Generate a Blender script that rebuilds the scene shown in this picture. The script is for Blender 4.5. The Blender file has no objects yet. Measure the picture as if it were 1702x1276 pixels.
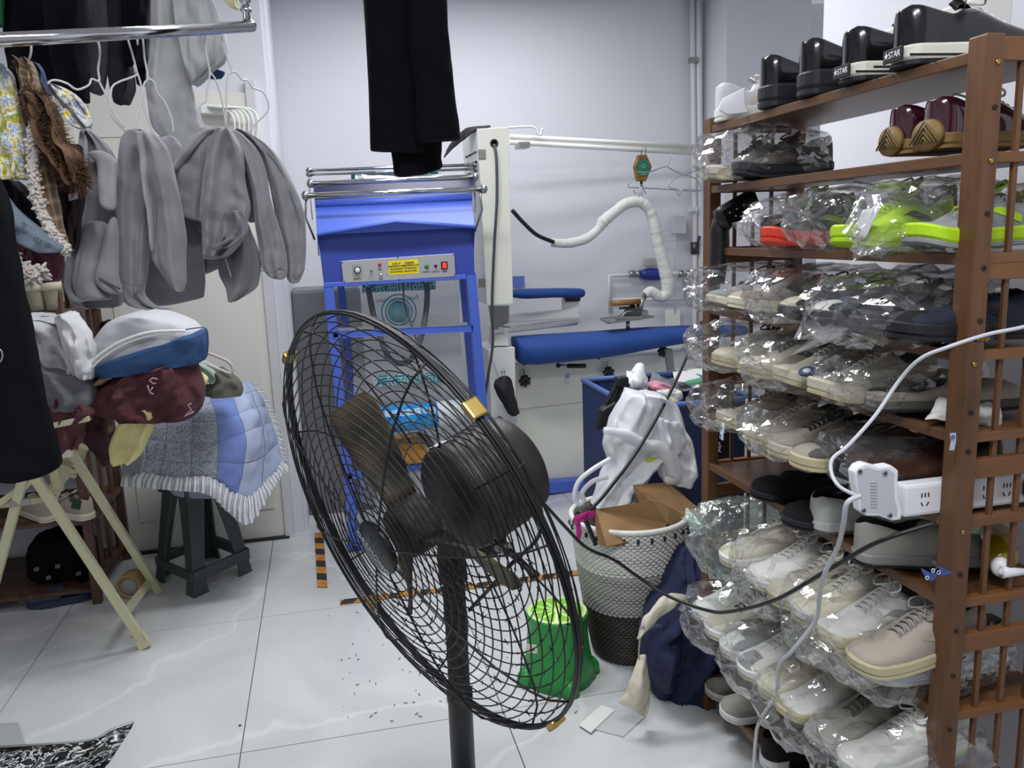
import bpy, bmesh, math, random
import numpy as np
from mathutils import Vector, Matrix, noise
S = bpy.context.scene
COL = S.collection
PI = math.pi
# ---------------- camera, world, lights, exposure ----------------
CR = np.array([0.97392655, -0.22400871, -0.03587724]); CD = np.array([-0.07536875, -0.17032457, -0.98250145]); CW = np.array([0.21397811, 0.95958826, -0.18276688])
CF = 1369.0; CP = np.array([0, 0, 1.5])
cam = bpy.data.objects.new('camera', bpy.data.cameras.new('camera')); COL.objects.link(cam); S.camera = cam
cam.data.sensor_width = 36; cam.data.lens = CF / 1702 * 36; cam.data.clip_start = 0.02
cam.matrix_world = Matrix(((CR[0], -CD[0], -CW[0], 0), (CR[1], -CD[1], -CW[1], 0), (CR[2], -CD[2], -CW[2], 1.5), (0, 0, 0, 1)))
w = bpy.data.worlds.new('world'); S.world = w; w.use_nodes = True
w.node_tree.nodes['Background'].inputs[0].default_value = (0.93, 0.96, 1.0, 1); w.node_tree.nodes['Background'].inputs[1].default_value = 0.3
def area(name, loc, sx, sy, power, rot=(0, 0, 0), col=(0.97, 0.985, 1)):
    l = bpy.data.lights.new(name, 'AREA'); l.shape = 'RECTANGLE'; l.size = sx; l.size_y = sy; l.energy = power; l.color = col
    o = bpy.data.objects.new(name, l); COL.objects.link(o); o.location = loc; o.rotation_euler = rot; o['kind'] = 'helper'
    return o
area('ceiling_light_panel', (0.35, 2.75, 2.86), 1.2, 0.3, 31)
area('ceiling_light_panel', (0.9, 4.2, 2.86), 1.2, 0.3, 15)
area('ceiling_light_panel', (0.1, 0.3, 2.86), 1.2, 0.3, 36)
S.view_settings.view_transform = 'Standard'; S.view_settings.look = 'None'; S.view_settings.gamma = 1; S.view_settings.use_curve_mapping = False
S.view_settings.exposure = 0.35
S.cycles.transparent_max_bounces = 32; S.cycles.max_bounces = 8

# ---------------- helpers ----------------
def px(x, y, Y=None, X=None, Z=None):
    'point where the ray through photo pixel (x, y) meets a plane of the room'
    v = CW * CF + CR * (x - 851) + CD * (y - 638)
    t = Y / v[1] if Y is not None else X / v[0] if X is not None else (Z - 1.5) / v[2]
    return CP + t * v
def lin(h):
    if not isinstance(h, str): return tuple(h)
    c = [int(h[i:i + 2], 16) / 255 for i in (0, 2, 4)]
    return tuple(v / 12.92 if v < .04045 else ((v + .055) / 1.055) ** 2.4 for v in c)
MATS = {}; FONTS = []
def mat(name, col, rough=.6, metal=0, bump=0, bs=200, var=0, vs=8, col2=None, coat=0, sheen=0, wood=0, spec=None):
    if name in MATS: return MATS[name]
    m = bpy.data.materials.new(name); m.use_nodes = True; nt = m.node_tree; b = nt.nodes['Principled BSDF']
    c = lin(col); b.inputs['Base Color'].default_value = (*c, 1); b.inputs['Roughness'].default_value = rough; b.inputs['Metallic'].default_value = metal
    if spec is not None: b.inputs['Specular IOR Level'].default_value = spec
    if coat: b.inputs['Coat Weight'].default_value = coat; b.inputs['Coat Roughness'].default_value = .06
    if sheen: b.inputs['Sheen Weight'].default_value = sheen
    tc = nt.nodes.new('ShaderNodeTexCoord'); mp = nt.nodes.new('ShaderNodeMapping'); nt.links.new(tc.outputs['Object'], mp.inputs[0])
    if wood: mp.inputs['Scale'].default_value = wood
    if var or col2:
        n = nt.nodes.new('ShaderNodeTexNoise'); n.inputs['Scale'].default_value = vs; n.inputs['Detail'].default_value = 5; nt.links.new(mp.outputs[0], n.inputs[0])
        r = nt.nodes.new('ShaderNodeMapRange'); r.inputs[1].default_value = .35; r.inputs[2].default_value = .68; nt.links.new(n.outputs[0], r.inputs[0])
        mx = nt.nodes.new('ShaderNodeMix'); mx.data_type = 'RGBA'; nt.links.new(r.outputs[0], mx.inputs[0])
        c2 = lin(col2) if col2 else tuple(v * (1 - var) for v in c)
        mx.inputs[6].default_value = (*c, 1); mx.inputs[7].default_value = (*c2, 1); nt.links.new(mx.outputs[2], b.inputs['Base Color'])
    if bump:
        n = nt.nodes.new('ShaderNodeTexNoise'); n.inputs['Scale'].default_value = bs; n.inputs['Detail'].default_value = 4; nt.links.new(mp.outputs[0], n.inputs[0])
        bp = nt.nodes.new('ShaderNodeBump'); bp.inputs['Strength'].default_value = bump; bp.inputs['Distance'].default_value = .004; nt.links.new(n.outputs[0], bp.inputs['Height']); nt.links.new(bp.outputs[0], b.inputs['Normal'])
    MATS[name] = m; return m
def film(name, tint=(1, 1, 1), haze=.04, base=.035, top=.55, rough=.09, bs=45, bst=.5, hcol=(.9, .92, .93)):
    'thin clear plastic film: transparent, glossy at the folds, faintly hazy'
    if name in MATS: return MATS[name]
    m = bpy.data.materials.new(name); m.use_nodes = True; nt = m.node_tree; nt.nodes.remove(nt.nodes['Principled BSDF']); out = nt.nodes['Material Output']
    tr = nt.nodes.new('ShaderNodeBsdfTransparent'); tr.inputs[0].default_value = (*tint, 1)
    gl = nt.nodes.new('ShaderNodeBsdfGlossy'); gl.inputs['Roughness'].default_value = rough
    df = nt.nodes.new('ShaderNodeBsdfDiffuse'); df.inputs[0].default_value = (*hcol, 1)
    tc = nt.nodes.new('ShaderNodeTexCoord'); vo = nt.nodes.new('ShaderNodeTexNoise'); vo.inputs['Scale'].default_value = bs; vo.inputs['Detail'].default_value = 3; vo.inputs['Distortion'].default_value = 1.2
    nt.links.new(tc.outputs['Object'], vo.inputs[0])
    bp = nt.nodes.new('ShaderNodeBump'); bp.inputs['Strength'].default_value = bst; bp.inputs['Distance'].default_value = .012
    nt.links.new(vo.outputs[0], bp.inputs['Height']); nt.links.new(bp.outputs[0], gl.inputs['Normal'])
    lw = nt.nodes.new('ShaderNodeLayerWeight'); lw.inputs[0].default_value = .35; nt.links.new(bp.outputs[0], lw.inputs['Normal'])
    mr = nt.nodes.new('ShaderNodeMapRange'); mr.inputs[3].default_value = base; mr.inputs[4].default_value = top; nt.links.new(lw.outputs['Facing'], mr.inputs[0])
    m1 = nt.nodes.new('ShaderNodeMixShader'); m1.inputs[0].default_value = haze; nt.links.new(tr.outputs[0], m1.inputs[1]); nt.links.new(df.outputs[0], m1.inputs[2])
    m2 = nt.nodes.new('ShaderNodeMixShader'); nt.links.new(mr.outputs[0], m2.inputs[0]); nt.links.new(m1.outputs[0], m2.inputs[1]); nt.links.new(gl.outputs[0], m2.inputs[2])
    nt.links.new(m2.outputs[0], out.inputs[0]); MATS[name] = m; return m
def tag(o, label=None, cat=None, group=None, kind=None):
    if label: o['label'] = label
    if cat: o['category'] = cat
    if group: o['group'] = group
    if kind: o['kind'] = kind
    return o
def thing(name, label, cat, group=None):
    o = bpy.data.objects.new(name, None); COL.objects.link(o); o.empty_display_size = .05
    return tag(o, label, cat, group)
def link(name, me, m, par=None, smooth=False):
    if m is not None and len(me.materials) == 0: me.materials.append(m)
    if smooth: me.polygons.foreach_set('use_smooth', [True] * len(me.polygons))
    o = bpy.data.objects.new(name, me); COL.objects.link(o)
    if par is not None: o.parent = par
    return o
def mesh(name, v, f, m, par=None, smooth=False, uv=None):
    me = bpy.data.meshes.new(name); me.from_pydata([tuple(map(float, p)) for p in v], [], [tuple(map(int, q)) for q in f])
    if uv is not None:
        l = me.uv_layers.new(name='UVMap'); idx = np.zeros(len(me.loops), dtype=int); me.loops.foreach_get('vertex_index', idx)
        l.data.foreach_set('uv', np.array(uv, dtype=float)[idx].ravel())
    me.update(); return link(name, me, m, par, smooth)
def bmobj(name, bm, m, par=None, smooth=False):
    bmesh.ops.recalc_face_normals(bm, faces=bm.faces)
    me = bpy.data.meshes.new(name); bm.to_mesh(me); bm.free(); return link(name, me, m, par, smooth)
def add_box(bm, c, s, R=None, bev=0):
    r = bmesh.ops.create_cube(bm, size=1); vs = r['verts']
    for v in vs:
        p = Vector((v.co.x * s[0], v.co.y * s[1], v.co.z * s[2]))
        if R is not None: p = R @ p
        v.co = p + Vector(c)
    if bev:
        es = list({e for v in vs for e in v.link_edges})
        bmesh.ops.bevel(bm, geom=es, offset=min(bev, min(s) * .45), segments=2, affect='EDGES', profile=.6)
def box(name, c, s, m, par=None, bev=.002, R=None, smooth=False):
    bm = bmesh.new(); add_box(bm, c, s, R, bev); return bmobj(name, bm, m, par, smooth)
def bar(name, a, b, wd, th, m, par=None, bev=.001, up=(0, 1, 0)):
    'rectangular bar between two points'
    a, b = Vector(a), Vector(b); d = b - a; z = d.normalized(); u = Vector(up)
    if abs(u.dot(z)) > .95: u = Vector((1, 0, 0))
    x = u.cross(z).normalized(); y = z.cross(x)
    R = Matrix((x, y, z)).transposed(); return box(name, (a + b) / 2, (wd, th, d.length), m, par, bev, R)
def smoothpts(pts, n, closed=False):
    P = [np.array(p, float) for p in pts]; out = []; N = len(P)
    rng = range(N) if closed else range(N - 1)
    for i in rng:
        if closed: p0, p1, p2, p3 = P[i - 1], P[i], P[(i + 1) % N], P[(i + 2) % N]
        else: p0, p1, p2, p3 = P[max(i - 1, 0)], P[i], P[i + 1], P[min(i + 2, N - 1)]
        for k in range(n):
            t = k / n; out.append(.5 * (2 * p1 + (p2 - p0) * t + (2 * p0 - 5 * p1 + 4 * p2 - p3) * t * t + (3 * p1 - p0 - 3 * p2 + p3) * t ** 3))
    if not closed: out.append(P[-1])
    return out
def tube_data(pts, r, seg=8, closed=False):
    P = [Vector(p) for p in pts]; N = len(P); V = []; F = []; u = None
    for i in range(N):
        if closed: t = P[(i + 1) % N] - P[i - 1]
        else: t = P[min(i + 1, N - 1)] - P[max(i - 1, 0)]
        if t.length < 1e-9: t = Vector((0, 0, 1))
        t.normalize()
        if u is None: u = t.orthogonal().normalized()
        u = (u - t * u.dot(t));
        if u.length < 1e-6: u = t.orthogonal()
        u.normalize(); v = t.cross(u); rr = r[i] if hasattr(r, '__len__') else r
        for k in range(seg):
            a = 2 * PI * k / seg; V.append(P[i] + (u * math.cos(a) + v * math.sin(a)) * rr)
    for i in range(N if closed else N - 1):
        j = (i + 1) % N
        for k in range(seg):
            l = (k + 1) % seg; F.append((i * seg + k, i * seg + l, j * seg + l, j * seg + k))
    if not closed: F.append(tuple(range(seg))[::-1]); F.append(tuple((N - 1) * seg + k for k in range(seg)))
    return V, F
def tube(name, pts, r, m, par=None, seg=8, closed=False, sm=0):
    if sm:
        n0 = len(pts); pts = smoothpts(pts, sm, closed)
        if hasattr(r, '__len__'): r = list(np.interp(np.linspace(0, n0 - 1, len(pts)), range(n0), r))
    V, F = tube_data(pts, r, seg, closed); return mesh(name, V, F, m, par, True)
def tubes(name, lst, m, par=None, seg=6):
    V = []; F = []
    for pts, r, cl in lst:
        v, f = tube_data(pts, r, seg, cl); o = len(V); V += v; F += [tuple(i + o for i in q) for q in f]
    return mesh(name, V, F, m, par, True)
def cyl(name, a, b, r, m, par=None, seg=24, r2=None):
    a = Vector(a); b = Vector(b); V, F = tube_data([a, b], [r, r if r2 is None else r2], seg)
    o = mesh(name, V, F, m, par, False)
    o.data.polygons.foreach_set('use_smooth', [len(p.vertices) == 4 for p in o.data.polygons]); return o
def lathe(name, prof, c, m, par=None, seg=32, axis=(0, 0, 1), fn=None):
    'profile of (radius, height) turned about an axis through c'
    z = Vector(axis).normalized(); x = z.orthogonal().normalized() if abs(z.z) < .99 else Vector((1, 0, 0)); y = z.cross(x); c = Vector(c); V = []; F = []
    for r, h in prof:
        for k in range(seg):
            a = 2 * PI * k / seg; q = fn(r, h, a) if fn else r
            V.append(c + z * h + (x * math.cos(a) + y * math.sin(a)) * q)
    for i in range(len(prof) - 1):
        for k in range(seg):
            l = (k + 1) % seg; F.append((i * seg + k, i * seg + l, (i + 1) * seg + l, (i + 1) * seg + k))
    F.append(tuple(range(seg))[::-1]); F.append(tuple((len(prof) - 1) * seg + k for k in range(seg)))
    return mesh(name, V, F, m, par, True)
def plate(name, P, th, m, par=None, dirv=None, bev=0):
    'polygon of 3-D points given thickness along dirv'
    P = [Vector(p) for p in P]
    n = Vector(dirv) if dirv is not None else (P[1] - P[0]).cross(P[2] - P[0])
    n.normalize(); N = len(P); V = P + [p + n * th for p in P]
    F = [tuple(range(N))[::-1], tuple(range(N, 2 * N))] + [(i, (i + 1) % N, N + (i + 1) % N, N + i) for i in range(N)]
    o = mesh(name, V, F, m, par)
    if bev: b = o.modifiers.new('bevel', 'BEVEL'); b.width = bev; b.segments = 2
    return o
def cr(A, t):
    n = len(A); i = min(int(t), n - 2); u = t - i; p1, p2 = A[i], A[i + 1]; p0 = A[i - 1] if i else p1; p3 = A[i + 2] if i + 2 < n else p2
    return .5 * (2 * p1 + (p2 - p0) * u + (2 * p0 - 5 * p1 + 4 * p2 - p3) * u * u + (3 * p1 - p0 - 3 * p2 + p3) * u ** 3)
def patch(name, ctrl, m, par=None, nu=48, nv=48, th=.004, disp=None, wr=.004, ws=18, seed=0, world=False):
    'sheet through a grid of control points (photo x, photo y, room Y) or world points; wrinkled, with thickness'
    G = np.array([[(p if world else px(p[0], p[1], Y=p[2])) for p in row] for row in ctrl], float)
    nr, nc = G.shape[:2]; V = np.zeros((nv, nu, 3)); UV = []
    for j in range(nv):
        row = np.array([cr(G[:, c], j / (nv - 1) * (nr - 1)) for c in range(nc)])
        for i in range(nu): V[j, i] = cr(row, i / (nu - 1) * (nc - 1)); UV.append((i / (nu - 1), 1 - j / (nv - 1)))
    du = np.gradient(V, axis=1); dv = np.gradient(V, axis=0); Nn = np.cross(du, dv); Nn /= np.linalg.norm(Nn, axis=2, keepdims=True) + 1e-9
    c = V.reshape(-1, 3).mean(0)
    if (Nn.reshape(-1, 3) @ (CP - c)).mean() < 0: Nn = -Nn
    for j in range(nv):
        for i in range(nu):
            p = Vector(V[j, i]); a = 0
            if wr: a += wr * noise.noise(p * ws + Vector((seed, seed * 2, 0))) + wr * .5 * noise.noise(p * ws * 2.3 + Vector((0, seed, 5)))
            if disp: a += disp(i / (nu - 1), j / (nv - 1))
            V[j, i] += Nn[j, i] * a
    F = [(j * nu + i, j * nu + i + 1, (j + 1) * nu + i + 1, (j + 1) * nu + i) for j in range(nv - 1) for i in range(nu - 1)]
    o = mesh(name, V.reshape(-1, 3), F, m, par, True, UV)
    if th: s = o.modifiers.new('thick', 'SOLIDIFY'); s.thickness = th; s.offset = 0
    return o
def loft(name, rows, m, par=None, Y=2, th=.04, nu=40, nv=36, folds=(5, .35, .25), seed=0, wr=.006, ws=14, lean=0, world=False, flat=False):
    '''soft closed body between a left and a right outline; rows = (xl, yl, xr, yr[, Y[, thickness]]) in photo pixels at room depth Y.
    folds = (number, depth, drift) of lengthwise folds'''
    L = []; Rr = []; T = []
    for q in rows:
        yy = q[4] if len(q) > 4 else Y; L.append(px(q[0], q[1], Y=yy)); Rr.append(px(q[2], q[3], Y=yy)); T.append(q[5] if len(q) > 5 else th)
    L = np.array(L); Rr = np.array(Rr); T = np.array([[t] for t in T], float); n = len(rows); V = []; UV = []
    rng = random.Random(seed); ph = [rng.uniform(0, 6.28) for _ in range(8)]; k0, dep, drift = folds
    def D(u, v):
        a = 0
        for q in range(3):
            a += (1 - 2 * abs(math.sin(k0 * (q * .6 + 1) * .5 * (u + drift * math.sin(3 * v + ph[q]) + .25 * drift * v) + ph[q + 3]))) / (1.5 + q)
        return a * dep
    for j in range(nv):
        t = j / (nv - 1) * (n - 1); a = cr(L, t); b = cr(Rr, t); c = (a + b) / 2; h = (b - a) / 2; s = cr(T, t)[0]
        e = min(1, (min(j, nv - 1 - j) + .35) / 3.0); e = math.sqrt(1 - (1 - e) ** 2); hn = np.linalg.norm(h)
        nrm = np.array([-h[1], h[0], 0.]) / (np.linalg.norm(h[:2]) + 1e-9) if np.linalg.norm(h[:2]) > .4 * hn else np.array([0, 1., 0])
        for k in range(nu):
            g = 2 * PI * k / nu; cx = math.cos(g); sy = -math.sin(g); sx = math.copysign(abs(cx) ** .85, cx); yy = math.copysign(abs(sy) ** .7, sy)
            d = D(cx, j / (nv - 1)) * (1 - abs(cx) ** 3); ee = .55 + .45 * e
            p = c + h * sx * (ee if hn > .02 else e) + nrm * (yy * s * e * (1 + .3 * d) + d * s * .75 * (-1 if sy < 0 else 1) * e * 1)
            q = Vector(p); p = p + nrm * wr * (noise.noise(q * ws + Vector((seed, 0, 3))) + .6 * noise.noise(q * ws * 2.5)) * e
            if wr > .003:
                a1 = noise.noise(Vector((p[0] * 24 + seed, p[1] * 24, p[2] * 6))); a2 = noise.noise(Vector((p[0] * 9, p[1] * 9 + seed, p[2] * 16 + p[0] * 12)))
                p = p + nrm * (wr * 1.3 * (abs(a1) - .2) + wr * 1.0 * (.2 - abs(a2))) * e * (1 if sy > 0 else -1) * -1
            p[2] += wr * .4 * noise.noise(q * ws * 1.3 + Vector((9, seed, 0)))
            V.append(p); UV.append((cx * .5 + .5, 1 - j / (nv - 1)))
    F = [(j * nu + k, j * nu + (k + 1) % nu, (j + 1) * nu + (k + 1) % nu, (j + 1) * nu + k) for j in range(nv - 1) for k in range(nu)]
    F += [tuple(range(nu))[::-1], tuple((nv - 1) * nu + k for k in range(nu))]
    return mesh(name, V, F, m, par, not flat, UV)
def text(name, s, c, right, up, h, m, par=None, ext=.0004):
    'raised lettering centred at c, read along right'
    cu = bpy.data.curves.new(name, 'FONT'); cu.body = s; cu.align_x = 'CENTER'; cu.align_y = 'CENTER'; cu.size = h; cu.extrude = ext; cu.materials.append(m)
    x = Vector(right).normalized(); y = Vector(up).normalized(); z = x.cross(y).normalized()
    o = bpy.data.objects.new(name, cu); COL.objects.link(o); o.parent = par; FONTS.append(o)
    o.matrix_local = Matrix.Translation(Vector(c)) @ Matrix((x, y, z)).transposed().to_4x4(); return o
def finish():
    bpy.context.view_layer.update(); dg = bpy.context.evaluated_depsgraph_get(); new = []
    for o in FONTS: new.append((o, bpy.data.meshes.new_from_object(o.evaluated_get(dg)), o.parent, o.matrix_local.copy(), o.data.materials[0]))
    for o, me, par, ml, m in new:
        bpy.data.objects.remove(o); q = bpy.data.objects.new('lettering', me); COL.objects.link(q); q.parent = par; q.matrix_local = ml
        if not me.materials: me.materials.append(m)
    for o in list(COL.objects):
        if o.parent is not None or o.type not in ('EMPTY', 'MESH') or o.get('kept'): continue
        if o.type == 'EMPTY':
            if o.location.length > 1e-6: continue
            pts = []
            for ch in o.children_recursive:
                if ch.type == 'MESH' and len(ch.data.vertices):
                    a = np.zeros(len(ch.data.vertices) * 3); ch.data.vertices.foreach_get('co', a); a = a.reshape(-1, 3); off = Vector((0, 0, 0)); pts.append(a)
            if not pts: continue
            a = np.vstack(pts); b = Vector(((a[:, 0].min() + a[:, 0].max()) / 2, (a[:, 1].min() + a[:, 1].max()) / 2, a[:, 2].min()))
            o.location = b
            for ch in o.children: ch.location = ch.location - b
        elif o.location.length < 1e-6 and o.get('category'):
            a = np.zeros(len(o.data.vertices) * 3); o.data.vertices.foreach_get('co', a); a = a.reshape(-1, 3)
            b = Vector(((a[:, 0].min() + a[:, 0].max()) / 2, (a[:, 1].min() + a[:, 1].max()) / 2, a[:, 2].min()))
            ks = list(o.children); o.data.transform(Matrix.Translation(-b)); o.location = b
            for ch in ks: ch.location = ch.location - b

# ---------------- materials ----------------
wallm = mat('wall_paint', 'dcdce3', .7, bump=.06, bs=60, var=.03, vs=1.5)
whitep = mat('white_powder_coat', 'e6e7e2', .38, bump=.03, bs=300)
creamp = mat('cream_sheet_metal', 'dfe0d4', .42)
doorm = mat('door_laminate', 'dedcd5', .5)
chrome = mat('chrome', 'c9c9cb', .13, 1)
steel = mat('brushed_steel', 'a5a5a2', .32, 1, bump=.05, bs=90)
blackm = mat('black_wire_enamel', '08080a', .42, bump=.1, bs=400)
blackpl = mat('black_plastic', '111114', .4, bump=.08, bs=260)
bluem = mat('blue_powder_coat', '4a66c6', .38, bump=.02, bs=500)
blued = mat('blue_powder_coat_deep', '33469f', .42)
whitepl = mat('white_plastic', 'ececf2', .3)
wire = mat('white_coated_wire', 'd2d2d4', .35)
woodr = mat('rack_wood', '6c482b', .45, bump=.12, bs=30, col2='53351d', vs=6, wood=(5, 5, .7))
woodh = mat('rack_wood_shelf', '6a4a2b', .4, bump=.1, bs=30, col2='5a3b24', vs=6, wood=(6, .7, 6))
woodx = mat('rack_wood_rail', '7a502c', .42, bump=.1, bs=30, col2='6b4424', vs=5, wood=(.8, 5, 5))
woodd = mat('dark_rack_wood', '5d4130', .5, bump=.1, bs=30, col2='3f2b20', vs=5, wood=(5, 5, .7))
brass = mat('brass', 'b39a5a', .3, 1)
# ---------------- room ----------------
def tilemat():
    m = bpy.data.materials.new('marble_tile'); m.use_nodes = True; nt = m.node_tree; b = nt.nodes['Principled BSDF']; b.inputs['Roughness'].default_value = .22
    tc = nt.nodes.new('ShaderNodeTexCoord'); n = nt.nodes.new('ShaderNodeTexNoise'); n.inputs['Scale'].default_value = 1.6; n.inputs['Detail'].default_value = 7; n.inputs['Distortion'].default_value = 1.4
    nt.links.new(tc.outputs['Object'], n.inputs[0])
    wv = nt.nodes.new('ShaderNodeTexWave'); wv.inputs['Scale'].default_value = .55; wv.inputs['Distortion'].default_value = 16; wv.inputs['Detail'].default_value = 5; wv.inputs['Detail Scale'].default_value = 1.3
    mp = nt.nodes.new('ShaderNodeMapping'); mp.inputs['Rotation'].default_value = (0, 0, .8); nt.links.new(tc.outputs['Object'], mp.inputs[0]); nt.links.new(mp.outputs[0], wv.inputs[0])
    r1 = nt.nodes.new('ShaderNodeValToRGB'); r1.color_ramp.elements[0].position = .3; r1.color_ramp.elements[0].color = (*lin('c3c6c7'), 1); r1.color_ramp.elements[1].position = .7; r1.color_ramp.elements[1].color = (*lin('d6d8d9'), 1)
    r2 = nt.nodes.new('ShaderNodeValToRGB'); r2.color_ramp.elements[0].position = .972; r2.color_ramp.elements[0].color = (0, 0, 0, 1); r2.color_ramp.elements[1].position = 1; r2.color_ramp.elements[1].color = (.35, .35, .35, 1)
    nt.links.new(n.outputs[0], r1.inputs[0]); nt.links.new(wv.outputs[0], r2.inputs[0])
    mx = nt.nodes.new('ShaderNodeMix'); mx.data_type = 'RGBA'; nt.links.new(r2.outputs[0], mx.inputs[0]); nt.links.new(r1.outputs[0], mx.inputs[6]); mx.inputs[7].default_value = (*lin('eceded'), 1)
    nt.links.new(mx.outputs[2], b.inputs['Base Color']); return m
TM = tilemat()
YB = 5.12
fl = box('floor', (0.3, 2.0, -.02), (5.6, 6.6, .03), mat('tile_grout', '6a6c6e', .9), bev=0); tag(fl, kind='structure')
xs = [-.345 + .8 * k for k in range(-3, 5)]; ys = [.52, 1.435, 2.35, 3.265, 4.18, 5.1]
for i in range(len(xs) - 1):
    for j in range(len(ys) - 1):
        a, b, c, d = xs[i], xs[i + 1], ys[j], ys[j + 1]
        t = box('tile', ((a + b) / 2, (c + d) / 2, -.003), (b - a - .0035, d - c - .0035, .006), TM, fl, .0008)
def struct(name, c, s, m, bev=0, par=None):
    o = box(name, c, s, m, par, bev)
    if par is None: tag(o, kind='structure')
    return o
struct('wall_left', (-2.5, 2.0, 1.43), (.06, 6.6, 2.9), wallm)
struct('wall_back', (-1.34, 4.25, 1.43), (2.30, .08, 2.9), wallm)
struct('wall_back_alcove', (1.55, YB + .04, 1.43), (3.6, .08, 2.9), wallm)
struct('wall_jog', (-.21, 4.7, 1.43), (.08, .9, 2.9), wallm)
struct('wall_column', (2.75, 4.96, 1.43), (.56, .30, 2.9), wallm)
struct('wall_right', (2.02, .9, 1.43), (.8, 3.2, 2.9), wallm)
struct('ceiling', (.3, 2.0, 2.93), (5.6, 6.6, .06), mat('ceiling_paint', 'e9e9ec', .8))
# door in the back wall
YD = 4.205
dr = struct('door_1', (-.655, YD - .012, 1.09), (.76, .03, 2.17), doorm, .003)
for n_, zz, hh in (('door_panel', 1.02, 1.72),):
    box(n_, (-.645, YD - .030, zz), (.64, .008, hh), doorm, dr, .003)
box('door_panel', (-.645, YD - .030, 2.06), (.64, .008, .16), doorm, dr, .003)
box('door_frame', (-1.06, YD - .02, 1.11), (.06, .05, 2.24), doorm, dr, .004)
box('door_frame', (-.262, YD - .02, 1.11), (.045, .05, 2.24), mat('frame_grey', 'cfcfd2', .5), dr, .004)
lathe('door_handle', [(.026, 0), (.03, .01), (.012, .02), (.012, .04), (.028, .05), (.03, .07), (.02, .085)], px(183, 541, Y=4.16), mat('dark_brass', '4a463c', .35, 1), dr, 20, (0, -1, 0))
box('door_gap_strip', (-.655, YD - .04, .006), (.78, .03, .01), mat('dark_gap', '26262a', .8), dr, .001)  # dark strip stands in for the shaded gap under the door
# ---------------- pedestal fan ----------------
fan = thing('pedestal_fan', 'large black industrial pedestal fan with dusty round wire cage tilted down, in the foreground', 'fan')
dust = mat('dusty_black_metal', '17161a', .75, bump=.5, bs=120, col2='3a3634', vs=60)
FC = Vector(px(686, 874, Y=1.36)); FN = Vector((-0.8618, -0.4332, -0.2638)).normalized()
FU = Vector((0, 0, 1)) - FN * FN.z; FU.normalize(); FR = FU.cross(FN)
RR = .392
def fp(r, a, h): return FC + (FR * math.cos(a) + FU * math.sin(a)) * r + FN * h
FP = [(0, .072), (.06, .072), (.12, .070), (.2, .066), (.28, .056), (.34, .040), (.375, .024), (.387, .014), (RR, .004)]
BP = [(0, -.075), (.10, -.075), (.16, -.072), (.22, -.066), (.29, -.055), (.345, -.042), (.375, -.028), (.387, -.016), (RR, -.004)]
def hof(P, r): return float(np.interp(r, [p[0] for p in P], [p[1] for p in P]))
def arc(P, n):
    q = [(0.,) + P[0]]
    for a, b in zip(P, P[1:]): q.append((q[-1][0] + math.dist(a, b),) + b)
    return [(float(np.interp(s, [z[0] for z in q], [z[1] for z in q])), float(np.interp(s, [z[0] for z in q], [z[2] for z in q]))) for s in np.linspace(0, q[-1][0], n)]
def ring(r, h, wr_, par, name='wire_ring'): return tube(name, [fp(r, 2 * PI * k / 72, h) for k in range(72)], wr_, blackm, par, 5, True)
for nm, P, n, n0, ph in (('front_grille', FP, 25, 4, .22), ('rear_grille', BP, 21, 6, .5)):
    g = ring(RR, P[-1][1] * 1.2, .0026, fan, nm)
    for r, h in arc(P, n)[n0:-1]: ring(r, h, .00125, g)
    for k in range(8):
        a = ph + k * PI / 4
        tube('rib', [fp(r, a, h + (.002 if P is FP else -.002)) for r, h in arc(P, 14)[1 if P is FP else 4:]], .0019, blackm, g, 6)
ring(RR + .001, 0, .0034, fan, 'rim_band')
for k in range(4):
    a = .75 + k * PI / 2
    o = box('cage_clip', (0, 0, 0), (.012, .03, .026), brass, fan, .003); R = Matrix((FR * math.cos(a) + FU * math.sin(a), -FR * math.sin(a) + FU * math.cos(a), FN)).transposed()
    o.data.transform(Matrix.Translation(fp(RR + .004, a, 0)) @ R.to_4x4())
bd = lathe('badge', [(.046, .066), (.05, .070), (.05, .075), (.046, .079), (.02, .081), (.001, .081)], FC, mat('badge_black', '101316', .35), fan, 36, FN)
tx = (FR * .72 - FU * .69); ty = FN.cross(tx)
text('lettering', 'OREMONO', FC + FN * .0815 - ty * .014, tx, ty, .019, mat('badge_print', 'b9bcc0', .5), fan)
text('lettering', '\u5965\u529b\u9a6c', FC + FN * .0815 + ty * .012, tx, ty, .014, mat('badge_print_dim', '5f6a6c', .5), fan)
hb = lathe('hub', [(.02, .03), (.045, .03), (.05, .015), (.05, -.03), (.03, -.04)], FC, dust, fan, 28, FN)
blm = mat('blade_metal', '2a2826', .5, .3, col2='6b6148', vs=9, bump=.2, bs=60)
for k in range(3):
    a0 = 1.95 + k * 2 * PI / 3; V = []; F = []; nr = 10; na = 9
    for i in range(nr):
        r = .045 + i / (nr - 1) * .20; wd = (.34 + .28 * math.sin(i / (nr - 1) * 2.6)) * (.9 if r > .1 else .75)
        if i == nr - 1: wd *= .72
        for j in range(na):
            u = j / (na - 1) - .5; V.append(fp(r, a0 + u * wd + .25 * r, -.005 + u * .06 * (1 - .9 * r) - .012 * (1 - 4 * u * u)))
    F = [(i * na + j, i * na + j + 1, (i + 1) * na + j + 1, (i + 1) * na + j) for i in range(nr - 1) for j in range(na - 1)]
    o = mesh('fan_blade', V, F, blm, fan, True); s = o.modifiers.new('t', 'SOLIDIFY'); s.thickness = .0025
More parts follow.
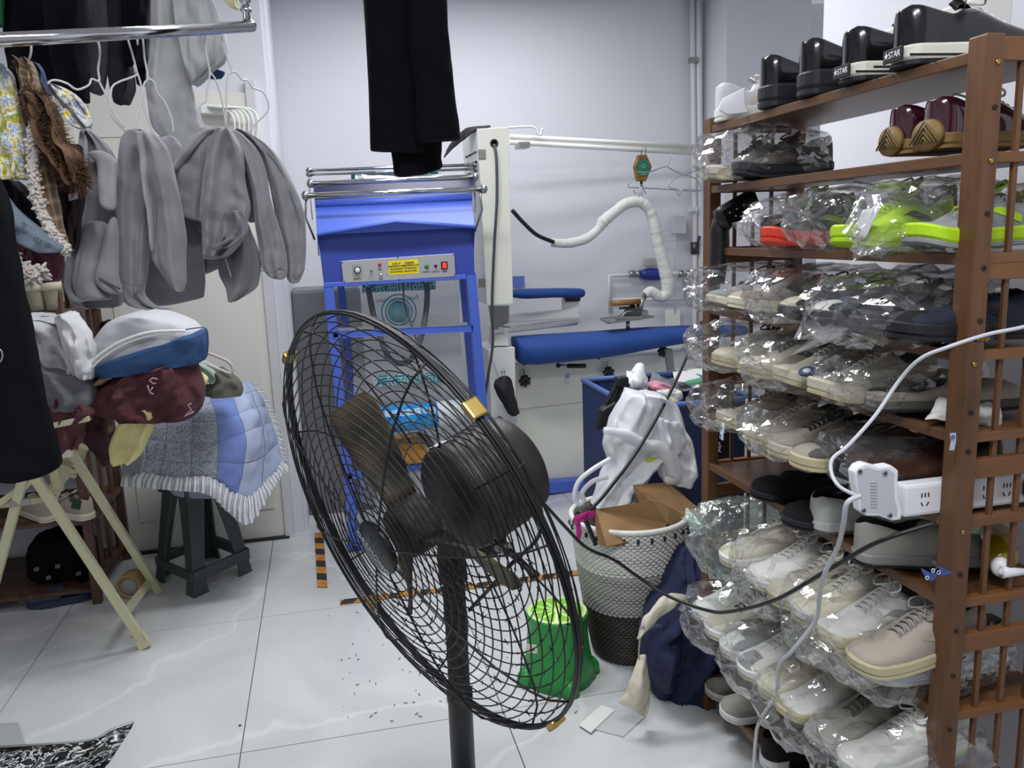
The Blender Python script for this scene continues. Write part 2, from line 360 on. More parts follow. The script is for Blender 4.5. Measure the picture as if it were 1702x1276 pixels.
mot = lathe('motor_housing', [(.03, -.085), (.09, -.087), (.099, -.095), (.102, -.11), (.102, -.215), (.096, -.238), (.08, -.25), (.03, -.255)], FC, mat('motor_black', '1b1a1e', .5, bump=.2, bs=150, col2='2b2828', vs=30), fan, 40, FN)
for h in (-.13, -.145, -.16, -.175, -.19): lathe('cooling_rib', [(.102, h - .003), (.1035, h - .002), (.1035, h + .002), (.102, h + .003)], FC, blackpl, mot, 40, FN)
tube('carry_knob', [fp(.09, PI / 2 + .5, -.11), fp(.13, PI / 2 + .55, -.11), fp(.14, PI / 2 + .55, -.108)], [.007, .007, .009], blackpl, fan)
plate('rating_sticker', [fp(.1035, PI / 2 + a, h) for a, h in ((.15, -.10), (.5, -.10), (.5, -.135), (.15, -.135))], .0006, whitep, mot, FU)
PB = Vector(px(768, 1230, Y=1.62)); PT = Vector((PB.x, PB.y, 1.0))
PT.z = px(757, 905, Y=1.62)[2]
pl = lathe('pole', [(.0235, .45), (.0235, PT.z - .0)], (PB.x, PB.y, 0), dust, fan, 24)
lathe('lower_pole', [(.0265, .03), (.0265, .5), (.0285, .51), (.0285, .53), (.024, .535)], (PB.x, PB.y, 0), blackpl, fan, 24)
lathe('base_plate', [(.235, .0), (.24, .008), (.23, .02), (.12, .03), (.05, .04), (.035, .07)], (PB.x, PB.y, 0), blackpl, fan, 40)
J = FC - FN * .17 + Vector((0, 0, -.118))
tube('neck_bracket', [(PB.x, PB.y, PT.z - .08), (PB.x, PB.y, PT.z), tuple((Vector((PB.x, PB.y, PT.z)) + J) / 2 + Vector((0, 0, -.0))), tuple(J), tuple(J + Vector((0, 0, .05)))], [.03, .03, .026, .03, .03], dust, fan, 14, sm=4)
cyl('tilt_bolt', J + FR * .06, J - FR * .06, .012, steel, fan)
tube('tilt_handle', [J + FR * .05, J + FR * .11 + Vector((0, 0, -.02)), J + FR * .13 + Vector((0, 0, -.03))], [.007, .006, .010], blackpl, fan)
tube('motor_cable', [fp(.08, PI - .3, -.25), fp(.10, PI - .5, -.30), fp(.14, -PI / 2, -.27), tuple(J + Vector((.03, 0, -.06))), (PB.x + .03, PB.y, PT.z - .15)], .004, blackpl, fan, 8, sm=6)
fz = []
rng = random.Random(4)
for k in range(420):
    P = FP if rng.random() < .4 else BP; r, h = rng.choice(arc(P, 25 if P is FP else 21)[6:]); a = -PI / 2 + rng.gauss(.15, .75); q = fp(r, a, h); 
    d = Vector((rng.uniform(-1, 1), rng.uniform(-1, 1), rng.uniform(-1.6, .4))) * rng.uniform(.002, .007)
    fz.append(([q - d, q, q + d], [.0004, rng.uniform(.0008, .0022), .0003], False))
tag(tubes('dust_tufts', fz, mat('lint', '2a2729', .95), fan, 5), kind='stuff')
# ---------------- blue film packing machine ----------------
YM = 3.86
bmach = thing('film_packing_machine', 'blue metal garment packing machine with sloped hood, silver control panel and chrome rollers', 'machine')
def m3(x, y, d=0): return px(x, y, Y=YM + d)
def quadbox(name, P, dep, m, par, bev=.003):
    'box whose front face passes through four photo points at depth YM+d'
    return plate(name, P, dep, m, par, (0, 1, 0), bev)
quadbox('front_panel', [m3(528, 388), m3(787, 372), m3(789, 462), m3(539, 478)], .04, blued, bmach)
quadbox('lower_lip', [m3(539, 470, -.012), m3(789, 455, -.012), m3(789, 463, -.012), m3(539, 478, -.012)], .03, bluem, bmach)
# sloped hood with a raised V edge
top = [m3(524, 342, .16), m3(784, 330, .16)]; e1 = [m3(527, 391, -.05), m3(658, 368, -.10), m3(790, 378, -.05)]
plate('hood', [top[0], e1[0], e1[1], e1[2], top[1]], .012, bluem, bmach, (0, .5, .85), .002)
tube('hood_roll_edge', [m3(524, 340, .15), m3(784, 328, .15)], .02, bluem, bmach, 14)
tube('hood_lip', e1, .006, bluem, bmach, 8)
plate('hood_side', [m3(524, 342, .16), m3(527, 391, -.05), m3(529, 425, -.0), m3(529, 425, .2)], .006, blued, bmach, (1, 0, 0))
plate('hood_side', [m3(784, 330, .16), m3(790, 378, -.05), m3(788, 412, -.0), m3(788, 412, .2)], .006, blued, bmach, (-1, 0, 0))
plate('film_trough', [m3(524, 345, .17), m3(784, 332, .17), m3(788, 292, .30), m3(520, 303, .30)], .02, mat('dark_blue_trough', '20264a', .4), bmach, (0, 1, 0))
for (a, b, d, r) in (((512, 325), (800, 314), -.02, .013), ((520, 305), (786, 294), .14, .012), ((518, 283), (786, 274), .3, .008), ((518, 290), (786, 281), .34, .007)):
    ro = tube('roller', [m3(*a, d), m3(*b, d)], r, chrome, bmach, 16)
    for s, q in ((-1, a), (1, b)):
        c = Vector(m3(*q, d)); tube('roller_end', [c, c + Vector((s * .02, 0, 0)), c + Vector((s * .028, 0, 0))], [r * 1.6, r * 1.6, r * .6], steel, ro, 12)
for xx, s in ((509, -1), (797, 1)):
    q = Vector(m3(xx, 322 if s < 0 else 312, -.02)); tube('bracket_arm', [q, q + Vector((s * .012, .02, -.1)), q + Vector((s * .0 - s * .02, .06, -.2))], .005, steel, bmach, 8)
    q2 = Vector(m3(519 if s < 0 else 785, 305 if s < 0 else 294, .14)); bar('roller_bracket', q2 + Vector((s * .012, 0, .0)), q2 + Vector((s * .012, .15, .07)), .004, .03, steel, bmach)
    bar('roller_bracket', q2 + Vector((s * .015, .02, .02)), q2 + Vector((s * .012, .05, -.16)), .004, .04, steel, bmach)
# silver control panel
cp = quadbox('control_panel', [m3(567, 434, -.014), m3(755, 421, -.014), m3(757, 459, -.014), m3(571, 470, -.014)], .014, mat('silver_panel', 'c2c3c6', .35, .6), bmach, .001)
pn = (0, -1, 0); pr = Vector(m3(755, 421)) - Vector(m3(567, 434)); pr.normalize(); pu = Vector((-pr.z, 0, pr.x))
ink = mat('panel_ink', '33343a', .6)
def knob(x, y, r, m, name, h=.012, ringm=None):
    c = Vector(m3(x, y, -.014))
    if ringm: lathe(name + '_ring', [(r * 1.35, 0), (r * 1.35, .003), (r, .004)], c, ringm, cp, 20, pn)
    return lathe(name, [(r, 0), (r, h * .7), (r * .8, h), (r * .2, h)], c, m, cp, 20, pn)
knob(594, 449, .012, mat('knob_white', 'd9d9d6', .4), 'dial', .02, blackpl)
plate('dial_scale', [m3(585, 440, -.015), m3(602, 439, -.015), m3(603, 459, -.015), m3(586, 460, -.015)], .0006, mat('dial_plate', 'a9abae', .4, .5), cp, (0, 1, 0))
knob(631, 440, .008, mat('red_button', 'b3202c', .35), 'red_button', .01)
knob(633, 456, .006, whitepl, 'small_dial', .012, blackpl); knob(617, 449, .006, steel, 'toggle_switch', .03)
knob(709, 443, .008, mat('green_button', '1f7a4a', .35), 'green_button', .01, mat('green_ring', '4c8c66', .4))
knob(724, 442, .007, blackpl, 'black_button', .01)
rc = Vector(m3(738.5, 441, -.018)); box('rocker_housing', rc, (.03, .01, .036), blackpl, cp, .002); 
rk = mat('lit_red_rocker', 'd01818', .3); rk.node_tree.nodes['Principled BSDF'].inputs['Emission Color'].default_value = (1, .05, .03, 1); rk.node_tree.nodes['Principled BSDF'].inputs['Emission Strength'].default_value = .9
box('rocker_switch', rc + Vector((0, -.006, 0)), (.018, .006, .025), rk, cp, .002)
yl = plate('warning_plate', [m3(645, 434, -.016), m3(695, 430.5, -.016), m3(696, 454, -.016), m3(647, 457, -.016)], .001, mat('yellow_plate', 'e3cf1c', .45), cp, (0, 1, 0))
text('lettering', '\u8bf4 \u660e \u4e66      \u6ce8\u610f\u4e8b\u9879', m3(670, 437.5, -.0175), pr, pu, .011, ink, cp)
for q in range(6): text('lettering', ('\u63a5\u901a\u7535\u6e90\u9884\u70ed\u4e94\u5206\u949f', '\u8c03\u8282\u6e29\u5ea6\u81f3\u5408\u9002', '\u4f7f\u7528\u540e\u5173\u95ed\u7535\u6e90')[q % 3], m3(659 + 23 * (q // 3), 442.3 + (q % 3) * 4.6 - (q // 3) * 1.5, -.0175), pr, pu, .0085, ink, cp)
for t_, x, y in (('\u6e29\u5ea6\u8c03\u8282', 594, 463.5), ('\u52a0\u70ed', 631, 448), ('\u5173\u95ed', 633, 463.5), ('\u70ed\u98ce\u5f00\u5173', 709, 452), ('\u5207\u65ad\u5f00\u5173', 724, 451.5), ('\u7535\u6e90', 739, 451)): text('lettering', t_, m3(x, y, -.0155), pr, pu, .009, ink, cp)
for x, y in ((569, 436), (753.5, 423), (755.5, 457), (573, 468), (661, 428), (664, 464.5)): lathe('screw', [(.003, 0), (.003, .002), (.001, .003)], m3(x, y, -.014), ink, cp, 10, pn)
# frame legs and shelf rails
def fbar(a, b, wd=.045, dp=.03, d=0, n='leg', m=bluem): return bar(n, m3(*a, d), m3(*b, d), wd, dp, m, bmach, .003)
fbar((546, 476), (590, 905)); fbar((782, 455), (812, 800)); 
fbar((566, 470), (604, 830), .035, .03, .42); fbar((768, 455), (795, 750), .035, .03, .42)
fbar((553, 556), (786, 545), .03, .03, .0, 'cross_rail'); fbar((560, 548), (776, 538), .014, .03, .2, 'cross_rail', creamp)
fbar((578, 790), (806, 762), .035, .03, 0, 'cross_rail')
# clear film sheet with teal print hanging behind the rails, reversed as seen from the back
pf = film('packing_film', (.88, .9, .9), .42, .04, .35, .15, 12, .25, (.50, .52, .53))
fs = patch('film_sheet', [[(590, 284, 4.2), (650, 290, 4.2), (735, 288, 4.2)], [(590, 340, 4.1), (650, 338, 4.1), (740, 335, 4.1)], [(575, 460, 4.12), (660, 455, 4.13), (762, 450, 4.12)], [(585, 570, 4.15), (670, 560, 4.16), (765, 555, 4.15)], [(590, 700, 4.1), (680, 690, 4.1), (778, 680, 4.1)], [(600, 840, 4.1), (690, 830, 4.1), (788, 810, 4.1)]], pf, bmach, 24, 40, 0, wr=.01, ws=8)
teal = mat('teal_print', '2f93a5', .5); whiteink = mat('white_print', 'cfe6ea', .5)
for cx, cy, ww, sx in ((663, 478, 122, 1), (656, 293, 145, 1), (680, 632, 110, 1)):
    dd = .235 if cy > 400 else .36
    plate('printed_band', [m3(cx - ww / 2, cy - 8, dd), m3(cx + ww / 2, cy - 13, dd), m3(cx + ww / 2, cy + 3, dd), m3(cx - ww / 2, cy + 8, dd)], .0008, teal, bmach, (0, 1, 0))
    text('lettering', '\u7cbe\u54c1\u56fd\u9645\u6d17\u8863', m3(cx, cy - 2, dd - .003), -pr, pu, .062, whiteink, bmach)
for r_ in (.085, .065): tube('printed_ring', [Vector(m3(663, 518, .24)) + Vector((math.cos(a) * r_, 0, math.sin(a) * r_)) for a in np.linspace(0, 2 * PI, 40)[:-1]], .003, teal, bmach, 5, True)
lathe('printed_disc', [(.055, 0), (.055, .001)], m3(663, 518, .24), mat('teal_print_pale', '86bcc4', .6), bmach, 24, pn)
text('lettering', 'Fashion dry-clean', m3(660, 497, .235), -pr, pu, .03, teal, bmach)
hose = mat('grey_rubber_hose', '55595c', .55)
tube('air_hose', [m3(612, 478, .12), m3(620, 520, .1), m3(632, 560, .1), m3(650, 598, .1), m3(680, 600, .1), m3(700, 560, .1), m3(709, 510, .12), m3(710, 470, .12)], .014, hose, bmach, 12, sm=8)
tube('wire_lead', [m3(671, 470, .1), m3(672, 505, .1), m3(684, 540, .1), m3(700, 580, .1), m3(735, 620, .1)], .004, hose, bmach, 8, sm=6)
# roll of film on its spindle
ax = Vector(m3(770, 684, .02)) - Vector(m3(590, 702, .02)); ax.normalize()
rc = Vector(m3(590, 702, -.06)); L_ = (Vector(m3(768, 684, -.06)) - rc).length
sr = mat('silver_film_roll', 'e2e8ea', .2, .1, bump=.2, bs=70); cyl('film_roll', rc, rc + ax * L_, .062, sr, bmach, 36)
cyl('roll_wrapper', rc + ax * L_ * .18, rc + ax * L_ * .76, .064, mat('blue_printed_wrap', '1466c0', .2, col2='3aa6d8', vs=26), bmach, 36)
text('lettering', '\u9ad8\u7ea7\u5305\u88c5\u819c\u4e13\u7528', rc + ax * L_ * .5 + Vector((0, -.055, .034)), ax, (0, .5, 1), .035, mat('wrap_print', 'd7ecf4', .4), bmach)
cyl('spindle', rc - ax * .06, rc + ax * (L_ + .06), .008, steel, bmach, 12)
plate('foot_plate', [m3(578, 900, 0), m3(606, 905, 0), m3(606, 915, 0), m3(578, 915, 0)], .08, bluem, bmach, (0, 1, 0))
bar('foot_rail', m3(592, 908, 0), tuple(Vector(m3(592, 908, 0)) + Vector((0, .45, 0))), .05, .04, bluem, bmach); bar('foot_rail', m3(818, 858, 0) , tuple(Vector(m3(818, 858, 0)) + Vector((0, .45, 0))), .05, .04, bluem, bmach)
# orange and dark box on the machine's shelf, tall grey box added as backing
tag(box('film_box', m3(655, 748, .05), (.30, .2, .10), mat('brown_card_box', '6b5a3a', .7, col2='b97f24', vs=9), None, .004), 'brown and orange box lying under the film roll behind the fan', 'box')
tag(box('grey_backing_box', px(558, 700, Y=4.62), (.36, .3, 1.5), mat('backing_grey', '77787c', .5), None, .02), 'tall plain grey box standing behind the left leg of the blue machine', 'case')

# ---------------- ironing station ----------------
YI = 4.45
iron = thing('ironing_station', 'white steel ironing station with blue padded boards, black knobs and a blue foot bar', 'machine')
cb = thing('control_cabinet', 'tall narrow white steel cabinet with two hinges and a cable hole, above the ironing station', 'cabinet')
yc = 4.05
A = [px(793, 214, Y=yc), px(845, 211, Y=yc), px(853, 505, Y=yc), px(812, 507, Y=yc)]
A[3][0] = A[0][0] + .012
plate('front_door', A, .02, creamp, cb, (0, 1, 0), .003)
B = [q + np.array([.006, .0, 0]) for q in A]; B[1] = A[1] - np.array([.006, 0, 0]); B[2] = A[2] - np.array([.006, 0, 0])
sd = px(762, 232, Y=yc + .42)
plate('body', [q + np.array([0, .022, 0]) for q in B], .44, whitep, cb, (0, 1, 0), .002)
for yy in (256, 470): 
    c = px(801, yy, Y=yc - .004); hg = box('hinge', c, (.036, .008, .045), steel, cb, .001)
    for s in (-.01, .01): lathe('screw', [(.003, 0), (.002, .002)], (c[0] + s, c[1] - .004, c[2] + .01), chrome, hg, 8, pn)
lathe('cable_grommet', [(.02, 0), (.02, .006), (.012, .008), (.011, -.0)], px(821, 238, Y=yc), blackpl, cb, 20, pn)
for r_ in range(3):
    for c_ in range(4):
        q = np.array([A[0][0] + .003, yc + .1 + c_ * .08, A[0][2] - .1 - r_ * .045]); box('vent_slot', q, (.008, .045, .006), mat('slot_dark', '3c3d3f', .7), cb, .001)
tag(tube('power_cable', [px(821, 240, Y=yc - .012), px(825, 262, Y=yc - .03), px(826, 330, Y=yc - .03), px(822, 400, Y=yc - .03), px(818, 500, Y=yc - .03), px(819, 570, Y=yc - .02), px(812, 620, Y=yc - .02), px(806, 660, Y=yc + .1)], .007, mat('grey_cable', '46474c', .5), None, 8, sm=6), 'dark cable running down from the cabinet hole along its door', 'cable')
tag(patch('black_cloth', [[(762, 222, 4.3), (790, 213, 4.3), (815, 209, 4.3)], [(748, 240, 4.25), (775, 215, 4.2), (813, 211, 4.1)], [(738, 262, 4.2), (760, 240, 4.2), (790, 216, 4.1)]], mat('black_cloth', '14141a', .9), None, 20, 20, .006), 'black cloth thrown over the top corner of the white cabinet', 'cloth')
# post, arms and boards
plate('post', [px(820, 545, Y=4.2), px(846, 545, Y=4.2), px(846, 575, Y=4.2), px(818, 575, Y=4.2)], .1, whitep, iron, (0, 1, 0), .004)
cyl('post_collar', px(833, 552, Y=4.26), px(833, 543, Y=4.26), .05, blackpl, iron)
plate('side_housing', [px(812, 582, Y=4.2), px(826, 577, Y=4.2), px(856, 577, Y=4.2), px(858, 690, Y=4.2), px(880, 800, Y=4.3), px(822, 805, Y=4.3)], .30, whitep, iron, (0, 1, 0), .004)
hk = lathe('keyhole_hook', [(.01, 0), (.01, .004)], px(836, 617, Y=4.195), steel, iron, 14, pn); cyl('hook_stem', px(836, 617, Y=4.19), px(838, 636, Y=4.18), .006, steel, iron)
ub = mat('blue_board_cloth', '1d468f', .75, bump=.12, bs=300, var=.1, vs=5)
loft('padded_board', [(852, 560, 860, 603, 4.28, .10), (862, 559, 880, 604, 4.29, .14), (900, 557, 905, 602, 4.33, .17), (1000, 551, 1000, 591, 4.42, .19), (1080, 545, 1080, 577, 4.50, .17), (1165, 541, 1165, 563, 4.58, .13), (1240, 540, 1240, 556, 4.64, .07)], ub, iron, th=.15, folds=(2, .0, .1), wr=.003, nu=28, nv=48)
loft('small_padded_board', [(842, 482, 842, 492, 4.55, .05), (870, 480, 870, 496, 4.56, .09), (920, 479, 920, 494, 4.6, .09), (960, 479, 960, 495, 4.64, .07), (970, 481, 970, 490, 4.65, .04)], ub, iron, folds=(2, .02, .1), wr=.002, nu=24, nv=30)
plate('board_arm', [px(938, 497, Y=4.62), px(962, 497, Y=4.62), px(964, 520, Y=4.62), px(938, 518, Y=4.62)], .06, whitep, iron, (0, 1, 0), .004); box('arm_pad', px(950, 496, Y=4.63), (.09, .06, .03), blackpl, iron)
plate('arm_bar', [px(842, 523, Y=4.6), px(958, 514, Y=4.62), px(966, 528, Y=4.62), px(842, 536, Y=4.6)], .06, whitep, iron, (0, 1, 0), .004)
plate('chrome_tray_rail', [px(820, 548, Y=4.16), px(960, 529, Y=4.5), px(965, 534, Y=4.5), px(960, 540, Y=4.5), px(820, 556, Y=4.16)], .05, chrome, iron, (0, 1, 0), .004)
plate('steel_shelf', [px(846, 508, Y=4.2), px(846, 536, Y=4.2), px(818, 550, Y=4.2), px(812, 508, Y=4.2)], .01, steel, iron, (0, 1, 0))
plate('body_panel', [px(857, 603, Y=4.40), px(1020, 592, Y=4.52), px(1016, 662, Y=4.52), px(858, 680, Y=4.40)], .02, creamp, iron, (0, 1, 0), .003)
plate('body_lower', [px(858, 682, Y=4.42), px(1060, 660, Y=4.56), px(1060, 785, Y=4.56), px(862, 801, Y=4.44)], .35, creamp, iron, (0, 1, 0), .003)
plate('body_right', [px(1020, 594, Y=4.56), px(1170, 580, Y=4.66), px(1170, 640, Y=4.66), px(1018, 640, Y=4.56)], .25, whitep, iron, (0, 1, 0), .003)
plate('leg_plate', [px(1106, 580, Y=4.5), px(1118, 580, Y=4.5), px(1122, 622, Y=4.5), px(1112, 622, Y=4.5)], .03, mat('grey_green_metal', '8f968c', .5), iron, (0, 1, 0), .002)
plate('plinth', [px(862, 802, Y=4.42), px(1062, 784, Y=4.54), px(1062, 792, Y=4.54), px(862, 810, Y=4.42)], .3, blackpl, iron, (0, 1, 0))
plate('foot_bar', [px(862, 806, Y=4.34), px(1062, 790, Y=4.46), px(1062, 806, Y=4.46), px(862, 826, Y=4.34)], .08, bluem, iron, (0, 1, 0), .004)
for x, y in ((871, 632), (1010, 618), (1100, 583)):
    yk = 4.385 + (x - 860) * .0007; st = box('slot_plate', px(x, y - 4, Y=yk), (.014, .006, .1), steel, iron, .004)
    lathe('star_knob', [(.02, .006), (.031, .01), (.033, .02), (.026, .03), (.006, .032)], px(x, y, Y=yk), blackpl, iron, 48, pn, fn=lambda r, h, a: r * (1 + .13 * math.cos(7 * a)))
c1, c2 = px(928, 607, Y=4.36), px(973, 608, Y=4.37); cyl('lever_shaft', c1, px(945, 608, Y=4.36), .008, steel, iron, 12); cyl('lever_grip', px(944, 608, Y=4.36), c2, .013, blackpl, iron, 16); cyl('lever_pivot', px(928, 607, Y=4.38), px(928, 607, Y=4.34), .014, blackpl, iron, 14)
for x in (871, 935, 995): lathe('board_foot', [(.008, 0), (.012, .015), (.004, .03)], px(x, 607 - (x - 870) * .08, Y=4.36), blackpl, iron, 12)
tag(patch('printed_scrap', [[(940, 621, 4.355), (947, 619, 4.355)], [(939, 629, 4.35), (946, 628, 4.35)]], mat('scrap_blue', '9fbfd8', .6, col2='2f66a8', vs=200), None, 8, 8, .001), 'tiny blue and white paper scrap on a thread below the lever', 'scrap')
tag(patch('black_pouch', [[(826, 632, 4.14), (840, 625, 4.12), (848, 632, 4.14)], [(822, 640, 4.12), (838, 648, 4.09), (852, 650, 4.12)], [(836, 668, 4.13), (848, 668, 4.09), (857, 672, 4.12)], [(846, 684, 4.14), (854, 690, 4.11), (861, 686, 4.13)]], mat('black_nylon', '15161a', .7, bump=.3, bs=80), None, 24, 30, .02), 'black nylon pouch hanging from the key hook beside the blue board', 'pouch')
# overhead rods
rods = thing('overhead_rail', 'pair of long white rods reaching right from the white cabinet', 'rail')
cyl('rod', px(846, 227, Y=4.35), px(1200, 246, Y=4.72), .013, whitep, rods); cyl('rod', px(846, 236, Y=4.35), px(1200, 257, Y=4.72), .014, whitep, rods)
cyl('lower_rod', px(846, 231, Y=4.6), px(1200, 252, Y=4.9), .018, whitep, rods)
box('rod_bracket', px(868, 242, Y=4.38), (.06, .1, .03), steel, rods)
tube('rod_hook', [px(846, 212, Y=4.3), px(886, 211, Y=4.3), px(893, 222, Y=4.3), px(899, 224, Y=4.3), px(901, 213, Y=4.3)], .006, whitep, rods, 8, sm=4)
# pale blue tag on the wall
tag(box('blue_wall_plate', px(862, 468, Y=5.09), (.075, .012, .07), mat('pale_blue_plate', '6079c9', .5), None, .002), 'small blue plate on the wall behind the white cabinet', 'plate')
# spring balancer, clip, padded hose, iron
bal = thing('spring_balancer', 'brass coloured hexagonal spring balancer with a green dial face hanging from the white rods', 'balancer')
yb = 4.5
def pb(x, y, d=0): return px(x, y, Y=yb + d)
plate('housing', [pb(1062, 257), pb(1075, 257), pb(1084, 277), pb(1074, 301), pb(1060, 301), pb(1055, 277)], .035, mat('worn_brass', '9c7c3c', .4, .7, col2='6b5a34', vs=40), bal, (0, 1, 0), .004)
plate('green_label', [pb(1064, 266, -.002), pb(1075, 266, -.002), pb(1080, 277, -.002), pb(1075, 292, -.002), pb(1062, 292, -.002), pb(1059, 277, -.002)], .001, mat('green_label', '1d6b57', .5), bal, (0, 1, 0))
gp = mat('pale_print', 'b9d8cc', .6)
tube('label_ring', [Vector(pb(1069.5, 276, -.004)) + Vector((math.cos(a) * .010, 0, math.sin(a) * .010)) for a in np.linspace(0, 6.28, 17)[:-1]], .001, gp, bal, 5, True)
text('lettering', 'SPRING BALANCER', pb(1069.5, 286, -.003), (1, 0, -.05), (0, 0, 1), .0085, gp, bal)
text('lettering', '0.6-1.5kg', pb(1069.5, 289.5, -.003), (1, 0, -.05), (0, 0, 1), .0085, gp, bal)
tube('hanging_loop', [pb(1066, 259, .02), pb(1066, 245, .02), pb(1073, 245, .02), pb(1073, 259, .02)], .003, steel, bal, 8)
cyl('stop_ball', pb(1066, 301, .01), pb(1066, 306, .01), .008, mat('dark_red', '3a1014', .5), bal, 14)
tube('double_hook', [pb(1053, 314, .01), pb(1055, 321, .01), pb(1060, 319, .01), pb(1066, 306, .01), pb(1071, 318, .01), pb(1074, 322, .01)], .0025, steel, bal, 7, sm=3)
tube('snap_hook', [pb(1066, 306, .01), pb(1064, 320, .01), pb(1061, 336, .01), pb(1064, 338, .01), pb(1068, 320, .01), pb(1067, 308, .01)], .0028, steel, bal, 7)
hc = mat('quilted_white_cover', 'd4d5d0', .75, bump=1.0, bs=38, var=.06, vs=30)
hs = thing('steam_hose', 'steam hose in a crumpled white fabric sleeve arching up to the spring balancer', 'hose')
tube('bare_hose', [px(852, 350, Y=4.3), px(868, 368, Y=4.35), px(892, 390, Y=4.42), px(920, 402, Y=4.47)], .011, blackpl, hs, 12, sm=6)
HP = [(917, 403), (945, 404), (975, 396), (995, 380), (1003, 368), (1022, 352), (1042, 338), (1064, 336), (1080, 350), (1089, 378), (1094, 405), (1103, 440), (1110, 470), (1108, 488), (1096, 493), (1082, 484), (1072, 490)]
hr = [.024, .026, .027, .024, .034, .030, .030, .030, .031, .034, .033, .036, .038, .035, .032, .030, .024]
pts = smoothpts([px(x, y, Y=4.5) for x, y in HP], 9); rr = np.interp(np.linspace(0, 16, len(pts)), range(17), hr); rg = random.Random(3)
tube('fabric_sleeve', pts, [float(r) * (1 + .02 * math.sin(i * 1.3) + rg.uniform(-.05, .05)) for i, r in enumerate(rr)], hc, hs, 18)
ir = thing('steam_iron', 'steam iron with a wooden handle resting on a metal tray', 'iron')
cyl('wooden_handle', px(1016, 504, Y=4.44), px(1063, 501, Y=4.48), .017, mat('light_wood_handle', '9b6a3c', .45, var=.3, vs=6, wood=(2, 12, 12)), ir, 18)
cyl('steam_inlet', px(1072, 490, Y=4.5), px(1062, 515, Y=4.47), .014, steel, ir, 14)
plate('soleplate', [px(1022, 532, Y=4.42), px(1052, 516, Y=4.5), px(1078, 521, Y=4.52), px(1066, 532, Y=4.42)], .02, steel, ir, (0, 0, 1), .004)
plate('body_cover', [px(1035, 527, Y=4.44), px(1052, 512, Y=4.5), px(1070, 514, Y=4.5), px(1062, 527, Y=4.44)], .04, mat('dark_steel', '5c5a56', .35, .9), ir, (0, 0, 1), .01)
tube('trigger', [px(1030, 512, Y=4.44), px(1046, 511, Y=4.46), px(1054, 524, Y=4.46)], .008, blackpl, ir, 10); tube('steam_pipe', [px(1033, 526, Y=4.43), px(1044, 517, Y=4.44), px(1058, 520, Y=4.46), px(1056, 505, Y=4.46)], .006, steel, ir, 8, sm=4)
ty_ = thing('iron_tray', 'shallow metal tray under the steam iron, above the blue board', 'tray')
TP = [Vector(px(1000, 527, Y=4.47)), Vector(px(1070, 520, Y=4.62)), Vector(px(1086, 531, Y=4.5)), Vector(px(1012, 540, Y=4.34))]
for p in TP: p.z = TP[0].z - .01
plate('tray_base', TP, .004, steel, ty_, (0, 0, 1))
for k in range(4): bar('tray_rim', TP[k], TP[(k + 1) % 4], .016, .01, steel, ty_, up=(0, 0, 1))
cyl('tray_stem', (TP[0] + TP[2]) / 2, (TP[0] + TP[2]) / 2 - Vector((0, 0, .09)), .012, steel, ty_)
# wire hangers on the rods
def hanger(pts, r, m, label, grp, Y, cat='hanger', sm=3, dY=None):
    o = tube('wire_hanger', [px(p[0], p[1], Y=(p[2] if len(p) > 2 else Y)) for p in pts], r, m, None, 7, sm=sm); return tag(o, label, cat, grp)
gw = mat('grey_wire', 'a9abae', .35, .5)
hanger([(1116, 253), (1112, 268), (1108, 276), (1098, 279), (1082, 285), (1060, 290), (1046, 303), (1045, 311), (1060, 312), (1100, 314), (1140, 317), (1163, 317), (1164, 308), (1155, 296), (1130, 288), (1112, 279), (1110, 276)], .0035, gw, 'grey wire hanger on the white rods, its left end behind the brass balancer', 'hangers on the white rods', 4.55)
hanger([(1176, 262), (1172, 276), (1150, 286), (1124, 295), (1111, 310), (1125, 315), (1127, 323), (1133, 323), (1136, 315), (1200, 318)], .0035, gw, 'grey wire hanger with a curled hook, partly behind the left post of the shoe rack', 'hangers on the white rods', 4.5)
# wall pipes and valves
pipes = thing('wall_piping', 'white plastic wall pipes with a blue valve body and metal couplings', 'pipe')
pp = mat('pvc_white', 'd6d7d8', .35); YP = 5.06
def pw(x, y, d=0): return px(x, y, Y=YP + d)
tube('vertical_pipe', [pw(1150, -20), pw(1152, 150), pw(1155, 400), pw(1154, 530), pw(1156, 640)], .016, pp, pipes, 12); tube('vertical_pipe', [pw(1161, -20), pw(1162, 150), pw(1165, 400), pw(1166, 620)], .02, pp, pipes, 12)
for y in (100, 348): 
    c = Vector(pw(1152, y, -.01)); box('pipe_clamp', c, (.05, .045, .03), steel if y < 200 else pp, pipes)
tube('branch_pipe', [pw(1015, 520), pw(1013, 458), pw(1062, 456)], .014, pp, pipes, 12); tube('branch_pipe', [pw(1098, 455), pw(1154, 453)], .014, pp, pipes, 12)
tube('branch_pipe', [pw(1012, 498), pw(1155, 496)], .011, pp, pipes, 12); tube('thin_pipe', [pw(1122, 520), pw(1122, 390), pw(1098, 392)], .005, pp, pipes, 8)
for x in (1046, 1056, 1128, 1140): cyl('coupling', pw(x, 456), pw(x + 7, 455), .026, steel, pipes, 6)
box('valve_head', pw(1084, 435), (.1, .06, .05), mat('valve_grey', 'aab0ac', .5), pipes, .006)
loft('valve_body', [(1062, 452, 1062, 461, YP, .03), (1070, 447, 1070, 465, YP, .05), (1092, 446, 1092, 466, YP, .05), (1099, 452, 1099, 461, YP, .03)], mat('valve_blue', '27328a', .35), pipes, folds=(1, 0, 0), wr=0, nu=18, nv=14)
cyl('stop_valve', pw(1155, 402), pw(1155, 422), .028, mat('dark_bronze', '55524c', .4, .8), pipes, 12); bar('valve_lever', pw(1158, 412, -.03), pw(1163, 392, -.04), .014, .01, mat('lever_blue', '262b52', .5), pipes)
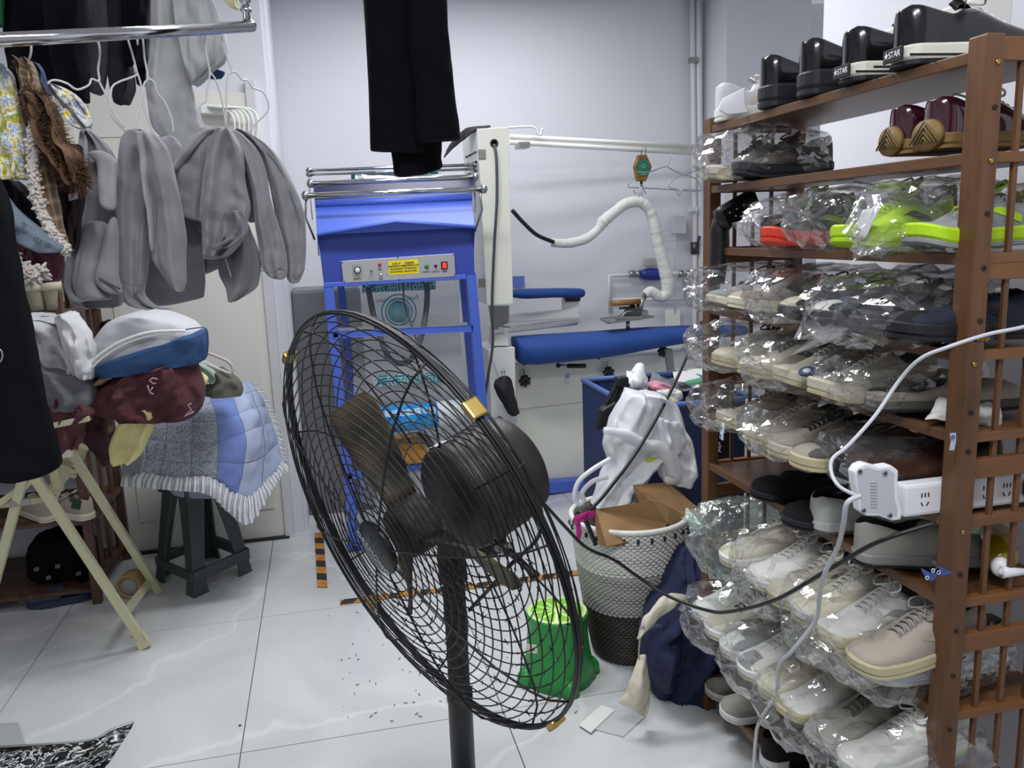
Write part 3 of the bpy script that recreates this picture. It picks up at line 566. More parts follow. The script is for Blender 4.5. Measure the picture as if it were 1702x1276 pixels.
tag(plate('wall_socket_panel', [pw(1107, 515), pw(1131, 515), pw(1131, 545), pw(1107, 545)], .02, whitep, None, (0, 1, 0), .004), 'small white cover plate low on the wall behind the ironing board', 'panel')
tag(plate('grey_wall_box', [pw(1120, 358, -.02), pw(1141, 358, -.02), pw(1141, 388, -.02), pw(1120, 388, -.02)], .05, mat('pale_grey_box', 'c6c7c9', .5), None, (0, 1, 0), .004), 'pale grey ribbed box on the wall right of the padded hose', 'box')
# ---------------- chrome clothes rail, hangers, hanging clothes (left) ----------------
def YR(x): return 1.72 + .38 * x / 418
rail = thing('clothes_rail', 'chrome clothes rail with a vertical end tube, hung from the ceiling at top left', 'rail')
ra, rb = px(-160, 75, Y=YR(-160)), px(418, 44, Y=YR(418))
cyl('rail_tube', ra, rb, .0125, chrome, rail, 24); lathe('end_cap', [(.014, 0), (.014, .02), (.009, .024)], rb - np.array([.012, .007, 0]), chrome, rail, 20, tuple(rb - ra))
e0 = px(411, 40, Y=YR(411)); cyl('drop_tube', e0, (e0[0] - .01, e0[1], 2.9), .0085, chrome, rail, 16)
for z in (.03, .05): lathe('collar', [(.012, -.004), (.014, 0), (.012, .004)], (e0[0], e0[1], e0[2] + z), chrome, rail, 16)
e1_ = ra; cyl('drop_tube', e1_, (e1_[0], e1_[1], 2.9), .0085, chrome, rail, 16)
HG = 'white wire hangers on the chrome rail'
def hg(pts, label, r=.0021, Y=None, s=0): return hanger([(x, y, (Y or YR(x)) + (s * .0)) for x, y in pts], r, wire, label, HG, None)
hg([(31, 58), (38, 54), (46, 57), (49, 64), (52, 78), (51, 90), (48, 100)], 'white hook of the leftmost hanger, above the fur and plaid scarves')
hg([(142, 52), (150, 49), (154, 51), (152, 60), (156, 66), (164, 72), (166, 90), (163, 115), (165, 135), (152, 131), (148, 141), (128, 149), (112, 139), (90, 133), (78, 140), (77, 155), (88, 168), (103, 181), (97, 193), (88, 186)], 'white wire hanger with a curled left arm above the first grey garment')
hg([(163, 132), (170, 146), (180, 165), (190, 190), (206, 212)], 'thin white strut slanting down right of the curled hanger')
hg([(207, 45), (212, 54), (213, 66), (220, 90), (227, 118), (225, 126), (190, 140), (184, 160), (184, 190), (206, 215), (213, 222)], 'white wire hanger with a sloping arm left of the second grey garment')
hg([(222, 108), (230, 126), (236, 152), (232, 178), (226, 200), (226, 216)], 'white wire strut crossing behind the twin hooks')
hg([(229, 75), (228, 50), (232, 46), (236, 55), (238, 70), (240, 95), (246, 130), (240, 138), (237, 160), (240, 180), (248, 205), (256, 225)], 'white wire hanger with twisted neck over the second grey garment')
hg([(246, 130), (256, 137), (262, 155), (275, 172), (286, 200), (288, 222)], 'right arm of bent white wire beside the pale grey sleeve')
hg([(334, 40), (341, 55), (340, 70), (345, 100), (349, 122), (344, 150), (342, 168), (331, 176), (332, 195), (342, 213)], 'white wire hanger dropping to the left of the third grey garment')
hg([(349, 122), (356, 128), (366, 155), (372, 185), (377, 216)], 'long thin wire ending in the knotted grey garment')
hg([(364, 37), (372, 45), (378, 54)], 'small white hook tip at the right end of the chrome rail')
hg([(368, 60), (374, 85), (382, 108), (385, 120), (378, 128), (376, 170), (376, 215)], 'white wire hanger neck above the knotted grey garment')
hg([(385, 120), (392, 120), (402, 132), (412, 134), (420, 146), (436, 152), (446, 170), (444, 186), (425, 205), (410, 224)], 'wavy white wire arm bending right over the last grey lobe')
# hangers hooked on the door
dh = thing('hanger_bundle', 'bundle of white plastic hangers hooked side by side on the door', 'hangers')
for k in range(6):
    o_ = k * 8; tube('plastic_hanger', [px(345 + o_ * .3, 178, Y=4.1 - k * .01), px(372 + o_, 180, Y=4.08), px(388 + o_, 196, Y=4.06), px(390 + o_ * .95, 225, Y=4.06), px(388 + o_ * .95, 240, Y=4.06)], .005, whitep, dh, 7, sm=4)
plate('over_door_hook', [px(333, 172, Y=4.1), px(385, 175, Y=4.1), px(384, 192, Y=4.1), px(333, 188, Y=4.1)], .05, whitep, dh, (0, 1, 0), .004)

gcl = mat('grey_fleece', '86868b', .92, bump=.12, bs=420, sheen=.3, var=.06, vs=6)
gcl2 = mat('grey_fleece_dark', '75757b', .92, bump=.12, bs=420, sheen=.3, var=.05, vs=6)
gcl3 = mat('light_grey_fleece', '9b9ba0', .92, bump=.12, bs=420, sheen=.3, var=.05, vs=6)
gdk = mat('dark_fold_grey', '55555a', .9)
def LF(n, rows, m, par, Y=2, th=.03, f=(5, .35, .25), s=0, nu=60, nv=60, wr=.009): return loft(n, rows, m, par, Y, th, nu, nv, f, s, wr)
seam = mat('grey_seam', '74747a', .9)
def SM(pts, Y, par, m=seam, r=.0012): return tube('seam', [px(x, y, Y=Y) for x, y in pts], r, m, par, 5, sm=4)
g1 = thing('grey_garment', 'leftmost grey fleece garment on the rail, with a squared flap and a rounded lower hem', 'garment', 'grey fleece garments on the rail')
LF('body', [(134, 216, 152, 216), (132, 240, 185, 252), (134, 290, 200, 290), (128, 350, 203, 350), (120, 410, 207, 410), (112, 455, 209, 460), (112, 485, 208, 490), (124, 506, 203, 505), (148, 514, 190, 511)], gcl2, g1, 1.9, .035, (4, .4, .15), 2)
LF('outer_edge', [(134, 225, 142, 222), (133, 290, 146, 290), (124, 370, 140, 370), (112, 440, 126, 440), (110, 480, 124, 484), (124, 505, 150, 500)], gcl, g1, 1.85, .02, (2, .2, .1), 3, 20, 28)
LF('flap', [(147, 252, 176, 250), (150, 262, 194, 268), (160, 275, 195, 280), (163, 320, 194, 320), (168, 349, 193, 351)], gcl3, g1, 1.84, .012, (2, .2, .1), 4, 22, 24)
LF('lower_pocket', [(146, 368, 166, 366), (138, 385, 178, 378), (128, 430, 174, 430), (122, 475, 166, 470), (134, 500, 190, 497)], gcl, g1, 1.845, .025, (2, .25, .2), 5, 26, 28)
LF('cuff', [(180, 368, 194, 358), (172, 410, 196, 410), (163, 450, 198, 452), (162, 470, 200, 474), (176, 487, 203, 490)], gcl, g1, 1.83, .02, (2, .2, .1), 6, 24, 22)
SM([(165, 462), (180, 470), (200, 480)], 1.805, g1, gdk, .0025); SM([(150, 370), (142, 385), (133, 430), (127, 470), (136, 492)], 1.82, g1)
g2 = thing('grey_garment', 'middle grey fleece garment on the rail, ending in a low point', 'garment', 'grey fleece garments on the rail')
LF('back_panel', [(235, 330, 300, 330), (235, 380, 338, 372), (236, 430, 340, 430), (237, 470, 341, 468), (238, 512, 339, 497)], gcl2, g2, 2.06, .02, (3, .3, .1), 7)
LF('body', [(214, 216, 240, 214), (202, 236, 262, 234), (197, 270, 268, 272), (196, 330, 252, 330), (196, 400, 248, 400), (197, 460, 244, 455), (203, 490, 240, 490), (214, 505, 262, 510), (236, 514, 290, 513)], gcl, g2, 1.93, .04, (4, .45, .12), 8)
LF('sleeve', [(232, 218, 258, 222), (236, 250, 280, 250), (243, 300, 292, 296), (248, 350, 302, 345), (250, 400, 310, 395), (254, 430, 309, 432), (268, 455, 310, 462), (288, 477, 306, 479), (300, 484, 304, 484)], gcl, g2, 1.885, .04, (3, .35, .15), 11)
LF('hood_edge', [(222, 216, 248, 218), (228, 232, 252, 236), (236, 300, 246, 300), (246, 360, 254, 360), (251, 420, 258, 420)], gcl3, g2, 1.865, .018, (2, .2, .1), 12, 20, 24)
SM([(252, 240), (256, 300), (258, 360), (254, 420), (262, 445)], 1.855, g2); SM([(203, 465), (222, 474), (240, 470)], 1.885, g2)
g3 = thing('grey_garment', 'grey fleece garment at the rail end, knotted centre, two long lobes at right', 'garment', 'grey fleece garments on the rail')
LF('pale_shoulder', [(262, 232, 288, 222), (268, 245, 303, 245), (280, 275, 306, 270), (290, 290, 300, 290)], gcl3, g3, 2.02, .02, (2, .2, .1), 13, 20, 16)
LF('left_flap', [(335, 213, 372, 213), (306, 240, 368, 232), (291, 275, 352, 262), (293, 310, 342, 310), (296, 345, 335, 350), (306, 362, 334, 368)], gcl, g3, 2.0, .03, (2, .2, .2), 14)
LF('flap_edge', [(336, 214, 362, 212), (308, 238, 338, 232), (289, 272, 302, 276), (288, 284, 294, 284)], gcl3, g3, 1.97, .02, (2, .15, .2), 15, 20, 20)
LF('back_body', [(300, 340, 370, 340), (302, 380, 390, 380), (306, 420, 400, 420), (310, 445, 385, 435), (315, 462, 345, 455)], gcl2, g3, 2.1, .02, (3, .3, .1), 16)
LF('knot_panel', [(362, 216, 384, 214), (345, 250, 404, 250), (337, 300, 408, 300), (333, 345, 416, 345), (336, 385, 408, 380), (338, 412, 400, 405), (338, 430, 376, 430)], gcl, g3, 1.93, .045, (5, .55, .35), 17, 48, 44, .012)
LF('knot', [(372, 355, 400, 350), (366, 375, 412, 370), (368, 395, 408, 392), (350, 415, 384, 412)], gcl2, g3, 1.88, .03, (5, .7, .4), 18, 40, 26, .014)
LF('hanging_end', [(380, 385, 412, 368), (372, 410, 424, 400), (364, 440, 433, 430), (366, 460, 432, 458), (376, 480, 424, 480), (380, 502, 392, 500)], gcl2, g3, 1.97, .03, (3, .5, .3), 19)
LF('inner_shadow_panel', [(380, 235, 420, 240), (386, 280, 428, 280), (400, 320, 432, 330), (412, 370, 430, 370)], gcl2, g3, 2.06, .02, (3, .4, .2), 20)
LF('lobe', [(380, 218, 392, 214), (385, 228, 425, 245), (400, 260, 442, 282), (418, 310, 450, 330), (424, 370, 462, 370), (430, 410, 474, 410), (434, 440, 478, 440), (444, 456, 477, 456), (456, 463, 472, 463)], gcl, g3, 1.96, .035, (3, .4, .15), 21)
LF('lobe', [(388, 214, 402, 218), (405, 224, 440, 238), (430, 255, 468, 270), (446, 300, 490, 310), (456, 350, 505, 350), (468, 400, 509, 395), (474, 440, 507, 440), (477, 462, 500, 462), (484, 470, 495, 470)], gcl, g3, 2.0, .035, (3, .4, .15), 22)
SM([(374, 428), (378, 440), (384, 460)], 1.93, g3, wire); SM([(336, 428), (356, 431), (378, 427)], 1.9, g3); SM([(432, 448), (450, 452), (474, 440)], 1.92, g3); SM([(476, 452), (492, 458), (507, 446)], 1.965, g3)
SM([(395, 216), (430, 240), (462, 275), (486, 330), (500, 370)], 1.965, g3)
# pale grey long sleeve over the rail
lg = mat('pale_marl', 'b9babd', .9, bump=.15, bs=350, var=.08, vs=9)
g4 = thing('pale_grey_hoodie', 'pale marl grey hoodie whose long sleeve hangs behind the right end of the rail', 'garment')
LF('sleeve', [(252, -30, 300, -30), (251, 40, 310, 40), (248, 90, 312, 90), (243, 140, 318, 130), (248, 180, 330, 180), (256, 215, 338, 215), (290, 245, 326, 238), (306, 262, 314, 262)], lg, g4, 2.25, .04, (3, .3, .15), 23)
LF('body', [(286, -30, 345, -30), (290, 30, 360, 20), (298, 70, 376, 60), (306, 110, 377, 95), (318, 138, 360, 112), (322, 142, 328, 140)], lg, g4, 2.2, .05, (5, .5, .3), 24, 44, 36, .012)
tag(LF('navy_cloth_corner', [(322, 118, 340, 112), (326, 124, 372, 118), (328, 130, 368, 131)], mat('navy_cloth', '2b4069', .9), None, 2.24, .02), 'navy cloth tip under the pale grey hoodie', 'cloth')
tag(LF('cream_cloth_tip', [(366, -20, 395, -20), (372, 0, 396, 0), (384, 12, 397, 16)], mat('cream_cloth', 'd8cfae', .9), None, 2.2, .02), 'cream cloth tip at the top edge beside the vertical chrome tube', 'cloth')
# dark clothes behind the rail
bk = mat('black_wool', '0a0b11', .95, bump=.15, bs=300, spec=.15)
dg = mat('dark_grey_wool', '2b2b2f', .95, bump=.1, bs=300, spec=.2); dgn = mat('dark_green_wool', '18251d', .95); mg = mat('mid_grey_wool', '47474b', .95, bump=.1, bs=300, spec=.2)
def garment(lbl, rows, m, Y, th=.03, f=(4, .35, .12), s=0, grp=None, name='hanging_garment', cat='garment', **k): return tag(LF(name, rows, m, None, Y, th, f, s, **k), lbl, cat, grp)
garment('black garment hanging behind the rail at far left', [(3, -60, 130, -60), (5, 0, 130, 0), (8, 60, 135, 60), (14, 110, 140, 110), (22, 150, 135, 150)], bk, 2.35, .05, s=30)
garment('black trouser leg slanting down behind the curled hanger', [(70, -60, 140, -60), (75, 20, 150, 20), (85, 90, 140, 90), (95, 130, 145, 130), (104, 170, 148, 172)], bk, 2.15, .04, s=31)
garment('charcoal trouser leg ending in a rounded cuff behind the rail', [(138, -60, 170, -60), (140, 20, 178, 20), (135, 80, 180, 80), (140, 120, 178, 120), (150, 155, 170, 160)], mg, 2.3, .03, s=32)
garment('dark grey trouser leg with a baggy cuff behind the second hanger', [(160, -60, 212, -60), (162, 20, 212, 20), (168, 90, 216, 90), (180, 120, 222, 120), (186, 150, 222, 150), (193, 175, 212, 172)], dg, 2.35, .04, s=33)
garment('black sleeve behind the twin hooks of the rail', [(200, -60, 252, -60), (202, 20, 250, 20), (205, 80, 244, 80), (206, 110, 240, 110)], bk, 2.3, .03, s=34)
garment('dark green sleeve beside the pale grey hoodie', [(228, -60, 256, -60), (228, 60, 254, 60), (226, 110, 256, 112), (228, 142, 256, 144)], dgn, 2.4, .03, s=35)
garment('green sliver of cloth at the upper left photo edge', [(-20, -60, 4, -60), (-20, 0, 5, 0), (-20, 42, 6, 44)], mat('green_cloth', '2d6b45', .9), 2.3, .02, s=36)
garment('long black coat sleeve filling the lower left edge', [(-60, 250, -30, 250), (-60, 330, 10, 330), (-60, 420, 24, 420), (-60, 520, 46, 520), (-60, 620, 66, 620), (-60, 700, 84, 700), (-60, 745, 96, 745), (-60, 778, 98, 776), (-60, 790, 60, 790)], bk, 1.55, .05, (3, .3, .08), 37)
tag(tube('coat_button', [px(-1, 580, Y=1.49), px(3, 584, Y=1.49), px(4, 594, Y=1.49), px(0, 602, Y=1.49)], .0012, gw, None, 6, sm=3), 'pale stitched ring on the long black coat sleeve', 'stitching')
# black trousers hanging in the middle
bt = thing('black_trousers', 'black felted trousers hanging at top centre in front of the blue machine', 'trousers')
LF('leg', [(596, -140, 705, -140), (604, 0, 700, 0), (609, 80, 702, 80), (613, 160, 704, 160), (615, 235, 706, 235), (616, 250, 702, 256)], bk, bt, 2.25, .05, (2, .15, .08), 40)
LF('leg', [(672, -140, 744, -140), (676, 0, 742, 0), (680, 90, 748, 90), (690, 160, 756, 160), (690, 215, 764, 215), (694, 238, 764, 232)], bk, bt, 2.2, .05, (2, .15, .08), 41)
LF('lower_hem', [(648, 200, 735, 200), (650, 245, 734, 240), (653, 270, 733, 262), (656, 290, 733, 280), (668, 294, 705, 290)], bk, bt, 2.3, .04, (2, .15, .08), 42)
hk2 = tube('ceiling_hook', [px(670, -140, Y=2.25), (px(670, -140, Y=2.25)[0], 2.25, 2.9)], .004, steel, bt)
# scarves at the left
def floral(name, cols, sc=30):
    m = mat(name, cols[0], .85, bump=.1, bs=200); nt = m.node_tree; b = nt.nodes['Principled BSDF']; tc = nt.nodes.new('ShaderNodeTexCoord')
    n = nt.nodes.new('ShaderNodeTexNoise'); n.inputs['Scale'].default_value = sc; n.inputs['Detail'].default_value = 2; n.inputs['Distortion'].default_value = .8; nt.links.new(tc.outputs['Object'], n.inputs[0])
    r = nt.nodes.new('ShaderNodeValToRGB'); r.color_ramp.interpolation = 'EASE'; N = len(cols)
    while len(r.color_ramp.elements) < N: r.color_ramp.elements.new(.5)
    for i, c in enumerate(cols): r.color_ramp.elements[i].position = 0 if i == 0 else .34 + .32 * (i - 1) / max(1, N - 2); r.color_ramp.elements[i].color = (*lin(c), 1)
    nt.links.new(n.outputs[0], r.inputs[0]); nt.links.new(r.outputs[0], b.inputs['Base Color']); return m
flo = floral('yellow_floral', ['e8d84a', 'f0efe6', '8ea4c9', 'e7e3d2', 'c9b536', '7f9a4b', 'ebe8dc'], 48)
flo2 = floral('yellow_lilac_tie_dye', ['e5e1cf', 'e0cf3d', 'efeee2', '8d93b8', 'e9e4c4', 'b9bfd0'], 40)
def plaid():
    m = mat('tan_plaid', '6f5a45', .9, bump=.15, bs=200); nt = m.node_tree; b = nt.nodes['Principled BSDF']; tc = nt.nodes.new('ShaderNodeUVMap'); cur = None
    mx = nt.nodes.new('ShaderNodeMix'); mx.data_type = 'RGBA'; mx.inputs[6].default_value = (*lin('5d4a3a'), 1); mx.inputs[7].default_value = (*lin('a08c70'), 1); ad = nt.nodes.new('ShaderNodeMath'); ad.operation = 'ADD'
    for i, d in enumerate(('X', 'Y')):
        wv = nt.nodes.new('ShaderNodeTexWave'); wv.bands_direction = d; wv.inputs['Scale'].default_value = 1.1 if d == 'X' else 3; nt.links.new(tc.outputs[0], wv.inputs[0])
        p = nt.nodes.new('ShaderNodeMath'); p.operation = 'POWER'; p.inputs[1].default_value = 5; nt.links.new(wv.outputs[1], p.inputs[0]); nt.links.new(p.outputs[0], ad.inputs[i])
    ml = nt.nodes.new('ShaderNodeMath'); ml.operation = 'MULTIPLY'; ml.inputs[1].default_value = .5; nt.links.new(ad.outputs[0], ml.inputs[0]); nt.links.new(ml.outputs[0], mx.inputs[0]); nt.links.new(mx.outputs[2], b.inputs['Base Color']); return m
plm = plaid(); fur = mat('brown_fur', '6d5039', .95, bump=.9, bs=90, col2='4d3626', vs=25); sher = mat('white_sherpa', 'c9c2bc', .95, bump=.9, bs=70)
def scarf(lbl, rows, m, Y, th=.03, f=(6, .7, .5), s=50, **k):
    k.setdefault('wr', .014); return garment(lbl, rows, m, Y, th, f, s, 'scarves hanging at the left', 'hanging_scarf', 'scarf', **k)
scarf('yellow and white floral scarf at the far left edge, topmost', [(-30, 105, 10, 108), (-30, 130, 22, 125), (-30, 170, 28, 160), (-30, 220, 40, 215), (-30, 265, 46, 250), (-20, 290, 44, 285), (0, 300, 46, 296)], flo, 1.75, .03, s=51)
scarf('dark navy scarf between the floral and the fur ones', [(14, 112, 30, 112), (16, 140, 40, 135), (18, 180, 42, 180), (28, 205, 44, 205), (30, 216, 38, 216)], mat('navy_scarf', '171a2a', .9), 1.78, .02, s=52)
scarf('brown checked twisted scarf knotted at the hanger', [(22, 102, 48, 98), (30, 118, 58, 112), (36, 140, 64, 138), (40, 158, 66, 158), (44, 170, 66, 168)], plm, 1.74, .03, s=53)
scarf('blue denim scarf end beside the knotted check one', [(50, 100, 62, 104), (56, 118, 72, 120), (60, 140, 78, 142), (68, 160, 84, 160)], mat('denim_scarf', '2f3f63', .9, bump=.2), 1.78, .02, s=54)
scarf('yellow, white and lilac scarf end tied in a ruffle', [(72, 132, 82, 140), (80, 150, 100, 146), (92, 172, 126, 160), (104, 190, 142, 180), (118, 206, 152, 200), (134, 214, 151, 210)], flo2, 1.83, .02, s=55)
fo = scarf('brown fur scarf curving down past the grey garments', [(42, 162, 76, 158), (44, 185, 92, 178), (56, 215, 102, 205), (70, 245, 112, 238), (84, 268, 134, 255), (100, 290, 136, 280), (120, 312, 136, 308)], fur, 1.72, .04, s=56, wr=.012)
FUR = 1
def fuzz(name, pts, rad, Y, m, par, n=700, s=1, ln=.012, thin=False):
    rg = random.Random(s); n = n // 2; P = smoothpts([px(x, y, Y=Y) for x, y in pts], 8); out = []
    for _ in range(n):
        c = Vector(P[rg.randrange(len(P))]); d = Vector((rg.gauss(0, 1), rg.gauss(0, 1) - .6, rg.gauss(0, 1))).normalized(); q = c + d * rad * .7; q2 = c + d * (rad + ln * rg.random()) + Vector((rg.uniform(-1, 1), 0, rg.uniform(-1, .3))) * ln * .5
        out.append(([q, (q + q2) / 2 + Vector((rg.uniform(-1, 1), rg.uniform(-1, 1), rg.uniform(-1, 1))) * .001, q2], [.0035, .0042, .0022], False))
    if thin: out = [(p_, [.0009, .0007, .0002], c_) for p_, r_, c_ in out]
    return tag(tubes(name, out, m, par, 4), kind='stuff')

fuzz('fur_hair', [(58, 168), (72, 190), (82, 215), (92, 242), (106, 264), (122, 284), (130, 302)], .026, 1.715, fur, fo, 5200, 9, .012, True)
sw = thing('plaid_scarf', 'tan plaid scarf with a curly white sherpa border beside the fur scarf', 'scarf', 'scarves hanging at the left')
LF('plaid_cloth', [(56, 205, 70, 205), (60, 240, 84, 235), (64, 290, 88, 285), (70, 330, 95, 325), (84, 375, 104, 368), (96, 400, 112, 398), (104, 412, 114, 410)], plm, sw, 1.74, .02, (2, .2, .1), 57)
SB = [(54, 214), (55, 250), (56, 290), (60, 325), (70, 355), (84, 382), (98, 402), (112, 416)]
tube('sherpa_border', [px(x, y, Y=1.71) for x, y in SB], .010, sher, sw, 10, sm=4); fuzz('sherpa_curls', SB, .009, 1.71, sher, sw, 900, 2, .008)
scarf('dark brown fabric with a small pale tag behind the plaid scarf', [(84, 240, 136, 240), (88, 300, 140, 300), (96, 340, 138, 340), (104, 380, 134, 380), (112, 415, 130, 412)], mat('dark_brown_cloth', '2a1d1c', .95), 1.82, .02, s=58)
tag(plate('cloth_tag', [px(113, 323, Y=1.76), px(128, 320, Y=1.76), px(129, 330, Y=1.76), px(115, 334, Y=1.76)], .002, mat('tag_white', 'b6b2bb', .6), None, (0, 1, 0)), 'small pale woven tag on the dark brown fabric', 'tag')
scarf('black scarf fold behind the floral scarf', [(-30, 270, 20, 290), (-30, 310, 50, 320), (-20, 350, 70, 355), (20, 390, 84, 385)], mat('black_scarf', '10121e', .9), 1.84, .02, s=59)
gs = thing('scroll_print_scarf', 'grey blue scarf with dark scroll line print slanting across the left edge', 'scarf', 'scarves hanging at the left')
LF('cloth', [(-30, 315, 8, 320), (-30, 350, 26, 345), (-20, 380, 60, 372), (15, 395, 84, 392), (46, 412, 108, 410), (66, 422, 100, 420)], mat('grey_blue_silk', '73808f', .7, var=.15, vs=8), gs, 1.70, .02, (2, .2, .2), 60)
sk = mat('scroll_ink', '2a2f3a', .8)
for cx, cy, q, f in ((12, 358, 8, 1), (28, 385, 6, -1), (62, 398, 7, 1), (40, 372, 5, 1), (80, 408, 5, -1)):
    tube('scroll_print', [px(cx + f * q * (1 - t / 9) * math.cos(t), cy + q * (1 - t / 9) * math.sin(t), Y=1.672) for t in np.linspace(0, 8, 26)] , .0007, sk, gs, 5)
mr_ = thing('maroon_print_cloth', 'maroon cloth with pale printed lettering and a white fluffy border at the left edge', 'scarf', 'scarves hanging at the left')
LF('cloth', [(0, 380, 60, 395), (4, 410, 96, 412), (14, 430, 106, 430), (30, 450, 104, 448), (60, 470, 96, 466)], mat('maroon_satin', '5c2038', .7, var=.3, vs=12), mr_, 1.76, .02, (6, .4, .1), 61)
pk = mat('pink_ink', 'a87c8c', .7)
for i, t_ in enumerate(('MiLO', 'PETZ', 'LOVE')): text('lettering', t_, px(32 + i * 3, 408 + i * 10, Y=1.722), (1, 0, .15), (-.15, 0, 1), .015, pk, mr_)
FB = [(-8, 385), (4, 405), (12, 425), (22, 440), (38, 452), (54, 456), (66, 452)]
tube('fluffy_border', [px(x, y, Y=1.70) for x, y in FB], .016, sher, mr_, 10, sm=4); fuzz('fluff', FB, .014, 1.70, sher, mr_, 800, 5, .014)
tag(LF('purple_cloth_tip', [(72, 426, 108, 420), (76, 445, 106, 440), (84, 462, 102, 460), (88, 470, 96, 469)], mat('plum_cloth', '4d2340', .8), None, 1.9, .02), 'plum cloth tip below the maroon printed cloth', 'cloth')

# ---------------- wooden shoe rack at the back left ----------------
lr = thing('back_shoe_rack', 'dark wooden shoe rack with slatted side standing against the back wall at left', 'rack')
XL0, XL1 = px(112, 700, Y=3.62)[0] - .02, None
xr = px(196, 700, Y=4.14)[0]
pA = (px(136, 800, Y=3.62)[0], 3.62); pB = (px(196, 800, Y=4.12)[0], 4.12)
for (x, y) in (pA, pB, (-2.1, 3.64), (-2.1, 4.12)): bar('post', (x, y, 0), (x, y, 1.55), .035, .035, woodd, lr, .003)
for k in range(1, 4):
    t = k / 4; x = pA[0] + (pB[0] - pA[0]) * t; y = pA[1] + (pB[1] - pA[1]) * t; bar('side_slat', (x, y, .1), (x, y, 1.5), .018, .012, woodd, lr, .002)
for z in (.10, .36, .66, .96, 1.24, 1.5): bar('side_rail', (*pA, z), (*pB, z), .022, .03, woodd, lr, .002)
for z in (.05, .36, .66, .96, 1.24, 1.5):
    P = [(-2.1, 3.62, z), (pA[0], pA[1], z), (pB[0], pB[1], z), (-2.1, 4.14, z)]; plate('shelf', P, .016, woodd, lr, (0, 0, 1), .002)
def YY(): return 3.75
# cream kitten-heel looking shoes: pale heels seen from behind on the upper shelf
# ---------------- folding ironing stand with cream wooden legs ----------------
cw = mat('cream_painted_wood', 'c9c6a4', .55, bump=.05, bs=60)
st = thing('folding_stand', 'folding stand with cream painted wooden crossed legs, piled with clothes', 'stand')
def sb(n, a, b, wd=.029, th=.018): return bar(n, px(a[0], a[1], Y=a[2]), px(b[0], b[1], Y=b[2]), wd, th, cw, st, .003)
foot = px(240, 1072, Z=0.01); foot2 = px(262, 985, Z=0.01)
sb('leg', (56, 790, 2.9), (240, 1070, foot[1])); sb('leg', (118, 752, 3.2), (264, 982, foot2[1]))
sb('leg', (112, 770, 3.05), (84, 838, 3.2), .03); sb('leg', (140, 742, 3.3), (118, 790, 3.35), .03); sb('leg', (88, 770, 3.0), (98, 815, 3.0), .03)
sb('leg', (40, 790, 2.95), (-20, 1010, 3.1)); sb('stretcher', (206, 1022, foot[1]), (250, 964, foot2[1] + .0), .028)
sb('stretcher', (-20, 840, 3.0), (92, 828, 3.05), .022); sb('stretcher', (20, 790, 2.95), (52, 792, 2.95), .02); sb('brace', (48, 800, 3.0), (-20, 850, 3.0), .02); sb('brace', (68, 830, 3.05), (128, 772, 3.3), .02); sb('brace', (30, 822, 2.98), (60, 790, 2.95), .016)
sb('brace', (100, 762, 3.2), (128, 766, 3.25), .02); sb('brace', (98, 778, 3.2), (124, 782, 3.25), .02)
bar('hinge_plate', px(16, 838, Y=2.97), px(50, 833, Y=2.98), .022, .01, steel, st); sb('foot_cap', (228, 1052, foot[1] - .005), (242, 1074, foot[1] - .005), .042, .026)
plate('board_top', [px(-80, 745, Y=2.85), px(150, 700, Y=2.9), px(160, 690, Y=3.5), px(-80, 720, Y=3.5)], .02, cw, st, (0, 0, 1), .004)
# clothes piled on the stand and stool
def pile(lbl, rows, m, Y, th=.1, f=(4, .2, .2), s=70, cat='clothing', nm='folded_clothes', **k): return tag(LF(nm, rows, m, None, Y, th, f, s, **k), lbl, cat, 'laundry piled on the stand and stool')
pile('pale grey sweatshirt crumpled beside the pillow', [(36, 520, 60, 528), (50, 530, 112, 536), (60, 550, 145, 560), (70, 580, 158, 590), (82, 610, 160, 620), (95, 635, 162, 640)], mat('pale_sweat', 'aaaaae', .92, bump=.1, bs=300), 3.05, .12, (5, .3, .4), 71, wr=.02)
pile('grey hood with a drawstring edge on the pale sweatshirt', [(108, 520, 120, 520), (95, 530, 146, 548), (104, 560, 158, 575), (118, 600, 160, 610), (130, 625, 156, 628)], mat('pale_sweat_light', 'bdbdc0', .92, bump=.1, bs=300), 2.97, .08, (4, .35, .5), 72, wr=.018)
pile('mid grey folded sweater under the pale sweatshirt', [(60, 600, 150, 622), (66, 630, 162, 645), (74, 655, 160, 668), (80, 672, 140, 676)], mat('slate_sweat', '63646a', .92), 3.0, .12, (4, .2, .3), 73, wr=.012)
pw_ = thing('pillow', 'plump pillow, pale grey above and dark blue below with white zip piping', 'pillow')
LF('grey_top', [(225, 518, 262, 516), (186, 532, 315, 532), (165, 555, 338, 552), (150, 582, 342, 572), (144, 605, 334, 590), (146, 616, 262, 592)], mat('pillow_grey', 'b9b9be', .9, bump=.08, bs=300), pw_, 3.12, .17, (2, .05, .2), 74, 44, 40, .008)
LF('blue_underside', [(150, 606, 342, 545), (150, 615, 345, 560), (160, 622, 345, 585), (172, 622, 340, 597), (210, 612, 322, 602)], mat('pillow_blue', '234672', .8, bump=.08, bs=300), pw_, 3.06, .15, (2, .08, .2), 75, 44, 30, .012)
tube('zip_piping', [px(x, y, Y=2.93) for x, y in ((144, 612), (165, 590), (200, 568), (240, 554), (275, 550), (308, 550))], .005, mat('piping_white', 'd8d8d6', .6), pw_, 8, sm=5)
tube('zip_piping', [px(x, y, Y=2.93) for x, y in ((147, 617), (170, 595), (205, 573), (245, 559), (290, 554))], .004, mat('piping_white', 'd8d8d6', .6), pw_, 8, sm=5)
tube('zip_piping', [px(x, y, Y=2.98) for x, y in ((308, 548), (318, 546), (341, 545), (345, 560), (344, 585))], .002, bpy.data.materials['pillow_blue'], pw_, 6, sm=5)
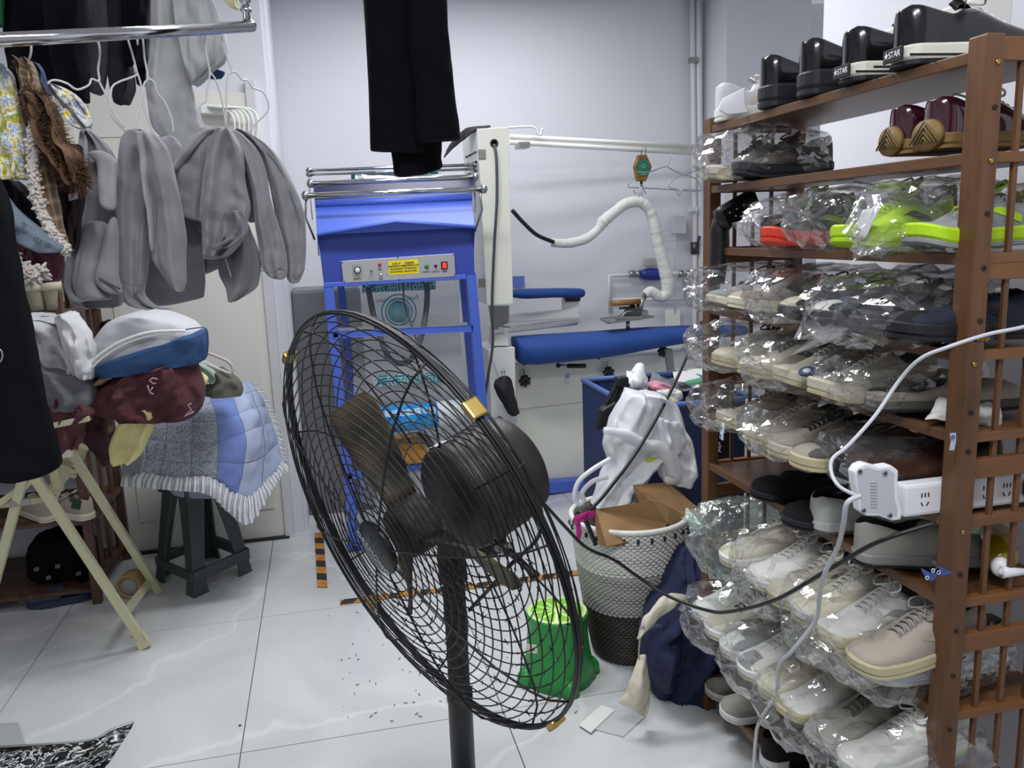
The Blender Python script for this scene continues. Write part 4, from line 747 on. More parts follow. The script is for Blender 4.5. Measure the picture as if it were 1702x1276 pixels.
mar = mat('maroon_muslin', '5a3137', .92, bump=1.0, bs=55, var=.25, vs=40)
def mdisp(u, v): return .004 * math.sin(v * 60) + .003 * math.sin(u * 40)
mb_ = thing('maroon_quilt', 'maroon crinkled muslin quilt with small pink embroidered arrows, under the pillow', 'quilt')
LF('bundle', [(262, 600, 300, 596), (212, 615, 322, 600), (178, 635, 336, 630), (158, 650, 340, 655), (152, 672, 336, 675), (176, 684, 325, 688), (215, 684, 310, 690)], mar, mb_, 3.08, .17, (7, .14, .5), 76, 60, 48, .016)
LF('hanging_side', [(92, 655, 130, 662), (82, 680, 160, 682), (82, 705, 142, 705), (88, 730, 138, 728), (92, 752, 118, 752)], mar, mb_, 2.95, .06, (5, .3, .4), 77, 40, 34, .014)
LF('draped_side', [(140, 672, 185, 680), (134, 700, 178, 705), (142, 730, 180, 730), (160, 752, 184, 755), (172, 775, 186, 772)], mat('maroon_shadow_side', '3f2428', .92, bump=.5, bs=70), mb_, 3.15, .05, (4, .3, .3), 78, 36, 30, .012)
pke = mat('pink_thread', 'd7a3b0', .8)
for P in (((248, 632), (254, 628), (262, 630)), ((248, 632), (256, 638), (259, 636)), ((245, 640), (249, 652), (254, 643)), ((249, 652), (255, 655)), ((308, 690), (318, 681), (312, 672), (318, 671)), ((306, 692), (322, 684))): tube('embroidered_arrow', [px(x, y, Y=2.885) for x, y in P], .0025, pke, mb_, 6)
pile('white fluffy band hanging under the maroon quilt', [(94, 745, 122, 745), (94, 758, 122, 757)], mat('pale_pink_band', 'cfc2c0', .9), 2.93, .03, (3, .1, .1), 79)
pile('tan and orange striped cloth edge under the pillow', [(195, 612, 262, 598), (175, 622, 230, 612), (160, 634, 190, 626), (156, 642, 172, 636)], mat('orange_stripe_cloth', 'a9713f', .85, col2='cdbfa6', vs=30), 3.0, .04, (3, .2, .3), 80)
pile('pale yellow fleece sleeve hanging down from the pile', [(212, 676, 256, 676), (200, 700, 262, 690), (184, 735, 246, 730), (184, 760, 238, 750), (190, 773, 226, 765)], mat('pale_yellow_fleece', 'd8cf8e', .92, bump=.15, bs=300, sheen=.2), 2.96, .05, (3, .35, .3), 81, wr=.01)
pile('small yellow fold next to the olive cloth', [(322, 620, 335, 618), (326, 632, 346, 628), (332, 642, 342, 640)], bpy.data.materials['pale_yellow_fleece'], 3.22, .03, s=82)
pile('pale green grey folded cloth at the right of the pile', [(310, 602, 340, 600), (318, 612, 362, 612), (334, 626, 368, 626), (342, 636, 360, 634)], mat('sage_cloth', '9da79f', .9), 3.34, .06, s=83)
pile('olive green folded cloth on the patchwork quilt', [(352, 618, 370, 612), (344, 632, 396, 630), (338, 645, 404, 645), (340, 656, 402, 656)], mat('olive_cloth', '5a5b50', .9), 3.36, .08, (3, .2, .3), 84)
tag(tube('fabric_strap', [px(x, y, Y=3.3) for x, y in ((342, 586), (355, 590), (378, 600), (387, 612), (382, 620), (365, 614), (345, 606))], .006, mat('strap_pinkgrey', 'b5acab', .8), None, 8, sm=5), 'pinkish grey padded strap looping right of the pillow', 'strap', 'laundry piled on the stand and stool')
# patchwork quilt
def quiltmat():
    m = mat('patchwork', 'aab6c6', .9, bump=.2, bs=60); nt = m.node_tree; b = nt.nodes['Principled BSDF']; uv = nt.nodes.new('ShaderNodeUVMap')
    mp = nt.nodes.new('ShaderNodeMapping'); mp.inputs['Scale'].default_value = (3, 3, 1); nt.links.new(uv.outputs[0], mp.inputs[0])
    fl = nt.nodes.new('ShaderNodeVectorMath'); fl.operation = 'FLOOR'; nt.links.new(mp.outputs[0], fl.inputs[0])
    sx_ = nt.nodes.new('ShaderNodeSeparateXYZ'); nt.links.new(uv.outputs[0], sx_.inputs[0])
    r = nt.nodes.new('ShaderNodeValToRGB'); r.color_ramp.interpolation = 'CONSTANT'; cs = ['a4abb2', 'a8b0b8', 'a0a8b0', '7488c4', 'a9b3cf', 'a0afc8']
    while len(r.color_ramp.elements) < 6: r.color_ramp.elements.new(.5)
    for i, c in enumerate(cs): r.color_ramp.elements[i].position = i / 6; r.color_ramp.elements[i].color = (*lin(c), 1)
    nt.links.new(sx_.outputs[0], r.inputs[0])
    n = nt.nodes.new('ShaderNodeTexNoise'); n.inputs['Scale'].default_value = 150; n.inputs['Detail'].default_value = 1; tc = nt.nodes.new('ShaderNodeTexCoord'); nt.links.new(tc.outputs['Object'], n.inputs[0])
    th = nt.nodes.new('ShaderNodeMapRange'); th.inputs[1].default_value = .5; th.inputs[2].default_value = .56; th.inputs[4].default_value = .55; nt.links.new(n.outputs[0], th.inputs[0])
    ml = nt.nodes.new('ShaderNodeMath'); ml.operation = 'MULTIPLY'; nt.links.new(th.outputs[0], ml.inputs[0]); g = nt.nodes.new('ShaderNodeMath'); g.operation = 'LESS_THAN'; g.inputs[1].default_value = .5; nt.links.new(sx_.outputs[0], g.inputs[0]); nt.links.new(g.outputs[0], ml.inputs[1])
    mx = nt.nodes.new('ShaderNodeMix'); mx.data_type = 'RGBA'; nt.links.new(ml.outputs[0], mx.inputs[0]); nt.links.new(r.outputs[0], mx.inputs[6]); mx.inputs[7].default_value = (*lin('4d5670'), 1)
    fr = nt.nodes.new('ShaderNodeVectorMath'); fr.operation = 'MULTIPLY'; fr.inputs[1].default_value = (6, 5, 1); nt.links.new(uv.outputs[0], fr.inputs[0]); f2 = nt.nodes.new('ShaderNodeVectorMath'); f2.operation = 'FRACTION'; nt.links.new(fr.outputs[0], f2.inputs[0])
    sp_ = nt.nodes.new('ShaderNodeSeparateXYZ'); nt.links.new(f2.outputs[0], sp_.inputs[0]); mn = nt.nodes.new('ShaderNodeMath'); mn.operation = 'MINIMUM'; nt.links.new(sp_.outputs[0], mn.inputs[0]); nt.links.new(sp_.outputs[1], mn.inputs[1])
    lt = nt.nodes.new('ShaderNodeMath'); lt.operation = 'LESS_THAN'; lt.inputs[1].default_value = .025; nt.links.new(mn.outputs[0], lt.inputs[0])
    m3_ = nt.nodes.new('ShaderNodeMix'); m3_.data_type = 'RGBA'; nt.links.new(lt.outputs[0], m3_.inputs[0]); nt.links.new(mx.outputs[2], m3_.inputs[6]); m3_.inputs[7].default_value = (*lin('59617a'), 1); nt.links.new(m3_.outputs[2], b.inputs['Base Color']); return m
qm = quiltmat()
def qd(u, v): return .010 * (abs(math.sin(u * PI * 6)) ** .5 * abs(math.sin(v * PI * 5)) ** .5) - .005
qt = thing('patchwork_quilt', 'blue, lilac and white patchwork quilt with a striped ruffle draped over the green stool', 'quilt')
QG = [[(236, 655, 3.62), (290, 655, 3.62), (345, 652, 3.66), (395, 640, 3.72), (420, 632, 3.95)],
      [(240, 690, 3.50), (300, 690, 3.47), (358, 690, 3.46), (410, 672, 3.56), (437, 668, 3.85)],
      [(238, 740, 3.46), (298, 745, 3.42), (362, 745, 3.41), (425, 725, 3.52), (452, 712, 3.80)],
      [(212, 782, 3.44), (292, 795, 3.40), (360, 795, 3.38), (412, 826, 3.46), (468, 768, 3.70)]]
patch('patchwork_top', QG, qm, qt, 96, 80, .014, qd, .012, 9, 3)
rf = mat('ruffle_stripe', 'b9bbbe', .9); nt = rf.node_tree; uvn = nt.nodes.new('ShaderNodeUVMap'); wv = nt.nodes.new('ShaderNodeTexWave'); wv.inputs['Scale'].default_value = 22; nt.links.new(uvn.outputs[0], wv.inputs[0])
rr_ = nt.nodes.new('ShaderNodeValToRGB'); rr_.color_ramp.elements[0].color = (*lin('858b94'), 1); rr_.color_ramp.elements[1].color = (*lin('cfd1d4'), 1); rr_.color_ramp.elements[1].position = .5; nt.links.new(wv.outputs[0], rr_.inputs[0]); nt.links.new(rr_.outputs[0], nt.nodes['Principled BSDF'].inputs['Base Color'])
def rd(u, v): return .007 * math.sin(u * 150) * (.4 + v)
RG = [[(214, 780, 3.43), (292, 794, 3.39), (345, 792, 3.37), (385, 814, 3.41), (412, 824, 3.45), (440, 795, 3.58), (470, 764, 3.70)],
      [(204, 792, 3.41), (290, 804, 3.36), (345, 806, 3.34), (380, 832, 3.38), (412, 848, 3.42), (448, 806, 3.56), (476, 770, 3.68)],
      [(202, 808, 3.40), (288, 815, 3.35), (345, 822, 3.33), (378, 850, 3.37), (414, 872, 3.40), (452, 815, 3.55), (478, 778, 3.67)]]
patch('striped_ruffle', RG, rf, qt, 260, 14, .005, rd, .006, 20, 8)
patch('striped_ruffle', [[(208, 745, 3.42), (240, 740, 3.43)], [(204, 772, 3.41), (240, 762, 3.42)], [(202, 792, 3.40), (234, 784, 3.41)]], rf, qt, 60, 20, .005, rd, .006, 20, 9)
patch('striped_ruffle', [[(420, 640, 3.93), (440, 668, 3.87), (455, 712, 3.8), (470, 766, 3.7)], [(428, 640, 3.95), (448, 670, 3.89), (464, 716, 3.82), (477, 768, 3.72)]], rf, qt, 80, 8, .005, rd, .004, 20, 10)
tag(patch('care_tag', [[(472, 770, 3.6), (479, 775, 3.6)], [(474, 785, 3.6), (480, 786, 3.6)]], whitep, None, 4, 4, .001), 'tiny white care tag at the right corner of the patchwork quilt', 'tag')
# bulk of laundry beneath the quilt, resting on the seat
pile('bundle of laundry under the patchwork quilt, on the stool seat', [(262, 660, 400, 655, 3.75), (258, 720, 420, 715, 3.75), (262, 775, 420, 770, 3.75), (290, 815, 400, 812, 3.75)], mat('inner_laundry', '8f98a3', .9), 3.75, .16, (2, .1, .1), 85)
# ---------------- dark green plastic stool ----------------
gs_ = mat('dark_green_plastic', '3d4a47', .42, bump=.04, bs=200)
sl = thing('plastic_stool', 'dark green plastic stool with flared legs under the patchwork quilt', 'stool')
fl_ = px(324, 994, Z=0); fr_ = px(420, 948, Z=0); bl_ = px(258, 962, Z=0); br_ = fr_ + (bl_ - fl_)
ZS = .46
cen = (fl_ + fr_ + bl_ + br_) / 4
def tp(p, z, k=.62): t = 1 - (1 - k) * z / ZS; return Vector((cen[0] + (p[0] - cen[0]) * t, cen[1] + (p[1] - cen[1]) * t, z))
FT = [fl_, fr_, br_, bl_]
plate('seat', [tp(p, ZS, .78) for p in FT], .022, gs_, sl, (0, 0, 1), .008)
plate('seat_skirt', [tp(p, ZS - .05, .72) for p in FT], .05, gs_, sl, (0, 0, 1), .006)
for i, p in enumerate(FT):
    a, b = tp(p, 0), tp(p, ZS); d = (b - a)
    u = Vector(FT[(i + 1) % 4] - p).normalized(); v = Vector(FT[i - 1] - p).normalized()
    V = []
    for zz in np.linspace(0, 1, 8):
        c = a + d * zz; wd = .064 + .03 * zz ** 2 + (.012 if zz < .05 else 0)
        V += [c, c + u * wd, c + u * wd + v * .012, c + u * .018 + v * .018, c + v * wd + u * .012, c + v * wd]
    F = [(k * 6 + q, k * 6 + (q + 1) % 6, (k + 1) * 6 + (q + 1) % 6, (k + 1) * 6 + q) for k in range(7) for q in range(6)] + [tuple(range(6)), tuple(42 + q for q in range(6))]
    o = mesh('leg', V, F, gs_, sl)
    bv = o.modifiers.new('b', 'BEVEL'); bv.width = .003
for i in range(4):
    p, q = FT[i], FT[(i + 1) % 4]; a, b = tp(p, .085), tp(q, .085); dd = (b - a).normalized()
    bar('stretcher', a + dd * .03, b - dd * .03, .018, .045, gs_, sl, .004, (0, 0, 1)) if False else bar('stretcher', a, b, .016, .042, gs_, sl, .004, (0, 0, 1))
# ---------------- basket, bags, jeans, green stool, floor things ----------------
bc = px(1035, 1118, Z=0); BC = Vector((px(1046, 900, Y=2.60)[0], 2.60, 0))
bk_ = thing('wicker_basket', 'tall woven laundry basket banded white, grey and dark brown, left of the jeans', 'basket')
wcols = [mat('wicker_brown', '3a3430', .55), mat('wicker_grey', 'a7a7a2', .55), mat('wicker_white', 'dcdcd6', .5)]
HB = .515
def br(z): return .125 + .078 * (z / HB) ** .8
NS = 56
core = lathe('liner', [(br(0) - .012, .005), (br(.25) - .012, .25), (br(HB) - .014, HB - .01), (br(HB) - .02, HB - .012), (br(.25) - .02, .25), (.01, .02)], BC, mat('wicker_core', '4e4a46', .9), bk_, 40)
for k, (z0, z1) in enumerate(((.012, .20), (.20, .35), (.35, HB))):
    lst = []; n = int((z1 - z0) / .0088)
    for i in range(n):
        z = z0 + (i + .5) * (z1 - z0) / n; r0 = br(z); pts = []
        for q in range(NS * 2):
            a = 2 * PI * q / (NS * 2); pts.append(BC + Vector((math.cos(a), math.sin(a), 0)) * (r0 + .0042 * math.cos(PI * q + PI * i)) * 1 + Vector((0, 0, z + .002 * math.sin(a * 3 + i))))
        lst.append((pts, .0056, True))
    tag(tubes('woven_band', lst, wcols[k], bk_, 5), kind='stuff')
tag(tubes('rim_stakes', [([BC + Vector((math.cos(a), math.sin(a), 0)) * (br(HB) + .004) + Vector((0, 0, HB - .035)), BC + Vector((math.cos(a), math.sin(a), 0)) * (br(HB) + .007) + Vector((0, 0, HB - .02))], .005, False) for a in np.linspace(0, 2 * PI, 29)[:-1]], blackpl, bk_, 5), kind='stuff')
tube('rim', [BC + Vector((math.cos(a), math.sin(a), 0)) * br(HB) + Vector((0, 0, HB)) for a in np.linspace(0, 2 * PI, 41)[:-1]], .010, wcols[2], bk_, 8, True)
tube('carry_handle', [px(955, 868, Y=2.48), px(962, 852, Y=2.44), px(972, 862, Y=2.42), px(990, 905, Y=2.42)], .008, blackpl, bk_, 8, sm=5)
rb_ = thing('pink_ribbon', 'bright pink printed ribbon tied at the left rim of the basket', 'ribbon')
pkm = mat('hot_pink', 'c42a8a', .6)
patch('band', [[(954, 858, 2.42), (970, 852, 2.40), (988, 846, 2.42)], [(956, 872, 2.42), (972, 865, 2.40), (990, 858, 2.42)]], pkm, rb_, 20, 8, .002)
patch('tail', [[(956, 868, 2.42), (964, 868, 2.42)], [(958, 885, 2.42), (967, 885, 2.42)], [(957, 900, 2.43), (963, 898, 2.43)]], pkm, rb_, 8, 14, .002)
text('lettering', 'AYLE', px(968, 862, Y=2.395), (1, 0, .3), (-.3, 0, 1), .018, blackpl, rb_)
kp = mat('kraft_paper', '9c7b52', .7, bump=.1, bs=80, var=.12, vs=5)
pb_ = thing('brown_paper_bag', 'crumpled brown kraft paper bag lying in the wicker basket', 'bag')
def poly(n, pts, m, par, th=.002): return plate(n, [px(*p[:2], Y=p[2]) for p in pts], th, m, par, (0, 1, .3))
kd = mat('kraft_paper_inside', '846541', .75)
def facet(n, tris, m, par, th=.0015):
    V = []; F = []
    for t in tris: F.append(tuple(range(len(V), len(V) + len(t)))); V += [px(*p[:2], Y=p[2]) for p in t]
    o = mesh(n, V, F, m, par); s = o.modifiers.new('t', 'SOLIDIFY'); s.thickness = th; return o
A_, B_, C_, D_, E_, F_, G_ = (990, 846, 2.50), (1082, 832, 2.44), (1052, 806, 2.60), (1108, 802, 2.62), (1168, 850, 2.55), (1110, 870, 2.44), (1008, 908, 2.40)
facet('front_panel', [[A_, B_, F_, (1090, 890, 2.42)], [A_, (1090, 890, 2.42), G_], [G_, (1090, 890, 2.42), (1050, 905, 2.44)]], kp, pb_)
facet('side_fold', [[A_, G_, (996, 905, 2.44)], [A_, (996, 905, 2.44), (990, 880, 2.47)]], kd, pb_)
facet('top_panel', [[C_, D_, (1112, 842, 2.5), B_], [C_, B_, (1066, 845, 2.5)]], kd, pb_); facet('right_panel', [[D_, E_, (1160, 872, 2.52), (1112, 842, 2.5)], [(1112, 842, 2.5), (1160, 872, 2.52), (1130, 892, 2.48), F_], [B_, (1112, 842, 2.5), F_]], kp, pb_)
facet('back_panel', [[(1040, 812, 2.68), (1120, 806, 2.70), (1165, 850, 2.66), (1060, 880, 2.66)]], kd, pb_)
nv = mat('navy_denim', '171d3c', .9, bump=.3, bs=140, col2='1e2648', vs=14)
tag(loft('navy_cloth', [(1068, 872, 1135, 862, 2.56, .08), (1050, 890, 1148, 884, 2.56, .1), (1040, 905, 1150, 902, 2.58, .1)], nv, None, th=.1, folds=(3, .3, .3), seed=5), 'navy cloth stuffed into the basket under the paper bag', 'cloth')
# white plastic carrier bag
pbm = film('white_film', (.97, .98, 1), .68, .03, .3, .3, 20, .25, (.93, .95, .98))
cbg = thing('white_carrier_bag', 'crumpled translucent white plastic carrier bag with drooping handles on top of the basket', 'bag')
loft('bag_body', [(1045, 650, 1095, 652), (1030, 668, 1122, 672), (1010, 710, 1135, 710), (1005, 738, 1142, 735), (1012, 770, 1100, 765), (1000, 800, 1072, 795), (990, 830, 1062, 822), (985, 842, 1050, 838)], pbm, cbg, 2.72, .09, 64, 60, (6, .35, .5), 5, .014, 11)
loft('right_fold', [(1088, 690, 1128, 700), (1092, 720, 1146, 730), (1096, 760, 1152, 760), (1098, 790, 1150, 788), (1106, 803, 1142, 806)], pbm, cbg, 2.66, .06, 40, 40, (4, .5, .4), 6, .02, 12)
tube('handle_loop', [px(x, y, Y=2.66) for x, y in ((1015, 762), (985, 780), (962, 800), (955, 825), (962, 838), (970, 832), (968, 818), (985, 800), (1010, 792))], .009, pbm, cbg, 10, sm=6)
tube('rim_roll', [px(x, y, Y=2.62) for x, y in ((1004, 715), (1040, 722), (1072, 738), (1095, 742), (1112, 758), (1120, 790), (1104, 800))], [.012, .018, .02, .022, .03, .03, .012], pbm, cbg, 12, sm=6)
patch('print', [[(1072, 762, 2.655), (1104, 757, 2.655)], [(1076, 768, 2.655), (1104, 768, 2.655)]], mat('lime_print', 'c5d24a', .5), cbg, 10, 6, .001)
tag(loft('box_with_yellow_edge', [(1006, 728, 1016, 728), (1010, 745, 1024, 745), (1012, 760, 1026, 758)], mat('ochre', 'a8963a', .6), None, 2.8, .02, 14, 10, (1, 0, 0), 1, .002), 'ochre sliver of packaging behind the carrier bag', 'packaging')
cl = thing('black_clamp', 'large black plastic hanger clamp leaning behind the white carrier bag', 'clamp')
for a, b in (((1030, 632), (1000, 690)), ((1038, 634), (1014, 690)), ((1040, 640), (1036, 680))): bar('arm', px(*a, Y=2.95), px(*b, Y=2.93), .018, .02, blackpl, cl, .004)
plate('jaw', [px(1000, 682, Y=2.9), px(1024, 668, Y=2.9), px(1042, 684, Y=2.9), px(1024, 702, Y=2.9), px(992, 716, Y=2.9)], .05, blackpl, cl, (0, 1, 0), .006); box('pivot', px(1033, 634, Y=2.94), (.045, .05, .04), blackpl, cl, .008)
# navy collapsible crate with laundry on top
nb = mat('navy_bin', '1c2a55', .6, bump=.05); bn = thing('navy_storage_bin', 'dark navy open fabric storage bin behind the basket, partly behind the rack post', 'bin')
P0 = [px(1108, 660, Y=3.1), px(1225, 705, Y=2.95), px(1320, 640, Y=3.6), px(1170, 640, Y=3.7)]
bx0 = Vector((1.10, 2.72, 0)); 
for n_, c, s in (('front_wall', (1.36, 2.86, .42), (.50, .012, .80)), ('back_wall', (1.36, 3.50, .42), (.50, .012, .80)), ('side_wall', (1.11, 3.18, .42), (.012, .64, .80)), ('side_wall', (1.61, 3.18, .42), (.012, .64, .80)), ('bottom_panel', (1.36, 3.18, .02), (.5, .64, .02))): box(n_, c, s, nb, bn, .004)
for n_, a, b in (('rim', (1.11, 2.86, .825), (1.11, 3.5, .825)), ('rim', (1.11, 2.86, .825), (1.61, 2.86, .825)), ('rim', (1.61, 2.86, .825), (1.61, 3.5, .825)), ('rim', (1.11, 3.5, .825), (1.61, 3.5, .825))): cyl(n_, a, b, .012, mat('slate_blue_rim', '49639b', .5), bn, 12)
tag(patch('white_plastic_bag', [[(1042, 620, 3.2), (1060, 610, 3.25), (1072, 622, 3.2)], [(1038, 636, 3.1), (1058, 632, 3.05), (1080, 640, 3.12)], [(1048, 652, 3.12), (1062, 655, 3.05), (1078, 652, 3.12)]], pbm, None, 30, 30, .003, wr=.03, ws=16), 'small crumpled white plastic bag behind the carrier bag', 'bag')
tag(loft('pink_cloth', [(1078, 640, 1090, 632), (1080, 650, 1120, 643), (1090, 653, 1110, 651)], mat('rose_cloth', 'd08aa0', .9), None, 3.2, .06, 20, 16, (3, .3, .3), 3), 'rose pink cloth on the navy bin behind the carrier bag', 'cloth')
tag(loft('yellow_print_cloth', [(1092, 650, 1130, 646), (1100, 660, 1132, 660), (1112, 668, 1124, 666)], flo2, None, 3.12, .05, 20, 16, (3, .3, .3), 4), 'pale yellow printed cloth below the pink cloth', 'cloth')
tag(patch('clear_garment_cover', [[(1084, 622, 3.5), (1130, 615, 3.6), (1180, 612, 3.6)], [(1080, 634, 3.3), (1130, 640, 3.4), (1180, 636, 3.4)], [(1090, 646, 3.15), (1130, 650, 3.2), (1180, 646, 3.2)]], film('crinkled_cover', (1, 1, 1), .25, .06, .5, .15, 30, .5), None, 30, 24, 0, wr=.02), 'crinkled clear plastic cover on the navy bin', 'cover')
tag(patch('white_sheet', [[(1118, 618, 3.4), (1168, 612, 3.5)], [(1122, 634, 3.2), (1172, 636, 3.25)]], whitep, None, 12, 12, .002), 'flat white paper sheet on the navy bin', 'paper')
tag(loft('green_cloth', [(1140, 634, 1175, 626), (1145, 644, 1180, 642), (1160, 648, 1178, 647)], mat('mint_green', '4f8f6d', .9), None, 3.12, .04, 18, 12, (3, .3, .3), 6), 'mint green cloth corner on the navy bin by the post', 'cloth')
ap = thing('black_printed_apron', 'black apron with white characters hanging inside the left end of the shoe rack', 'apron')
loft('cloth', [(1178, 590, 1208, 588), (1180, 640, 1212, 640), (1182, 700, 1216, 700), (1184, 770, 1218, 770)], mat('black_apron', '0f1015', .85), ap, 2.5, .015, 20, 24, (3, .3, .1), 9, .003)
for i, t_ in enumerate('\u6c47\u8863\u65cf\u6bb5'[:4]): text('lettering', t_, px(1191, 652 + i * 31, Y=2.475), (1, 0, 0), (0, 0, 1), .04, whitepl, ap)
for x in (1236, 1249): tag(cyl('chrome_tube', px(x, 640, Y=3.0) * np.array([1, 1, 0]) + np.array([0, 0, .02]), px(x, 640, Y=3.0) + np.array([0, 0, .1]), .014, chrome, None, 14), 'upright chrome tube behind the rack, %s of two' % ('left' if x < 1240 else 'right'), 'tube', 'chrome tubes behind the rack')
tag(box('white_box', px(1268, 745, Y=2.75) * np.array([1, 1, 0]) + np.array([0, 0, .42]), (.10, .1, .84), whitep, None, .004), 'upright white box seen between the shelves at the left end of the rack', 'box')
# jeans
jn = thing('dark_jeans', 'dark navy jeans slumped on the floor between basket and rack, cream lining trailing', 'jeans')
loft('leg_mass', [(1130, 905, 1190, 905, 2.42, .08), (1120, 935, 1200, 930, 2.38, .10), (1108, 980, 1205, 980, 2.34, .13), (1092, 1010, 1200, 1010, 2.30, .13), (1068, 1050, 1200, 1050, 2.28, .12), (1068, 1090, 1198, 1090, 2.26, .12), (1076, 1130, 1196, 1130, 2.30, .11), (1084, 1150, 1180, 1150, 2.30, .10), (1096, 1160, 1140, 1160, 2.30, .06)], nv, jn, th=.1, nu=80, nv=80, folds=(7, .4, .6), seed=12, wr=.022, ws=9)
loft('back_leg', [(1170, 880, 1230, 900, 2.62, .08), (1168, 960, 1240, 980, 2.58, .10), (1170, 1060, 1236, 1070, 2.56, .1), (1172, 1130, 1220, 1130, 2.5, .08)], nv, jn, th=.1, nu=40, nv=40, folds=(4, .4, .3), seed=13, wr=.016)
lc = mat('cream_lining', 'cfc9b6', .8, bump=.1, bs=200)
patch('pocket_lining', [[(1092, 1000, 2.16), (1115, 985, 2.17), (1150, 992, 2.18)], [(1070, 1030, 2.14), (1090, 1012, 2.13), (1125, 1004, 2.15)], [(1058, 1062, 2.14), (1066, 1058, 2.12), (1076, 1044, 2.13)]], lc, jn, 30, 24, .003, wr=.008)
patch('cream_flap', [[(1062, 1090, 2.14), (1072, 1088, 2.13), (1074, 1100, 2.14)], [(1052, 1120, 2.12), (1068, 1125, 2.09), (1080, 1140, 2.13)], [(1040, 1150, 2.12), (1062, 1155, 2.08), (1078, 1165, 2.13)], [(1026, 1166, 2.13), (1052, 1180, 2.10), (1070, 1192, 2.13)]], lc, jn, 30, 40, .003, wr=.006)
def fp0(x, y, z): return px(x, y, Z=z)
tube('waistband_edge', [px(1064, 1060, Y=2.13), px(1062, 1090, Y=2.13), px(1068, 1130, Y=2.12), px(1080, 1160, Y=2.12), px(1072, 1194, Y=2.12)], .0025, mat('beige_thread', 'b5ae9a', .8), jn, 5, sm=5)
text('lettering', 'PLZEMN', px(1082, 1042, Y=2.12), (1, 0, .02), (0, 0, 1), .018, mat('denim_print', '6a7190', .8), jn)
tag(plate('white_card', [fp0(1000, 1172, .004), fp0(1040, 1168, .004), fp0(1070, 1192, .004), fp0(1036, 1224, .004), fp0(962, 1205, .004)], .002, film('card_sleeve', (1, 1, 1), .5, .06, .4, .12, 10, .1), None, (0, 0, 1)), 'clear plastic sleeve lying on the tiles below the cream flap', 'sleeve')
tag(plate('paper_card', [fp0(1000, 1172, .007), fp0(1022, 1180, .007), fp0(982, 1218, .007), fp0(962, 1205, .007)], .002, whitep, None, (0, 0, 1)), 'white card in the clear sleeve on the floor', 'card')
# green stool with lime slice top
gst = thing('green_stool', 'small round green plastic stool with a printed lime slice top, seen through the fan cage', 'stool')
gm = mat('bright_green_plastic', '1f8f3c', .35, var=.1, vs=4); GC = Vector(px(915, 1130, Z=0)); GC.z = 0; GC.y = 2.49; GC.x = px(928, 1100, Y=2.49)[0]
def gfn(r, h, a): return r * (1 + (.10 * max(0, math.cos(4 * a + .6)) * max(0, 1 - h / .12)))
lathe('body', [(.118, 0), (.112, .05), (.106, .12), (.1, .2), (.098, .222), (.104, .228), (.104, .238), (.1, .242)], GC, gm, gst, 64, fn=gfn)
lathe('rim', [(.100, .242), (.101, .2445), (.094, .246), (.094, .243)], GC, mat('lime_rind', 'cfe9a8', .4), gst, 48)
lathe('lime_disc', [(.0945, .243), (.093, .2455), (.001, .2455)], GC, mat('lime_pith', 'd5ef9a', .4), gst, 48)
ls = mat('lime_flesh', '84cf2c', .35, var=.25, vs=60)
for k in range(10):
    a0 = k * PI / 5 + .07; a1 = a0 + PI / 5 - .14; P = [GC + Vector((math.cos((a0 + a1) / 2) * .014, math.sin((a0 + a1) / 2) * .014, .2456))] + [GC + Vector((math.cos(a) * .087, math.sin(a) * .087, .2456)) for a in np.linspace(a0, a1, 6)]
    plate('lime_segment', P, .0012, ls, gst, (0, 0, 1))
for a in (.2, 1.77, 3.34, 4.9):
    q = GC + Vector((math.cos(a - .15) * .115, math.sin(a - .15) * .115, 0)); lathe('foot', [(.034, 0), (.03, .03), (.016, .05), (.002, .055)], q, gm, gst, 18)
box('price_label', px(884, 1078, Y=GC.y - .112), (.035, .002, .028), mat('label_pale', 'cfd6c0', .6), gst, 0, Matrix.Rotation(-.45, 3, 'Z'))
# floor tape
tp1 = mat('orange_tape', 'c98a3c', .6, col2='a9692a', vs=30); tp2 = mat('tape_black', '2a2624', .8)
tg = thing('floor_tape', 'worn orange and black hazard tape stuck across the tiles behind the fan', 'tape')
ta, tb = px(566, 1002, Z=0.001), px(965, 952, Z=0.001); d = tb - ta
patch('tape_strip', [[tuple(ta + d * t + np.array([0, .022 + .003 * math.sin(9 * t), .003])) for t in np.linspace(0, 1, 9)], [tuple(ta + d * t + np.array([0, -.022 + .003 * math.sin(7 * t), .003])) for t in np.linspace(0, 1, 9)]], tp1, tg, 60, 4, .001, wr=0, world=True)
rg = random.Random(8)
for k in range(11):
    t = (k + .5) / 11 + rg.uniform(-.02, .02); c = ta + d * t + np.array([0, 0, .005]); w_ = .02 + rg.random() * .02
    plate('black_stripe', [c + np.array([-w_, -.02, 0]), c + np.array([w_ * .4, -.021, 0]), c + np.array([w_, .02, 0]), c + np.array([-w_ * .5, .021, 0])], .0008, tp2, tg, (0, 0, 1))
tv = thing('hazard_tape', 'orange and black striped tape strip running away on the floor left of the fan hub', 'tape')
va, vb = px(536, 975, Z=.001), px(530, 885, Z=.001); d2 = vb - va
for k in range(9):
    a_, b_ = va + d2 * k / 9, va + d2 * (k + 1) / 9; plate('tape_piece', [a_ + np.array([-.022, 0, .003]), a_ + np.array([.022, -.02, .003]), b_ + np.array([.022, -.02, .003]), b_ + np.array([-.022, 0, .003])], .001, tp1 if k % 2 == 0 else tp2, tv, (0, 0, 1))
